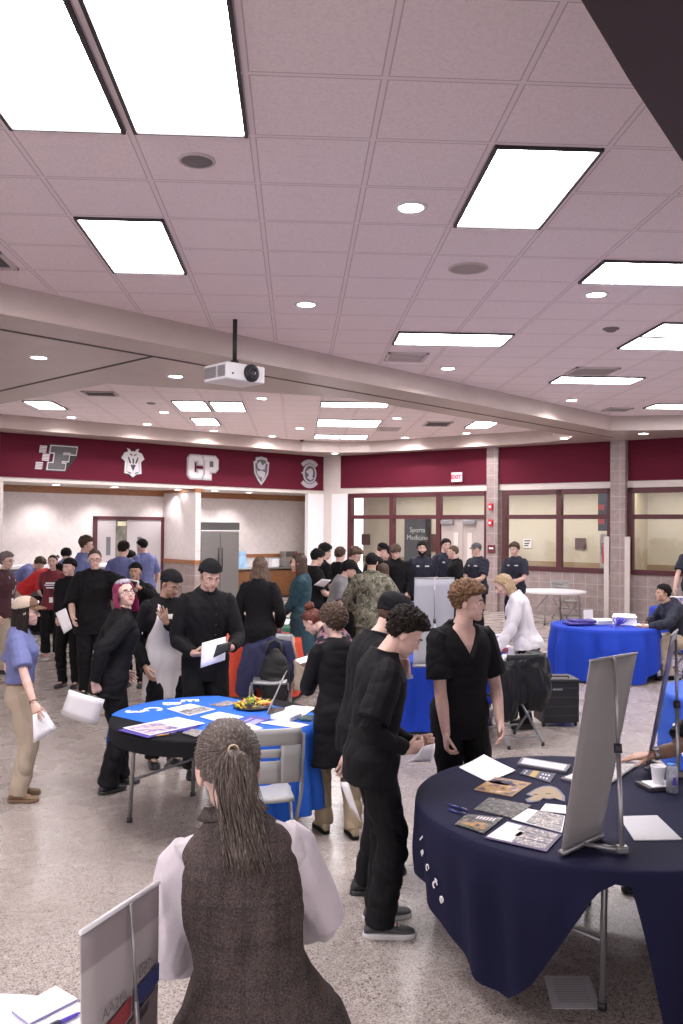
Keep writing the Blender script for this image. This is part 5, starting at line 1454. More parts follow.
# royal blue table with bags
DC = (4.55, 12.72)
round_table(DC, .755, 'round table under the long royal blue cloth near the seated man', legrot=35)
drape('tablecloth', DC, .755, kf((0,.62), (180,.70), (240,.72), (285,.74), (300,.66), (330,.50), (360,.62)), M_BLUE, 'long royal blue tablecloth on the table with purple bags', fold=.05, nf=14, seed=11)
c = V((*DC, TT+.004))
for i, (dx, dy, sx, sy, h, a, l) in enumerate(((-.42,-.10,.40,.26,.035,8,'lowest folded purple bag on the royal blue table'), (-.36,-.06,.38,.25,.03,-10,'topmost folded purple bag on the royal blue table'))):
    m = MB().box((0,0,h/2), (sx, sy, h)); vs, fs, ns = union(m, .012, 3); vs = folds(vs, ns, .012, 40, i)
    o = from_np(vs, fs).build('folded_bag', mat('bag_purple', (.035,.02,.20), .5), loc=c+V((dx, dy, .01+.035*i)), bevel=0); o.rotation_euler = (0, 0, rad(a)); tag(o, l, 'bag', 'folded bags')
for dx, dy, sx, sy, h, a, l in ((.02,.10,.34,.24,.07,12,'low white box behind the purple ribbons'), (.30,.0,.36,.26,.15,-20,'tall white open box near the seated man'), (.48,-.14,.26,.2,.02,5,'thin white paper pad at the edge nearest the seated man')):
    t = thing('paper_box', l, 'box', c+V((dx, dy, 0)), a)
    m = MB(); m.box((0, 0, h/2), (sx, sy, h), taper=.86); m.build('carton', M_PAPER, t, smooth=False, bevel=.004)
    MB().plate([V((-sx*.43, -sy*.43, h)), V((sx*.43, -sy*.43, h)), V((sx*.5, -sy*.62, h*.78)), V((-sx*.5, -sy*.62, h*.78))], (0, 0, .003)).build('flap', M_PAPER, t, smooth=False)
m = MB(); rs = random.Random(5)
for i in range(26):
    a = rs.uniform(0, 2*PI); b = rs.uniform(.2, 1.3); d = V((math.cos(a)*math.cos(b)*1.4, math.sin(a)*math.cos(b), math.sin(b)*.55)); s = d.orthogonal().normalized()
    m.tube([V(), d*.06+s*.02, d*.11+s*.05, d*.12+s*.09], [(.010, .0015), (.012, .0015), (.011, .0015), (.004, .0012)], n=6)
tag(m.build('ribbon_bow', mat('ribbon', (.06,.04,.42), .3), loc=c+V((.10,-.28,.02))), 'bunch of curled violet ribbons on the royal blue table', 'ribbon')
t = thing('sign_holder', 'small clear sign holder behind the purple bags', 'sign holder', c+V((-.20,.10,0)), 15)
MB().plate([V((-.08,0,0)), V((.08,0,0)), V((.10,.05,.20)), V((-.06,.05,.20))], (0, .006, 0)).build('panel', mat('acrylic', (.55,.53,.55), .15), t, smooth=False)
MB().box((0, .03, .004), (.17, .09, .008)).build('foot_plate', mat('acrylic', (.55,.53,.55), .15), t, smooth=False)
# centre table with the grey banner
FC = (1.60, 9.78)
round_table(FC, .755, 'round table under a royal blue cloth behind the boy in the V-neck', legrot=5)
drape('tablecloth', FC, .755, kf((0,.3), (40,.6), (180,.7), (240,.72), (280,.66), (310,.35), (330,.25), (360,.3)), M_BLUE, 'royal blue cloth on the table holding the grey banner', fold=.05, nf=13, seed=21)
a, b = atz(413, 666, TT+.02), atz(453, 665, TT+.02)
upright('pale grey upright banner back with a centre pole standing on the blue table', a, b, aty(414.5, 578, a.y+.03), aty(454.5, 578, b.y+.03), (a+b)/2+V((0,-.10,0)), mat('banner_grey', (.36,.36,.41), .5), poletop=aty(434.5, 577, a.y-.02), pr=.009)
sheet('paper', 'paper', 'white sheet pile by the woman in the white cardigan', [(492,668), (503,655), (520,657), (512,670)], M_PAPER, th=.01)
zf = TT+.002
for px, py, sz, mm, l in ((505,652,(.20,.13,.06),mat('pink_box', (.55,.16,.20), .5),'pink and white box on the table before the woman in the cardigan'), (497,645,(.12,.10,.12),mat('lilac_box', (.40,.36,.55), .5),'lilac bag standing on the table before the woman in the cardigan'), (516,657,(.14,.10,.10),M_WPL,'white tub at the right edge of that same goods table')):
    p = atz(px, py, zf); t = thing('goods_box', l, 'box', p, 20); MB().box((0, 0, sz[2]/2), sz).build('carton', mm, t, smooth=False, bevel=.01); MB().box((0, 0, sz[2]+.004), (sz[0]*.8, sz[1]*.7, .008)).build('lid', M_PAPER, t, smooth=False, bevel=.002)
# chair with dark puffer jacket
jc = atz(522, 748, 0)
folding_chair((jc.x-.05, jc.y+.28), 20, 'dark metal chair hidden under the black puffer jacket', M_BLACK, M_CHM)
m = MB(); z0 = .90
for q, h in ((0, 0), (1, 0)): pass
m.tube([(-.30,-.30,.62), (-.22,-.30,.86), (0,-.30,.90), (.22,-.29,.93), (.30,-.28,.80)], [.09, .11, .11, .11, .09], n=12, round_=True)
m.tube([(-.25,-.36,.82), (-.26,-.38,.55), (-.23,-.36,.34)], [(.12,.07), (.15,.08), (.13,.06)], n=12, round_=True)
m.tube([(.10,-.36,.86), (.16,-.40,.60), (.14,-.38,.42)], [(.16,.08), (.17,.09), (.14,.06)], n=12, round_=True)
m.tube([(.28,-.28,.90), (.36,-.22,.74), (.30,-.20,.52)], [.08, .09, .07], n=12, round_=True)
m.tube([(-.12,-.36,.80), (-.10,-.38,.52)], [(.16,.07), (.14,.06)], n=12, round_=True)
o = blob(m, .014, 3, .016, 38, 3).build('jacket', mat('puffer', (.0055,.006,.008), .5, spec=.3), loc=(jc.x-.08, jc.y+.30, .03)); o.scale = (.86,.9,.88); o.rotation_euler = (0, 0, rad(20)); tag(o, 'black puffer jacket draped over the chair behind the V-neck boy', 'jacket')
# black rolling crate
bc = atz(560, 727, 0); t = thing('rolling_crate', 'black plastic rolling crate on the floor beside the royal blue cloth', 'crate', (bc.x, bc.y+.16, 0), 3)
MB().box((0, 0, .265), (.40, .32, .45)).build('body', M_BLACK, t, smooth=False, bevel=.012)
for z in (.12, .22, .32, .42): MB().box((0, -.163, z), (.385, .012, .012)).build('rib', mat('crate_rib', (.035,.035,.038), .5), t, smooth=False)
for q in (-1, 1): MB().box((q*.195, -.163, .27), (.015, .014, .44)).build('corner_post', MATS['crate_rib'], t, smooth=False)
MB().box((0, 0, .505), (.42, .34, .035)).build('lid', MATS['crate_rib'], t, smooth=False, bevel=.01)
MB().tube([(-.10, -.12, .52), (-.10, -.12, .545), (.10, -.12, .545), (.10, -.12, .52)], .009, n=8).build('handle', M_DARK, t)
MB().box((-.04, -.171, .41), (.11, .004, .02)).build('label_plate', mat('plate_grey', (.25,.25,.26), .4), t, smooth=False)
for q in (-1, 1): MB().tube([(q*.17, -.12, .035), (q*.19, -.12, .035)], .035, n=14).build('wheel', M_DARK, t)
# blue table cut by the right edge, with white letters
HCN = (3.96, 7.35)
round_table(HCN, .755, 'round table under the blue lettered cloth at the right edge')
o = drape('tablecloth', HCN, .755, kf((0,.6), (360,.6)), mat('mid_blue_cloth', (.016,.085,.50), .75), 'blue tablecloth with big white letters cut by the right edge', fold=.012, nf=9, seed=31)
for ch, a, d in (('U', 206, .34), ('P', 226, .26)):
    mb = text_mb(ch, .42, .006, .025); A = rad(a); nrm = V((math.cos(A), math.sin(A), 0)); tg = V((-math.sin(A), math.cos(A), 0))
    mb.xf(R=M((tg*.94+V((0,0,.34)), V((0,0,.94))-tg*.34, nrm)).transposed(), t=nrm*(drape.surf(A, d)+.014)+V((0, 0, TT-d))); mb.build('lettering', M_PAPER, o, smooth=False)
IC = (gx(695, 15.4), 15.4)
round_table(IC, .755, 'round table under the blue cloth behind the seated man')
drape('tablecloth', IC, .755, kf((0,.7), (360,.7)), M_BLUE, 'royal blue tablecloth behind the seated man at the right edge', fold=.03, nf=11, seed=51)
p = atz(679, 606, TT+.004); t = thing('patterned_box', 'red, white and blue patterned box on the cloth behind the seated man', 'box', p, 12)
MB().box((0, 0, .08), (.30, .22, .16)).build('carton', photo_mat('print_flag', [(.30,.03,.05), (.65,.62,.64), (.04,.06,.30), (.60,.10,.12), (.70,.68,.70)], 12, 4), t, smooth=False, bevel=.01); MB().box((0, 0, .165), (.31, .23, .012)).build('lid', M_PAPER, t, smooth=False)
# orange table and the chair with bag
OC = (-.70, 11.2)
round_table(OC, .755, 'round table under an orange cloth behind the backpack')
drape('tablecloth', OC, .755, kf((0,.68), (360,.68)), M_ORNG, 'bright orange tablecloth behind the chair with the backpack', fold=.03, nf=11, seed=41)
p = atz(279, 640, TT); t = thing('bottle', 'tall mauve water bottle on the orange cloth', 'bottle', aty(279, 636, 10.75)*1); t.location.z = TT+.004
MB().lathe([(.001,0), (.036,0), (.038,.01), (.038,.20), (.022,.235), (.020,.245)], 20, cap=False).build('flask', mat('mauve', (.16,.06,.09), .4), t); MB().lathe([(.024,.24), (.024,.28), (.001,.282)], 16, cap=False).build('lid', M_BLACK, t)
cb = atz(270, 722, 0)
folding_chair((cb.x, cb.y+.15), 178, 'grey folding chair carrying the navy coat and the backpack', M_CHM, M_CHM)
m = MB()
m.tube([(-.22,0,.82), (0,.02,.89), (.20,0,.84)], [.06, .07, .06], n=12, round_=True)
m.tube([(-.22,-.02,.84), (-.26,-.06,.55), (-.30,-.06,.33)], [(.10,.05), (.13,.06), (.11,.05)], n=12, round_=True)
m.tube([(-.06,-.02,.86), (-.08,-.05,.55), (-.12,-.05,.42)], [(.13,.05), (.13,.05), (.1,.04)], n=12, round_=True)
m.tube([(.18,-.02,.86), (.20,-.05,.60), (.18,-.05,.46)], [(.08,.05), (.08,.05), (.07,.04)], n=12, round_=True)
o = blob(m, .014, 3, .012, 34, 6).build('coat', mat('navy_coat', (.012,.014,.060), .7), loc=(cb.x, cb.y+.32, -.06)); tag(o, 'navy coat hung over the chair behind the blue runner table', 'coat')
t = thing('backpack', 'black backpack hanging on the chair with the navy coat', 'backpack', (cb.x+.05, cb.y+.10, .22), 4)
m = MB(); m.tube([(0,0,.03), (0,0,.12), (0,.0,.32), (0,.02,.46), (0,.03,.52)], [(.14,.10), (.17,.12), (.165,.11), (.13,.09), (.07,.06)], n=18, round_=True); vs, fs, ns = union(m, .012, 3); from_np(folds(vs, ns, .006, 30, 8), fs).build('bag', mat('pack_black', (.006,.006,.007), .7), t)
m = MB(); m.tube([(0,-.10,.05), (0,-.115,.14), (0,-.10,.24)], [(.10,.04), (.125,.05), (.10,.035)], n=16, round_=True); m.build('front_pocket', mat('pack_black2', (.009,.009,.010), .6), t)
MB().tube([(-.10,.06,.50), (-.08,.12,.62), (.0,.13,.66), (.06,.12,.62), (.08,.06,.50)], (.018,.006), n=6).build('strap', M_BLACK, t)
MB().plate([V((-.02,-.155,.12)), V((.03,-.155,.14)), V((.05,-.150,.17)), V((.015,-.155,.15))], (0,.004,0)).build('logo_mark', M_PAPER, t, smooth=False)
t = thing('tote_bag', 'cream tote bag hanging beside the backpack', 'bag', (cb.x+.34, cb.y+.22, .30), -12)
m = MB(); m.box((0,0,.18), (.16,.08,.34)); vs, fs, ns = union(m, .014, 3); from_np(folds(vs, ns, .012, 34, 9), fs).build('bag', mat('tote', (.46,.38,.30), .8), t); MB().tube([(-.05,0,.34), (-.10,.0,.55), (-.10,.02,.62)], (.014,.004), n=6).build('strap', mat('tote', (.46,.38,.30), .8), t)

# ---- white table and banner at the lower left corner
CC = (-.92, 1.94)
round_table(CC, .755, 'bare white round table in the lower left corner', z=TT-.003, topm=mat('table_white', (.78,.76,.80), .4), legrot=30)
sheet('notepad', 'notepad', 'white notepad with a violet edge on the corner table', [(11.7,1012.8), (55.6,987.9), (77.6,1001), (29,1026)], mat('pad_violet', (.35,.32,.62), .6), z=TT-.002, th=.006, detail=[('page', 0, 1, 0, 1, M_PAPER)])
pen('violet and black pen lying on the corner table', (80.5,1012.5), (48,1028), TT+.004, mat('pen_violet', (.10,.06,.50), .3), r=.006)
def corner_banner():
    t = NT('banner_show', .5, .3)
    o, x, y, z = t.pos(True)
    ta, tb = aty(80.5, 933, 1.98), aty(158.5, 882, 2.27); a = V((ta.x+.01, ta.y-.0, TT+.02)); b = V((tb.x-.0, tb.y, TT+.02))
    d = (b-a).normalized(); c = a
    u = t.math('DIVIDE', t.math('ADD', t.math('MULTIPLY', x, d.x), t.math('MULTIPLY', y, d.y)), (b-a).length)
    # broad printed bands showing through the fabric, running parallel to the top edge
    v = t.math('DIVIDE', z, ta.z-a.z)
    c1 = t.ramp(v, [(0, (.30,.25,.25)), (.46, (.42,.375,.37)), (.80, (.46,.41,.405)), (.815, (.33,.28,.28))], False)
    t.col(c1)
    tt, cc = upright('white tabletop banner seen from behind on the corner table', a, b, ta, tb, a.lerp(b, .55)+V((.042,-.02,0)), t.m, clamp=False, poletop=ta.lerp(tb, .56)+V((.011,-.006,0)), pr=.006, rail=M_WPL)
    nrm = (b-a).cross(V((0, 0, 1))).normalized()
    def Q(uu, zz): return a.lerp(b, uu)+V((0, 0, zz))-c+nrm*.010
    H = ta.z-a.z
    for nm, pts, mm in (('red_stripe', [(.16,.43), (.56,.455), (.56,.41), (.16,.37)], mat('print_red', (.30,.045,.05), .5)), ('blue_stripe', [(.60,.46), (.97,.475), (.97,.43), (.60,.405)], mat('print_blue', (.035,.045,.14), .5)), ('dark_photo', [(.30,.38), (.96,.42), (.90,.22), (.30,.22)], mat('print_umber', (.17,.13,.135), .5)), ('dark_streak', [(.66,.395), (.84,.405), (.80,.385), (.68,.37)], mat('print_dark2', (.06,.055,.08), .5))):  # stripes and dark areas are all part of the banner print
        MB().plate([Q(u, z-.205) for u, z in pts], nrm*.0006).build(nm, mm, tt, smooth=False)
    for tx, u0, zz, sz in (('080-', .78, .285, .042), ('AA2IA', .34, .262, .038)):
        mb = text_mb(tx, sz, .0006); dd = (b-a).normalized(); mb.xf(R=M((dd, V((0, 0, 1)), nrm)).transposed(), t=Q(u0, zz)+nrm*.001); mb.build('lettering', mat('print_faint', (.20,.17,.17), .6), tt, smooth=False)
corner_banner()

# ---- serving side: refrigerator, counter, service tables
def lthing(name, label, cat, s, d, rz=0): p = lw(s, 0, d); return thing(name, label, cat, p, math.degrees(math.atan2(LD.y, LD.x))+rz)
t = lthing('refrigerator', 'tall stainless steel double refrigerator against the recess wall', 'refrigerator', 6.62, 1.32)
MB().box((0, 0, 1.06), (1.32, .8, 2.0)).build('cabinet', M_STEEL, t, smooth=False, bevel=.01)
MB().box((0, -.39, 2.17), (1.32, .06, .22)).build('top_panel', mat('steel_dark', (.15,.15,.15), .3, metal=.7), t, smooth=False)
MB().box((0, -.43, 2.04), (1.30, .03, .03)).build('light_rail', M_WPL, t, smooth=False)
for q in (-1, 1):
    d = MB().box((q*.325, -.41, 1.02), (.63, .04, 1.90)).build('door', mat('steel_door', (.30,.295,.29), .35, metal=.8), t, smooth=False, bevel=.006)
    MB().tube([(q*.06, -.45, .95), (q*.06, -.45, 1.55)], .014, n=8).build('handle', M_DARK, d)
    for i in (-1, 1): MB().box((q*.325+i*.24, -.36, .05), (.06, .06, .1)).build('leg', M_DARK, t)
t = lthing('counter', 'long wooden counter with a steel top along the recess wall', 'counter', 8.66, 1.42)
MB().box((0, 0, .45), (2.72, .66, .78)).build('cabinet', mat('counter_wood', (.20,.085,.035), .4, noise=(5, .3, (1, 1, 12))), t, smooth=False)
MB().box((0, -.02, .90), (2.76, .74, .05)).build('steel_top', M_STEEL, t, smooth=False, bevel=.008)
MB().box((0, 0, .03), (2.6, .6, .06)).build('plinth', M_DARK, t, smooth=False)
for i in range(4):
    d = MB().box((-.99+i*.66, -.338, .46), (.62, .02, .70)).build('door', MATS['counter_wood'], t, smooth=False, bevel=.005); MB().tube([(-.74+i*.66, -.36, .68), (-.54+i*.48, -.36, .80)], .008, n=6).build('handle', M_GREYM, d)
def on_counter(name, label, cat, s, d=1.36): p = lw(s, .927, d); return thing(name, label, cat, p, math.degrees(math.atan2(LD.y, LD.x)))
t = on_counter('coffee_machine', 'steel coffee machine on the counter behind the woman in teal', 'coffee machine', onrecess(289, 560, 1.36)[0])
MB().box((0, .06, .24), (.42, .30, .48)).build('body', M_STEEL, t, smooth=False, bevel=.015); MB().box((.0, -.12, .40), (.40, .12, .16)).build('brew_head', mat('steel_dark', (.15,.15,.15), .3, metal=.7), t, smooth=False, bevel=.01); MB().lathe([(.06,.03), (.08,.06), (.07,.18), (.04,.20)], 14, (.05,-.12,0)).build('jug', M_BLACK, t); MB().box((.1, -.18, .42), (.06, .01, .05)).build('panel', M_RED, t)
t = on_counter('display_board', 'light blue display board on the counter beside the refrigerator', 'display', 7.58); MB().plate([V((-.30,-.02,0)), V((.30,-.02,0)), V((.30,.08,.50)), V((-.30,.08,.50))], (0, .015, 0)).build('board', mat('board_blue', (.32,.52,.78), .5, noise=(4, .4)), t, smooth=False); MB().box((0, .08, .02), (.4, .16, .03)).build('foot', M_WPL, t)
t = on_counter('container', 'white container on the counter between display board and coffee machine', 'box', onrecess(274, 560, 1.3)[0], 1.3); MB().box((0, 0, .13), (.26, .2, .26)).build('box', M_WPL, t, smooth=False, bevel=.02); MB().box((0, 0, .27), (.28, .22, .03)).build('lid', mat('lid_grey', (.5,.5,.52), .5), t, smooth=False, bevel=.005)
# high serving bar with white top at the far left
t = lthing('serving_counter', 'white topped serving counter behind the bending students at far left', 'counter', 1.3, -1.2)
MB().box((0, 0, .60), (3.4, .6, 1.2)).build('cabinet', mat('bar_grey', (.33,.32,.33), .5), t, smooth=False); MB().box((0, -.05, 1.235), (3.6, .85, .07)).build('top', M_WPL, t, smooth=False, bevel=.01)
p = lw(.86, 1.27, -1.25); t = thing('tap', 'small dark tap on the white serving counter', 'tap', p); MB().tube([(0,0,0), (0,0,.16), (.05,-.03,.20), (.08,-.05,.15)], .025, n=10).build('spout', M_DARK, t); MB().lathe([(.05,0), (.05,.03), (.03,.04)], 12).build('base', M_DARK, t)
# tables among the far crowd
for (px, Y, mm, lab, lab2, hemd) in ((402, 14.6, M_WCL, 'round table under a white cloth in front of the uniformed man', 'white tablecloth between the uniformed man and the bearded man', .68), (264, 12.9, M_GRNC, 'round table under a green cloth behind the woman in teal', 'green tablecloth behind the woman in teal', .70), (54, 18.3, M_BLKC, 'round table under a black cloth by the red shirted person', 'black tablecloth by the red shirted person at far left', .68)):
    x = gx(px, Y); round_table((x, Y), .755, lab); drape('tablecloth', (x, Y), .755, kf((0,hemd), (360,hemd)), mm, lab2, fold=.03, nf=11, seed=int(px))
for px, py, l in ((282,621,'white tray of papers on the green cloth'), (270,622,'white plates on the green cloth nearest the woman in teal')):
    sheet('paper', 'paper', l, [(px-8,py+3), (px-4,py-2), (px+10,py-1), (px+6,py+4)], M_PAPER, z=TT+.003, th=.01)
sheet('paper', 'paper', 'white sheet in front of the bearded man on the white cloth', [(399,610), (402,605), (412,606), (410,611)], M_PAPER, z=TT+.003, th=.02)
for i, (px, py) in enumerate(((414,604.5), (420,605), (426,604.5), (431,605.5))):
    p = atz(px, py, TT+.004); t = thing('folded_shirt', ['first','second','third','fourth'][i]+' folded navy item from the left before the bearded man', 'shirt', p, 10*i); MB().box((0,0,.03), (.16,.18,.055)).build('fabric', mat('item_navy', (.03,.04,.16), .7), t, smooth=False, bevel=.02); MB().box((0,0,.058), (.06,.05,.004)).build('print', M_PAPER, t, smooth=False)
# ------------------------------------------------------------------ the people
K_BLACK = mat('cloth_black', (.0048,.0046,.0060), .8, bump=(220, .15), spec=.22)
K_BLACK2 = mat('cloth_soft_black', (.0068,.0066,.0084), .85, bump=(160, .2), spec=.2)
K_NAVY = mat('cloth_navy', (.0085,.0105,.026), .8, bump=(220, .15))
K_PERI = mat('cloth_periwinkle', (.135,.155,.335), .8, bump=(200, .15))
K_KHAKI = mat('cloth_khaki', (.40,.325,.245), .85, noise=(6, .08), bump=(160, .2))
K_TAN = mat('cloth_tan', (.30,.235,.15), .85, noise=(8, .15), bump=(120, .2))
K_MAR = mat('cloth_maroon', (.155,.018,.028), .8)
K_DMAR = mat('cloth_dark_maroon', (.060,.018,.026), .85, bump=(60, .3))
K_REDS = mat('cloth_red', (.56,.018,.020), .75)
K_TEAL = mat('cloth_teal', (.008,.042,.058), .8, bump=(90, .2))
K_GREY = mat('cloth_grey', (.19,.185,.195), .85)
K_WHITE = mat('cloth_white', (.66,.63,.66), .8, bump=(120, .25))
K_APRON = mat('cloth_apron', (.66,.62,.62), .8, noise=(10, .06), bump=(40, .3))
K_BLUSH = mat('cloth_blush', (.63,.57,.60), .75, bump=(60, .2))
K_SHOE = mat('shoe_black', (.016,.016,.018), .45); K_SHOEG = mat('shoe_grey', (.055,.055,.060), .6); K_SOLEW = mat('sole_white', (.55,.54,.53), .6); K_SHOET = mat('shoe_tan', (.19,.115,.06), .6); K_SHOEB = mat('shoe_beige', (.42,.36,.32), .7); mat('shoe_lace', (.03,.03,.033), .8)
def hairmat(name, c, c2=None):
    dk = c[0] < .03; t = NT(name, .6 if dk else .45, .18 if dk else .35); o = t.n('TexCoord').outputs['Object']; mp = t.n('Mapping'); mp.inputs['Scale'].default_value = (1, 1, .10); t.l(o, mp.inputs[0])
    n = t.noise(mp.outputs[0], 170, 4, .65); c2 = c2 or tuple(min(1, x*2.1+.01) for x in c)
    t.col(t.ramp(n, [(.30, tuple(x*.55 for x in c)), (.5, c), (.72, c2)])); t.bump(n, .5, .006); return t.m
H_DARK = hairmat('hair_dark', (.013,.0085,.0065), (.022,.015,.012)); H_BLACK = hairmat('hair_black', (.006,.0055,.006), (.012,.011,.012)); H_BROWN = hairmat('hair_brown', (.055,.030,.017)); H_GING = hairmat('hair_sandy', (.135,.068,.030)); H_MED = hairmat('hair_medium', (.085,.052,.033))
H_BLOND = hairmat('hair_blond', (.36,.25,.14), (.62,.50,.33)); H_GREY = hairmat('hair_grey', (.16,.13,.12), (.34,.30,.28)); H_RED = hairmat('hair_red', (.10,.022,.014)); H_PINK = hairmat('hair_pink', (.19,.012,.062), (.40,.03,.14)); H_HIGH = hairmat('hair_highlight', (.085,.050,.034), (.30,.20,.13)); H_PONY = hairmat('hair_pony', (.125,.096,.080), (.36,.30,.265)); H_SILV = hairmat('hair_silver', (.30,.29,.33), (.5,.5,.55))
def camo():
    t = NT('cloth_camouflage', .85, .2); o, x, y, z = t.pos(True)
    n1 = t.noise(o, 14, 5, .7); n2 = t.noise(o, 21, 5, .7); mp = t.n('Mapping'); mp.inputs['Location'].default_value = (5, 3, 1); t.l(o, mp.inputs[0]); n3 = t.noise(mp.outputs[0], 17, 5, .7)
    c = t.mix(t.math('GREATER_THAN', n1, .52), (.185,.17,.125), (.085,.09,.06)); c = t.mix(t.math('GREATER_THAN', n2, .57), c, (.30,.285,.235)); c = t.mix(t.math('GREATER_THAN', n3, .60), c, (.022,.022,.018)); t.col(c); return t.m
def tweed():
    t = NT('cloth_tweed', .9, .15); o, x, y, z = t.pos(True)
    n = t.noise(o, 210, 3, .7); big = t.noise(o, 9, 2)
    c = t.ramp(t.math('ADD', t.math('MULTIPLY', n, .75), t.math('MULTIPLY', big, .25)), [(.33, (.022,.017,.017)), (.47, (.066,.051,.048)), (.60, (.115,.092,.086)), (.72, (.19,.16,.15))])
    def ln(q, per, w): return t.math('LESS_THAN', t.math('ABSOLUTE', t.math('SUBTRACT', t.math('FRACT', t.math('ADD', t.math('DIVIDE', q, per), 20.5)), .5)), w)
    c = t.mix(t.math('MULTIPLY', ln(x, .085, .045), .22), c, (.115,.075,.06)); c = t.mix(t.math('MULTIPLY', ln(z, .095, .045), .22), c, (.115,.075,.06))
    c = t.mix(t.math('MULTIPLY', ln(t.math('ADD', x, .04), .085, .08), .18), c, (.02,.016,.018)); c = t.mix(t.math('MULTIPLY', ln(t.math('ADD', z, .045), .095, .08), .18), c, (.02,.016,.018))
    t.col(c); t.bump(n, .3, .003); return t.m
def fairisle():
    t = NT('cloth_patterned_knit', .9, .1); o, x, y, z = t.pos(True)
    tri = t.math('ABSOLUTE', t.math('SUBTRACT', t.math('FRACT', t.math('ADD', t.math('DIVIDE', t.math('ADD', x, y), .075), 20)), .5))
    b = t.math('FRACT', t.math('ADD', t.math('DIVIDE', t.math('ADD', z, t.math('MULTIPLY', tri, .055)), .085), 20))
    t.col(t.ramp(b, [(0, (.020,.020,.032)), (.22, (.30,.17,.19)), (.36, (.03,.028,.05)), (.50, (.34,.26,.27)), (.60, (.20,.05,.075)), (.76, (.022,.022,.035))], True)); return t.m
M_CAMO, M_TWEED, M_FAIR = camo(), tweed(), fairisle()
SK1, SK2, SK3, SK4 = (.56,.35,.275), (.62,.40,.33), (.46,.27,.19), (.36,.20,.135)
def at2(px, Y): return (gx(px, Y), Y)
NAMET = mat('name_white', (.6,.6,.62), .6)

# 1 -- woman with the ponytail, back to the camera
p = Person('woman seen from behind in brown tweed vest and white sleeves with long ponytail', at2(260, 2.32), 1.60, -6, 'f', w=1.06, lean=2, bend=6, side=-7, head=(-6, 17, -3), L=(-.10,.27,.92), R=(.06,.30,.97), eL=(-.8,-.45,-.7), eR=(1,-.5,-.4), skin=SK2, vox=.006, hs=1.05)
p.pants(K_BLACK2); p.shoes(K_SHOE); p.top(K_BLUSH, 'blouse', 'long', .56, .019, 'crew', fold=.006)
p.top(M_TWEED, 'vest', None, .40, .021, 'stand', flare=.040, fold=.007, shs=1.17, ff=.625)
m = MB()                                     # turned up collar, open at the front
rows = []
for u in (0, .5, 1):
    rows.append([p.neck + p.R2 @ V((math.cos(t)*(p.nr*1.30+.028*u*abs(math.cos(t))+.012*u), math.sin(t)*(p.nr*1.30+.022*u)-.006, .012+.050*math.sin(PI*(u*.75+.1))-.03*max(0, math.sin(t))*u)) for t in [rad(-238+296*i/28) for i in range(29)]])
m.rings(rows, cap=False, closed=False); m.build('collar', M_TWEED, p.root, solid=.007)
p.hair(H_PONY, 'slick')
m = MB(); rs = random.Random(11)
tie = V((0,-.128,.150))
for i in range(520):          # hair drawn back to the tie
    az = rs.uniform(70, 290); el = rs.uniform(-42, 80); a, e = rad(az), rad(el)
    d = V((math.sin(a)*math.cos(e), math.cos(a)*math.cos(e), math.sin(e)))
    q0 = SKULL_C+d*(skull_r(d)+.006); pts = []
    for u in (0, .25, .5, .75, 1):
        q = q0.lerp(tie, u); dd = (q-SKULL_C).normalized(); rr = skull_r(dd)+.007+.004*rs.random()
        pts.append(SKULL_C+dd*max(rr, 0) if u < .95 else tie+V((rs.uniform(-.010,.010), .006, rs.uniform(-.010,.010))))
    m.tube(pts, [.0012,.0018,.0020,.0019,.0016], n=4)
p.hxf(m); m.build('drawn_back_hair', H_PONY, p.root)
T0 = p.H(tie); down = V((0,0,-1)); bk = p.R2 @ V((0,-1,0)); m = MB()
for i in range(620):
    a = rs.uniform(0, 2*PI); r = math.sqrt(rs.random()); L_ = .15+.15*rs.random()**1.3; pts, rd = [], []
    drift = rs.uniform(-.020, .060)*(L_/.40); wob = rs.uniform(0, 6)
    for u in np.linspace(0, 1, 9):
        sp = (.012+.050*math.sin(min(1, u*1.9)*PI*.62)*(1-.45*u))*r
        c = T0 + V((.012,-.012,.004))*0 + bk*(.022*math.sin(min(1, u*4)*PI/2)+.012*u+.02*u*(1-u)) + down*(L_*u-.010*math.sin(min(1, u*5)*PI)) + V((drift*u*u+.030*u*u, 0, 0))
        c = c+V((math.cos(a)*sp+.004*math.sin(wob+u*6), math.sin(a)*sp*.5, 0))
        zf_ = max(.5, min(.845, c.z/p.h)); yb = p.front(zf_, max(-.12, min(.12, c.x-p.neck.x)), .010+.022*(.5-.5*math.sin(a))*(1-.5*u), .03, back=True)[0].y
        c.y = min(c.y, yb) if c.z < p.neck.z+.02 else c.y
        pts.append(c); rd.append(.0021*(1-.75*u)+.0005)
    m.tube(pts, rd, n=4)
m.tube([T0+bk*.012, T0+bk*.024+down*.03, T0+bk*.030+down*.08, T0+bk*.034+down*.13], [(.012,.012),(.028,.020),(.038,.022),(.026,.014)], n=14)
m.build('ponytail', H_PONY, p.root)
m = MB(); m.lathe([(.0105,-.006), (.0155,-.003), (.0155,.003), (.0105,.006)], 14, cap=False); m.xf(R=(p.Rh @ Rx(70)), t=T0+bk*.006); m.build('hair_tie', mat('tie_gold', (.45,.33,.20), .4), p.root)

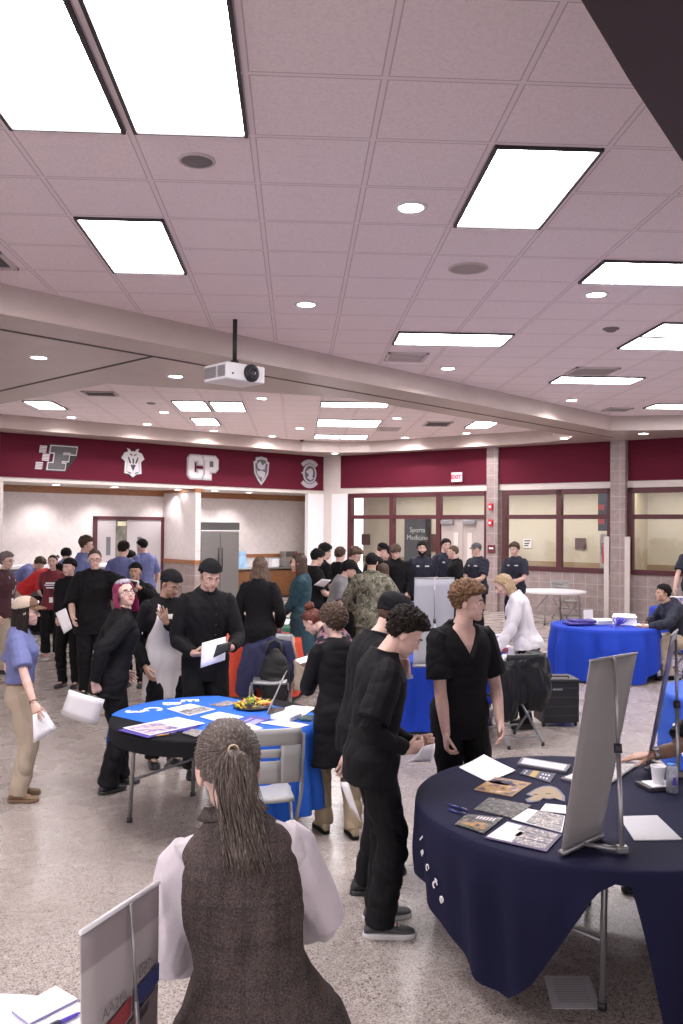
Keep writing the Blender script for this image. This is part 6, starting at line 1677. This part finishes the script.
# 2 -- curly haired boy reading
p = Person('curly dark haired boy in black tee over black long sleeves reading a white booklet', at2(374, 4.72), 1.72, 82, 'm', w=1.02, lean=2, bend=11, head=(6, 34, 0), R=('px', 407, 750, 4.56), L=('px', 414, 743, 4.78), eR=(.5,-1,-.4), eL=(-.5,-1,-.4), hR='grip', hL='grip', oR=((-.2,1,.15),(-.9,0,.4)), oL=((.2,1,.1),(.9,0,.4)), skin=SK2, vox=.006, fR=(.10,.02,8), fL=(-.10,.06,-6), lid=.75)
p.pants(K_BLACK, leg=(.090,.088,.076,.074,.072)); p.shoes(K_SHOEG, K_SOLEW, 'sneaker'); p.top(K_BLACK2, 'long_sleeve', 'long', .52, .006, 'crew'); p.top(K_BLACK, 'tee', 'short', .455, .022, 'crew', fold=.006, flare=.03); p.hair(H_DARK, 'curly', top=.038, sides=.012)
quad_px('booklet', 'booklet', 'white booklet in the hands of the curly haired reading boy', [(407,764,4.50), (424,749,4.50), (436,745,4.78), (431,763,4.78)], M_PAPER, .006, .012)
# 3 -- boy in black cap behind him
p = Person('boy in a puffy black cap touching his mouth, standing behind the reading boy', at2(366, 5.28), 1.76, 76, 'm', w=1.06, lean=3, bend=12, head=(4, 26, 0), R=('px', 349, 752, 5.02), L=('px', 407, 674, 5.40), eR=(.35,-1,-.1), eL=(-.4,.4,-1), hL='pinch', oL=((-.2,-.1,1),(.3,-1,.1)), skin=SK2, vox=.007, lid=.7, fR=(.11,-.03,10), fL=(-.11,.12,-5))
p.pants(K_BLACK); p.shoes(K_SHOE, K_SHOE); p.top(K_BLACK, 'shirt', 'three', .45, .024, 'crew', fold=.006, loose=1.3, flare=.03); p.hair(H_MED, 'short', top=.006, sides=.009); p.cap(K_BLACK2, 'beret')
c, e1, e2, e3, sc = p.hp[1]; MB().lathe([(.033,-.003), (.035,0), (.033,.003)], 14, cap=False).xf(R=e1.to_track_quat('Z', 'Y').to_matrix(), t=c-e1*.02).build('wristband', M_BLACK, p.root)
c, e1, e2, e3, sc = p.hp[-1]; MB().lathe([(.031,-.012), (.034,-.008), (.034,.008), (.031,.012)], 14, cap=False).xf(R=e1.to_track_quat('Z', 'Y').to_matrix(), t=c-e1*.02).build('wristband', mat('wrist_grey', (.35,.36,.40), .5), p.root)
quad_px('paper', 'paper', 'white sheet hanging from the hand of the boy in the puffy cap', [(340,782,5.0), (348,782,4.95), (361,822,4.95), (350,808,5.05)], M_PAPER, .002)
# 4 -- boy in the V-neck
p = Person('tall boy with sandy curls in a black V-neck shirt resting one hand on a paper', at2(461, 5.70), 1.785, 168, 'm', w=.98, lean=1, bend=4, twist=-6, head=(-58, 3, 0), R=('px', 447, 745, 5.48), L=('px', 500, 722, 5.60), eR=(.5,-1,0), eL=(-.6,-1,0), hR='pinch', oR=((.12,.35,-1),(-.6,.3,.1)), skin=(.60,.385,.325), vox=.006, lid=.55)
p.pants(K_BLACK); p.shoes(K_SHOE); p.top(K_BLACK, 'shirt', 'short', .44, .020, 'v', fold=.005, vd=.155, flare=.02); p.hair(H_GING, 'curly', top=.036, sides=.010, front=.178)
m = MB(); pts = [p.neck+p.R2 @ V((math.cos(t)*.074, math.sin(t)*.078-.010, -.004-.058*max(0, math.sin(t))**2)) for t in [2*PI*i/28 for i in range(29)]]; m.tube(pts, .0022, n=5, cap=False); m.build('necklace', M_GREYM, p.root)
# 5 -- person in long black tunic
p = Person('curly brown haired person in a long black tunic and tan trousers seen from behind', at2(339, 6.2), 1.58, -14, 'f', w=1.0, lean=4, bend=6, head=(-12, 14, 0), L=(-.10,.32,1.0), R=(.10,.32,.98), skin=SK2, vox=.008, fL=(-.09,.04,-4), fR=(.08,-.12,4))
p.pants(K_TAN, leg=(.085,.085,.074,.070,.066)); p.shoes(K_TAN, K_BLACK, 'boot', high=.06); p.top(K_BLACK, 'tunic', 'long', .30, .020, 'crew', fold=.005, flare=.02); p.hair(H_BROWN, 'curly', top=.038, sides=.030)
# 6 -- red haired woman
p = Person('red haired woman in patterned sweater bending over beside the candy table', at2(359, 7.75), 1.60, -62, 'f', lean=33, bend=20, head=(0, 42, 0), L=('px', 309, 690, 7.35), R=('px', 303, 664, 7.55), hL='grip', hR='grip', skin=SK2, vox=.009, lid=.8)
p.pants(K_NAVY); p.shoes(K_SHOE); p.top(M_FAIR, 'sweater', 'long', .50, .022, 'crew', fold=.006); p.hair(H_RED, 'tied')
m = MB().ell((0,-.07,.245), (.050,.050,.045), n=14, k=10); m.v = [tuple(V(q)+V((.006*math.sin(q[0]*190), .006*math.sin(q[2]*170), 0))) for q in m.v]; p.hxf(m); m.build('hair_bun', H_RED, p.root)
m = MB()
for q in (-1, 1): m.ell((q*.035, .045, .222), (.028, .012, .016), R=Rx(-40), n=12, k=8)
m.tube([(-.08,-.01,.20), (-.062,.035,.222), (0,.055,.228), (.062,.035,.222), (.08,-.01,.20)], .004, n=6); p.hxf(m); m.build('sunglasses', mat('shades', (.03,.025,.03), .15), p.root)
quad_px('paper', 'paper', 'white sheet in the hand of the bending red haired woman', [(295,659.5,7.45), (308,655.5,7.55), (309,661,7.4), (300,664,7.35)], M_PAPER, .002)
# 7 -- girl with the tan cap
p = Person('girl in tan cap, periwinkle polo and khaki trousers at the left edge', at2(21, 7.02), 1.56, 78, 'f', w=1.03, head=(2, 2, 0), R=('px', 35, 707, 6.66), L=(-.20,-.02,.80), skin=SK2, vox=.007, lip=(.45,.20,.18))
p.pants(K_KHAKI, leg=(.090,.090,.080,.076,.074)); p.shoes(K_SHOET, K_SHOET, 'boot', high=.02); p.top(K_PERI, 'polo_shirt', 'short', .585, .020, 'crew', collar=True, flare=.0, fold=.007); p.belt(K_SHOET, .583, .004)
p.hair(H_DARK, 'long', L=.22); p.cap(mat('cap_tan', (.42,.34,.27), .85, bump=(150, .3)), 'ball', m2=mat('cap_brown', (.14,.072,.042), .85)); p.glasses(M_BLACK)
m = MB(); m.plate([V((-.03,.094,.190)), V((.03,.094,.190)), V((.035,.090,.206)), V((0,.088,.214)), V((-.035,.090,.206))], (0,.006,.002)); p.hxf(m); m.build('cap_patch', M_PAPER, p.root, smooth=False)
p.buttons(NAMET, 3, .72, .79, .022); c, e1, e2, e3, sc = p.hp[1]; MB().lathe([(.030,-.004), (.033,0), (.030,.004)], 14, cap=False).xf(R=e1.to_track_quat('Z', 'Y').to_matrix(), t=c-e1*.015).build('wristband', M_BLACK, p.root)
quad_px('paper', 'paper', 'white sheet in the hand of the girl with the tan cap', [(34,715,6.6), (45.5,709,6.75), (58,729,6.8), (35,743,6.6)], M_PAPER, .002, .01)
# 8 -- leaning back with the pink hair
p = Person('person with pink hair and glasses leaning back and sticking out their tongue', at2(112, 7.26), 1.70, 62, 'f', w=1.04, lean=13, bend=-6, side=0, head=(82, -14, 8), R=('px', 94, 683, 7.02), L=(-.22,.16,.92), skin=SK2, vox=.008, hR='grip', oR=((-.1,.4,-1),(-1,.2,0)), fR=(.10,-.05,-20), fL=(-.10,.10,15))
p.pants(K_BLACK, leg=(.090,.092,.080,.078,.078)); p.shoes(K_SHOE, K_SHOE); p.top(K_BLACK, 'jacket', 'long', .44, .018, 'stand', fold=.006, flare=.02); p.hair(H_PINK, 'long', L=.05, wd=1.15); p.glasses(M_BLACK, 1.1)
m = MB().ell((0,.096,.049), (.011,.010,.007), n=12, k=8); p.hxf(m); m.build('tongue', mat('tongue', (.62,.16,.17), .4), p.root)
m = p.hairgrid(lambda a, e: .017, lambda a: interp(a, [0, 40, 90, 180], [.192, .190, .205, .225]), n=60, k=30, fade=.01); p.hxf(m); m.build('silver_streak', H_SILV, p.root)
p.patch(M_PAPER, .755, .08, .055, .012, 'name_tag', .032)
quad_px('paper', 'paper', 'large white sheet held low by the pink haired person', [(69,690,7.0), (104.5,700,7.0), (96,726,7.05), (60,715.5,7.05)], M_PAPER, .002, .01)
# 9 -- tall with glasses
p = Person('tall person with glasses in black coat reaching towards the pink hair', at2(94, 11.3), 1.84, 172, 'f', w=1.2, head=(-6, 6, 2), R=('px', 73, 618, 11.05), L=('px', 121, 593, 10.9), eL=(-1,-.6,-.2), hL='spread', oL=((-1,.4,.25),(0,.2,-1)), skin=SK2, vox=.009, hs=1.05)
p.pants(K_BLACK); p.shoes(K_SHOE); p.top(K_BLACK, 'coat', 'roll', .42, .028, 'stand', fold=.010, flare=.03, loose=1.6); p.hair(H_BROWN, 'slick'); p.glasses(M_BLACK)
c, e1, e2, e3, sc = p.hp[-1]; MB().lathe([(.030,-.004), (.033,0), (.030,.004)], 14, cap=False).xf(R=e1.to_track_quat('Z', 'Y').to_matrix(), t=c-e1*.03).build('wristband', M_BLACK, p.root)
# 10
p = Person('person in black skull cap half hidden behind the tall person with glasses', at2(70, 11.85), 1.70, 190, 'f', head=(15, 4, 0), R=('px', 57, 622, 11.5), hR='grip', skin=SK2, vox=.011)
p.pants(K_BLACK); p.shoes(K_SHOE); p.top(K_BLACK, 'coat', 'long', .44, .024, 'stand', fold=.009); p.hair(H_DARK, 'slick'); p.cap(K_BLACK2, 'beanie')
quad_px('paper', 'paper', 'white sheet held by the person half hidden at the tall one', [(55.5,613,11.1), (65.7,607.7,11.1), (72.5,628,11.1), (64,634,11.1)], M_PAPER, .002)
# 11
p = Person('girl in maroon lettered tee over black sleeves with a lanyard', at2(52, 14.25), 1.665, 176, 'f', L=(-.12,-.20,.90), R=(.12,-.20,.90), skin=SK2, vox=.011)
p.pants(K_BLACK, leg=(.086,.086,.076,.074,.080), upto=.93); p.shoes(K_SHOEB, K_SOLEW); p.top(K_BLACK2, 'long_sleeve', 'long', .52, .006, 'crew'); p.top(K_MAR, 'tee', 'short', .475, .020, 'crew'); p.hair(H_DARK, 'slick'); p.lanyard(M_DARK, M_PAPER, .60)
for z_, w_, h_ in ((.735,.16,.022), (.715,.20,.016), (.690,.15,.018)): p.patch(M_PAPER, z_, 0, w_, h_, 'shirt_print', .024)
# 12
p = Person('older grey haired woman in dark maroon sweater at the far left edge', at2(3, 13.0), 1.735, 100, 'f', w=1.15, head=(10, 4, 0), skin=SK2, vox=.011)
p.pants(K_KHAKI); p.shoes(K_SHOE); p.top(K_DMAR, 'sweater', 'long', .46, .024, 'crew', fold=.008); p.hair(H_GREY, 'curly', top=.030, sides=.022); p.glasses(M_DARK); p.lanyard(M_PAPER, M_PAPER, .62)
# 13
p = Person('person in red shirt and khaki trousers bending far over at left', at2(20, 15.55), 1.80, 82, 'm', w=1.08, lean=46, bend=16, head=(0, 55, 0), L=(-.2,.65,.92), R=(.2,.62,.92), skin=SK2, vox=.011)
p.pants(K_KHAKI, leg=(.092,.092,.08,.076,.074)); p.shoes(K_SHOE); p.top(K_REDS, 'shirt', 'short', .54, .018, 'crew'); p.hair(H_BLACK, 'short', top=.016)
# 14 students in periwinkle polos
def polo_kid(label, px, Y, h, phi, lean=0, head=(0,0,0), hr=H_BROWN, hat=None, bend=0, L=None, R=None, sides=.012, top=.03):
    p = Person(label, at2(px, Y), h, phi, 'm', lean=lean, bend=bend, head=head, L=L, R=R, skin=SK2, vox=.011, group=None)
    p.pants(K_KHAKI); p.shoes(K_SHOE); p.top(K_PERI, 'polo_shirt', 'short', .49, .018, 'crew', collar=True); p.hair(hr, 'short', top=top, sides=sides)
    if hat: p.cap(K_BLACK2, hat)
    return p
polo_kid('boy in periwinkle polo bending behind the older grey haired woman', 6, 17.2, 1.80, 70, 52, (0, 45, 0), L=(-.2,.6,.9), R=(.2,.6,.9))
polo_kid('boy in periwinkle polo hunched with his back behind the maroon tee girl', 64, 16.3, 1.80, -12, 28, (0, 30, 0), H_BLACK, L=(-.2,.5,.95), R=(.2,.5,.95))
polo_kid('tall brown haired boy in periwinkle polo in profile before the door frame', 81, 15.2, 1.94, 84, 2, (0, 4, 0), H_BROWN, top=.045)
polo_kid('boy in periwinkle polo leaning right behind the tall person with glasses', 104, 16.8, 1.82, 60, 38, (0, 35, 0), H_BLACK, L=(-.2,.6,.95), R=(.2,.6,.95))
polo_kid('boy in periwinkle polo with dark hair seen from behind at the serving door', 120, 15.5, 1.86, 14, 4, (10, 8, 0), H_DARK)
polo_kid('boy in periwinkle polo and backward dark cap at the serving door', 144, 16.6, 1.90, -48, 3, (-8, 10, 0), H_DARK, hat='beanie', top=.006, sides=.008)
# 15
p = Person('person in black skull cap hiding their face behind a white sheet', at2(135, 11.9), 1.635, 184, 'm', R=('px', 126, 588, 11.55), L=('px', 140, 588, 11.55), hR='grip', hL='grip', eR=(1,-.2,-.8), eL=(-1,-.2,-.8), skin=SK3, vox=.010)
p.pants(K_BLACK); p.shoes(K_SHOE); p.top(K_BLACK, 'coat', 'long', .44, .024, 'stand'); p.hair(H_BLACK, 'buzz'); p.cap(K_BLACK2, 'beanie')
quad_px('paper', 'paper', 'white sheet held up before a face in the middle of the crowd', [(122,577.5,11.5), (139.5,581,11.5), (137.5,592,11.55), (121,587,11.55)], M_PAPER, .002)
quad_px('phone', 'phone', 'black phone held against the sheet before the hidden face', [(127,579.5,11.46), (137.5,582,11.46), (135.5,587.5,11.48), (125.5,584,11.48)], M_BLACK, .01)
# 16 apron
p = Person('person in white apron and black skull cap looking down, left of the tall cook', at2(164, 8.02), 1.765, 152, 'f', w=1.05, bend=4, head=(-22, 28, 0), L=('px', 166, 622, 7.72), R=(.20,.10,.90), eL=(-1,-.6,-.4), hL='flat', oL=((.5,.25,.8),(0,-1,.2)), skin=SK3, vox=.009, lid=.75)
p.pants(K_BLACK); p.shoes(K_SHOE); p.top(K_BLACK, 'shirt', 'long', .46, .020, 'crew', fold=.009); p.apron(K_APRON, z0=.33); p.hair(H_BLACK, 'slick'); p.cap(K_BLACK2, 'beanie'); p.glasses(M_DARK)
# 17 tall cook
p = Person('tall young cook in black coat and skull cap reading a white sheet', at2(206, 7.70), 1.865, 166, 'm', w=1.0, bend=6, head=(-12, 24, 0), R=('px', 194, 654, 7.42), L=('px', 231, 648, 7.42), eR=(.6,-.8,-.5), eL=(-.6,-.8,-.5), hR='grip', hL='grip', oR=((-.6,.6,.05),(-.3,-.2,1)), oL=((.7,.55,.0),(.2,-.3,1)), skin=SK1, vox=.008, lid=.75, hs=1.06)
p.pants(K_BLACK, leg=(.092,.092,.084,.080,.078)); p.shoes(K_SHOE); p.top(K_BLACK, 'coat', 'long', .43, .018, 'stand', fold=.006, flare=.02); p.buttons(M_DARK, 5, .60, .80, .03, -.06); p.hair(H_BLACK, 'buzz'); p.cap(K_BLACK2, 'beanie')
quad_px('paper', 'paper', 'white sheet held by the tall young cook', [(202,643,7.30), (226,636.5,7.30), (225,660,7.28), (200.5,668,7.28)], M_PAPER, .002, .006)
quad_px('phone', 'phone', 'black phone held by the tall young cook over the sheet', [(213,658,7.24), (217,645,7.24), (232,641.5,7.24), (230,650,7.24)], M_BLACK, .009)
# 18
p = Person('woman in black blazer with long highlighted hair seen from behind', at2(259, 10.25), 1.79, 8, 'f', w=1.02, L=(-.20,.22,.98), R=(.20,.22,.98), skin=SK2, vox=.009)
p.pants(K_BLACK); p.shoes(K_SHOE); p.top(K_BLACK, 'blazer', 'long', .42, .022, 'crew', fold=.008, flare=.02); p.hair(H_HIGH, 'long', L=.20, wd=1.35)
# 19
p = Person('woman in teal dress with brown hair facing left', at2(301, 11.4), 1.80, -80, 'f', w=1.03, head=(-4, 4, 0), L=(-.06,.32,.98), R=(.08,.32,.98), skin=SK2, vox=.009)
p.shoes(K_SHOE); p.top(K_TEAL, 'dress', 'long', .29, .020, 'crew', fold=.007, flare=.03); p.hair(H_BROWN, 'long', L=.12)
MB().tube([p.neck+p.R2 @ V((math.cos(t)*.066, math.sin(t)*.070-.010, .010-.012*math.sin(t))) for t in [2*PI*i/20 for i in range(21)]], .012, n=6, cap=False).build('scarf', mat('scarf', (.45,.36,.30), .8), p.root)
# 20 the crowd at the centre tables
def mid(label, px, Y, h, phi, sex='m', shirt=K_BLACK, hr=H_BLACK, style='short', top=.03, sides=.014, head=(0,0,0), lean=0, bend=0, L=None, R=None, trousers=K_BLACK, sleeve='short', hat=None, hatm=None, tagw=False, collar=False, neck='crew', w=1.0, L_=.1, skin=SK2, hL='relax', hR='relax', eL=None, eR=None, beard=False, **kw):
    p = Person(label, at2(px, Y), h, phi, sex, w=w, lean=lean, bend=bend, head=head, L=L, R=R, eL=eL, eR=eR, hL=hL, hR=hR, skin=skin, vox=.011, **kw)
    p.pants(trousers); p.shoes(K_SHOE); p.top(shirt, 'shirt', sleeve, .46, .020, neck, collar=collar, fold=.008)
    if style: p.hair(hr, style, top=top, sides=sides, L=L_)
    if hat: p.cap(hatm or K_BLACK2, hat)
    if beard: p.beard(hr)
    if tagw: p.patch(NAMET, .762, -.085, .075, .022, 'name_patch', .024); p.patch(NAMET, .762, .085, .05, .03, 'chest_logo', .024)
    return p
mid('black haired boy in dark shirt right behind the woman in teal', 313, 13.6, 1.80, 62, top=.028, head=(0, 18, 0), R=(.15,.3,1.1), L=(-.15,.3,1.1))
mid('black haired boy standing behind the group left of the grey tee boy', 321, 14.4, 1.87, 66, top=.03, head=(0, 12, 0), R=(.12,.3,1.1))
p = mid('boy in grey tee with black hair leaning over the papers', 332, 12.6, 1.70, 88, shirt=K_GREY, style='fringe', top=.026, lean=14, bend=6, head=(6, 22, 0), R=(.16,.34,.98), L=(-.14,.36,1.0), eR=(.5,-1,0), hR='grip', trousers=K_NAVY); p.belt(K_BLACK)
quad_px('paper', 'paper', 'white sheets held before the grey tee boy', [(314,585,12.1), (322,579,12.1), (331,580,12.3), (324,587,12.3)], M_PAPER, .004)
mid('short haired person in black behind the grey tee boy', 338, 15.0, 1.80, 30, hr=H_BROWN, top=.02, head=(0, 10, 0))
mid('boy with light brown curls in black tee looking down at his hands', 350, 14.2, 1.83, 118, hr=H_MED, style='curly', top=.035, head=(0, 26, 0), R=(.10,.30,1.10), L=(-.10,.30,1.12), hR='grip', hL='grip', eR=(1,-.4,-.3), eL=(-1,-.4,-.3))
p = mid('man in black polo and ball cap looking down behind the uniformed man', 372, 15.4, 1.91, 72, shirt=K_BLACK2, hr=H_BROWN, style='buzz', hat='ball', collar=True, bend=14, head=(10, 34, 0), w=1.1, R=(.2,.3,1.05))
p = Person('person in green camouflage uniform seen from behind', at2(371, 11.95), 1.795, 3, 'm', w=1.12, head=(6, 10, 0), L=(-.25,.25,1.0), R=(.27,.22,1.0), eL=(-1,-.6,-.2), eR=(1,-.6,-.2), skin=SK3, vox=.009)
p.pants(M_CAMO, leg=(.094,.094,.084,.080,.074)); p.shoes(K_TAN); p.top(M_CAMO, 'uniform_jacket', 'long', .44, .026, 'stand', fold=.009, flare=.02); p.hair(H_BLACK, 'short', top=.012, sides=.005)
mid('brown haired woman whose face shows between the cap man and the hoodie boy', 385, 16.8, 1.74, 186, 'f', hr=H_BROWN, style='long', L_=.1)
mid('person with brown hair partly hidden behind the uniformed man', 382.5, 13.2, 1.60, 20, 'f', hr=H_BROWN, style='long', L_=.08, shirt=K_NAVY)
mid('boy in black hoodie with light brown fringe looking down beside the white cloth', 395, 16.1, 1.84, 186, hr=H_MED, style='fringe', top=.03, sleeve='long', head=(6, 20, 0), neck='stand', R=(.16,.26,1.0), L=(-.2,.18,.95))
mid('bearded man in navy polo with arms down behind the grey banner', 421, 16.3, 1.89, 182, shirt=K_NAVY, hr=H_DARK, top=.016, sides=.012, collar=True, tagw=True, w=1.12, beard=True)
mid('dark haired man in navy polo standing behind the buzz cut man', 445, 17.4, 1.93, 172, shirt=K_NAVY, hr=H_DARK, top=.022, collar=True, tagw=True)
mid('buzz cut man in black jacket facing left beside the grey banner', 455, 16.1, 1.83, -84, hr=H_MED, style='short', top=.006, sides=.003, sleeve='long', neck='stand', w=1.05, head=(-4, 6, 0))
p = mid('man in grey cap and navy polo with hands folded facing left', 477, 17.2, 1.855, -128, shirt=K_NAVY, hr=H_BROWN, style='buzz', hat='ball', hatm=mat('cap_grey', (.09,.09,.10), .8), collar=True, tagw=True, w=1.1, head=(6, 2, 0), R=(.02,.30,1.08), L=(-.04,.30,1.10), eR=(1,-.3,-.6), eL=(-1,-.3,-.6))
MB().tube([p.arm[-1][2]+V((0,0,.0)), p.arm[-1][2]+V((.01,.01,.0))], .036, n=12).build('watch', M_DARK, p.root)
mid('curly haired boy in navy polo with folded arm by the tiled wall', 515, 17.4, 1.86, -142, shirt=K_NAVY, hr=H_BROWN, style='curly', top=.035, sides=.012, collar=True, tagw=True, head=(4, 6, 0), R=(-.02,.24,1.12), L=(-.02,.26,1.08), eR=(1,-.3,-.6), eL=(-1,-.3,-.6))
# 21
p = Person('blond woman in white cardigan leaning over the goods on the table', at2(527, 9.42), 1.70, -80, 'f', w=1.08, lean=10, bend=13, head=(-4, 32, 0), L=('px', 496, 651, 9.25), R=('px', 497, 646, 9.5), hL='relax', oL=((0,1,-.4),(.2,0,-1)), skin=SK2, vox=.008, lid=.8)
p.pants(K_BLACK2); p.shoes(K_SHOE); p.top(K_WHITE, 'cardigan', 'long', .50, .022, 'scoop', fold=.009); p.hair(H_BLOND, 'down', L=.0, wd=1.1)
p.lanyard(M_DARK, M_PAPER, .66)
# 22 seated man
sx, sy = at2(683, 12.55)
folding_chair((sx+.12, sy), 88, 'light folding chair under the seated man in navy hoodie', mat('chair_pale', (.48,.46,.45), .5))
p = Person('seated man in navy hoodie and khaki trousers at the royal blue table', (sx, sy), 1.80, -92, 'm', w=1.12, lean=17, bend=16, pz=.575, head=(0, -2, 0), L=('px', 648, 627, 12.30), R=('px', 646, 623, 12.75), eL=(-1,-.3,-.5), eR=(1,-.3,-.5), fL=(-.16,.30,-8), fR=(.14,.42,8), skin=SK3, vox=.009, kn=(0,.6,1))
p.pants(K_KHAKI, leg=(.096,.096,.082,.076,.074)); p.shoes(K_BLACK); p.top(K_NAVY, 'hoodie', 'long', .49, .028, 'stand', fold=.010); p.hair(H_BLACK, 'short', top=.022, sides=.008)
m = MB().ell(p.neck+p.R2 @ V((0,-.10,-.04)), (.11,.06,.09), R=p.R2, n=16, k=10); m.build('hood', K_NAVY, p.root)
# 23 right edge
mid('person in navy tee cut by the right edge near the far wall', 693, 17.3, 1.99, 188, shirt=K_NAVY, tagw=False, R=('px', 674, 590, 17.1))
p = atz(681, 596, 1.05)
# 24 man with the watch
folding_chair((2.72, 5.02), 88, 'folding chair under the man off to the right with the wristwatch')
p = Person('man off to the right reaching a hand with a wristwatch over the navy table', (2.60, 5.02), 1.80, -92, 'm', w=1.08, lean=10, bend=8, pz=.575, fL=(-.14,.40,-6), fR=(.14,.44,6), kn=(0,.6,1), head=(0, 20, 0), R=('px', 650, 755, 4.93), L=(-.20,.30,.64), eR=(.6,-.5,-.6), hR='spread', oR=((.05,1,-.10),(0,-.12,-1)), skin=SK3, vox=.006)
p.pants(K_NAVY); p.shoes(K_SHOE); p.top(K_NAVY, 'polo_shirt', 'short', .46, .02, 'crew', collar=True); p.hair(H_BLACK, 'short', top=.015)
c, e1, e2, e3, sc = p.hp[1]; Rw = e1.to_track_quat('Z', 'Y').to_matrix()
MB().lathe([(.031,-.011), (.034,-.009), (.034,.009), (.031,.011)], 18, cap=False).xf(R=Rw, t=c-e1*.035).build('watch_band', M_GREYM, p.root)
MB().lathe([(.001,0), (.020,0), (.021,.004), (.019,.009), (.001,.009)], 18, cap=False).xf(R=(-e2).to_track_quat('Z', 'Y').to_matrix(), t=c-e1*.035-e2*.030).build('watch_face', M_PAPER, p.root)
# ------------------------------------------------------------------ light, camera
w = bpy.data.worlds.new('world'); SC.world = w; w.use_nodes = True
bg = w.node_tree.nodes['Background']; bg.inputs[0].default_value = (.86, .80, .86, 1); bg.inputs[1].default_value = 1.05
def area(name, loc, size, energy, rot=(0, 0, 0), col=(1, .96, .98)):
    l = bpy.data.lights.new(name, 'AREA'); l.shape = 'RECTANGLE'; l.size, l.size_y = size; l.energy = energy; l.color = col
    o = bpy.data.objects.new(name, l); COL.objects.link(o); o.location = loc; o.rotation_euler = [rad(a) for a in rot]; return o
# unseen area lamps added for fill, standing in for further ceiling panels
for x, y in ((-3.4, -1.2), (-.6, -1.6), (-4.5, 2.5), (5.5, 1.0), (-6.5, 7)):
    area('unseen_fill_lamp', (x, y, 4.58), (.76, 1.5), 60)
p = rw(5.5, 3.25, 1.3); a = area('corridor_fill', p, (10, .6), 95); a.rotation_euler = (0, 0, math.atan2(RD.y, RD.x)); a.data.color = (1, .95, .86)  # long area lamp added to brighten the corridor behind the glass
cd = bpy.data.cameras.new('camera'); cam = bpy.data.objects.new('camera', cd); COL.objects.link(cam)
cam.matrix_world = M(((CR.x, CU.x, -CF.x, 0), (CR.y, CU.y, -CF.y, 0), (CR.z, CU.z, -CF.z, HC), (0, 0, 0, 1)))
cd.sensor_fit = 'AUTO'; cd.sensor_width = 36; cd.lens = FOC/1024*36; cd.clip_end = 200; cd.clip_start = .05
SC.camera = cam
SC.view_settings.view_transform = 'Standard'; SC.view_settings.look = 'None'; SC.view_settings.exposure = 1.16
SC.cycles.max_bounces = 6; SC.cycles.diffuse_bounces = 4; SC.cycles.transparent_max_bounces = 8
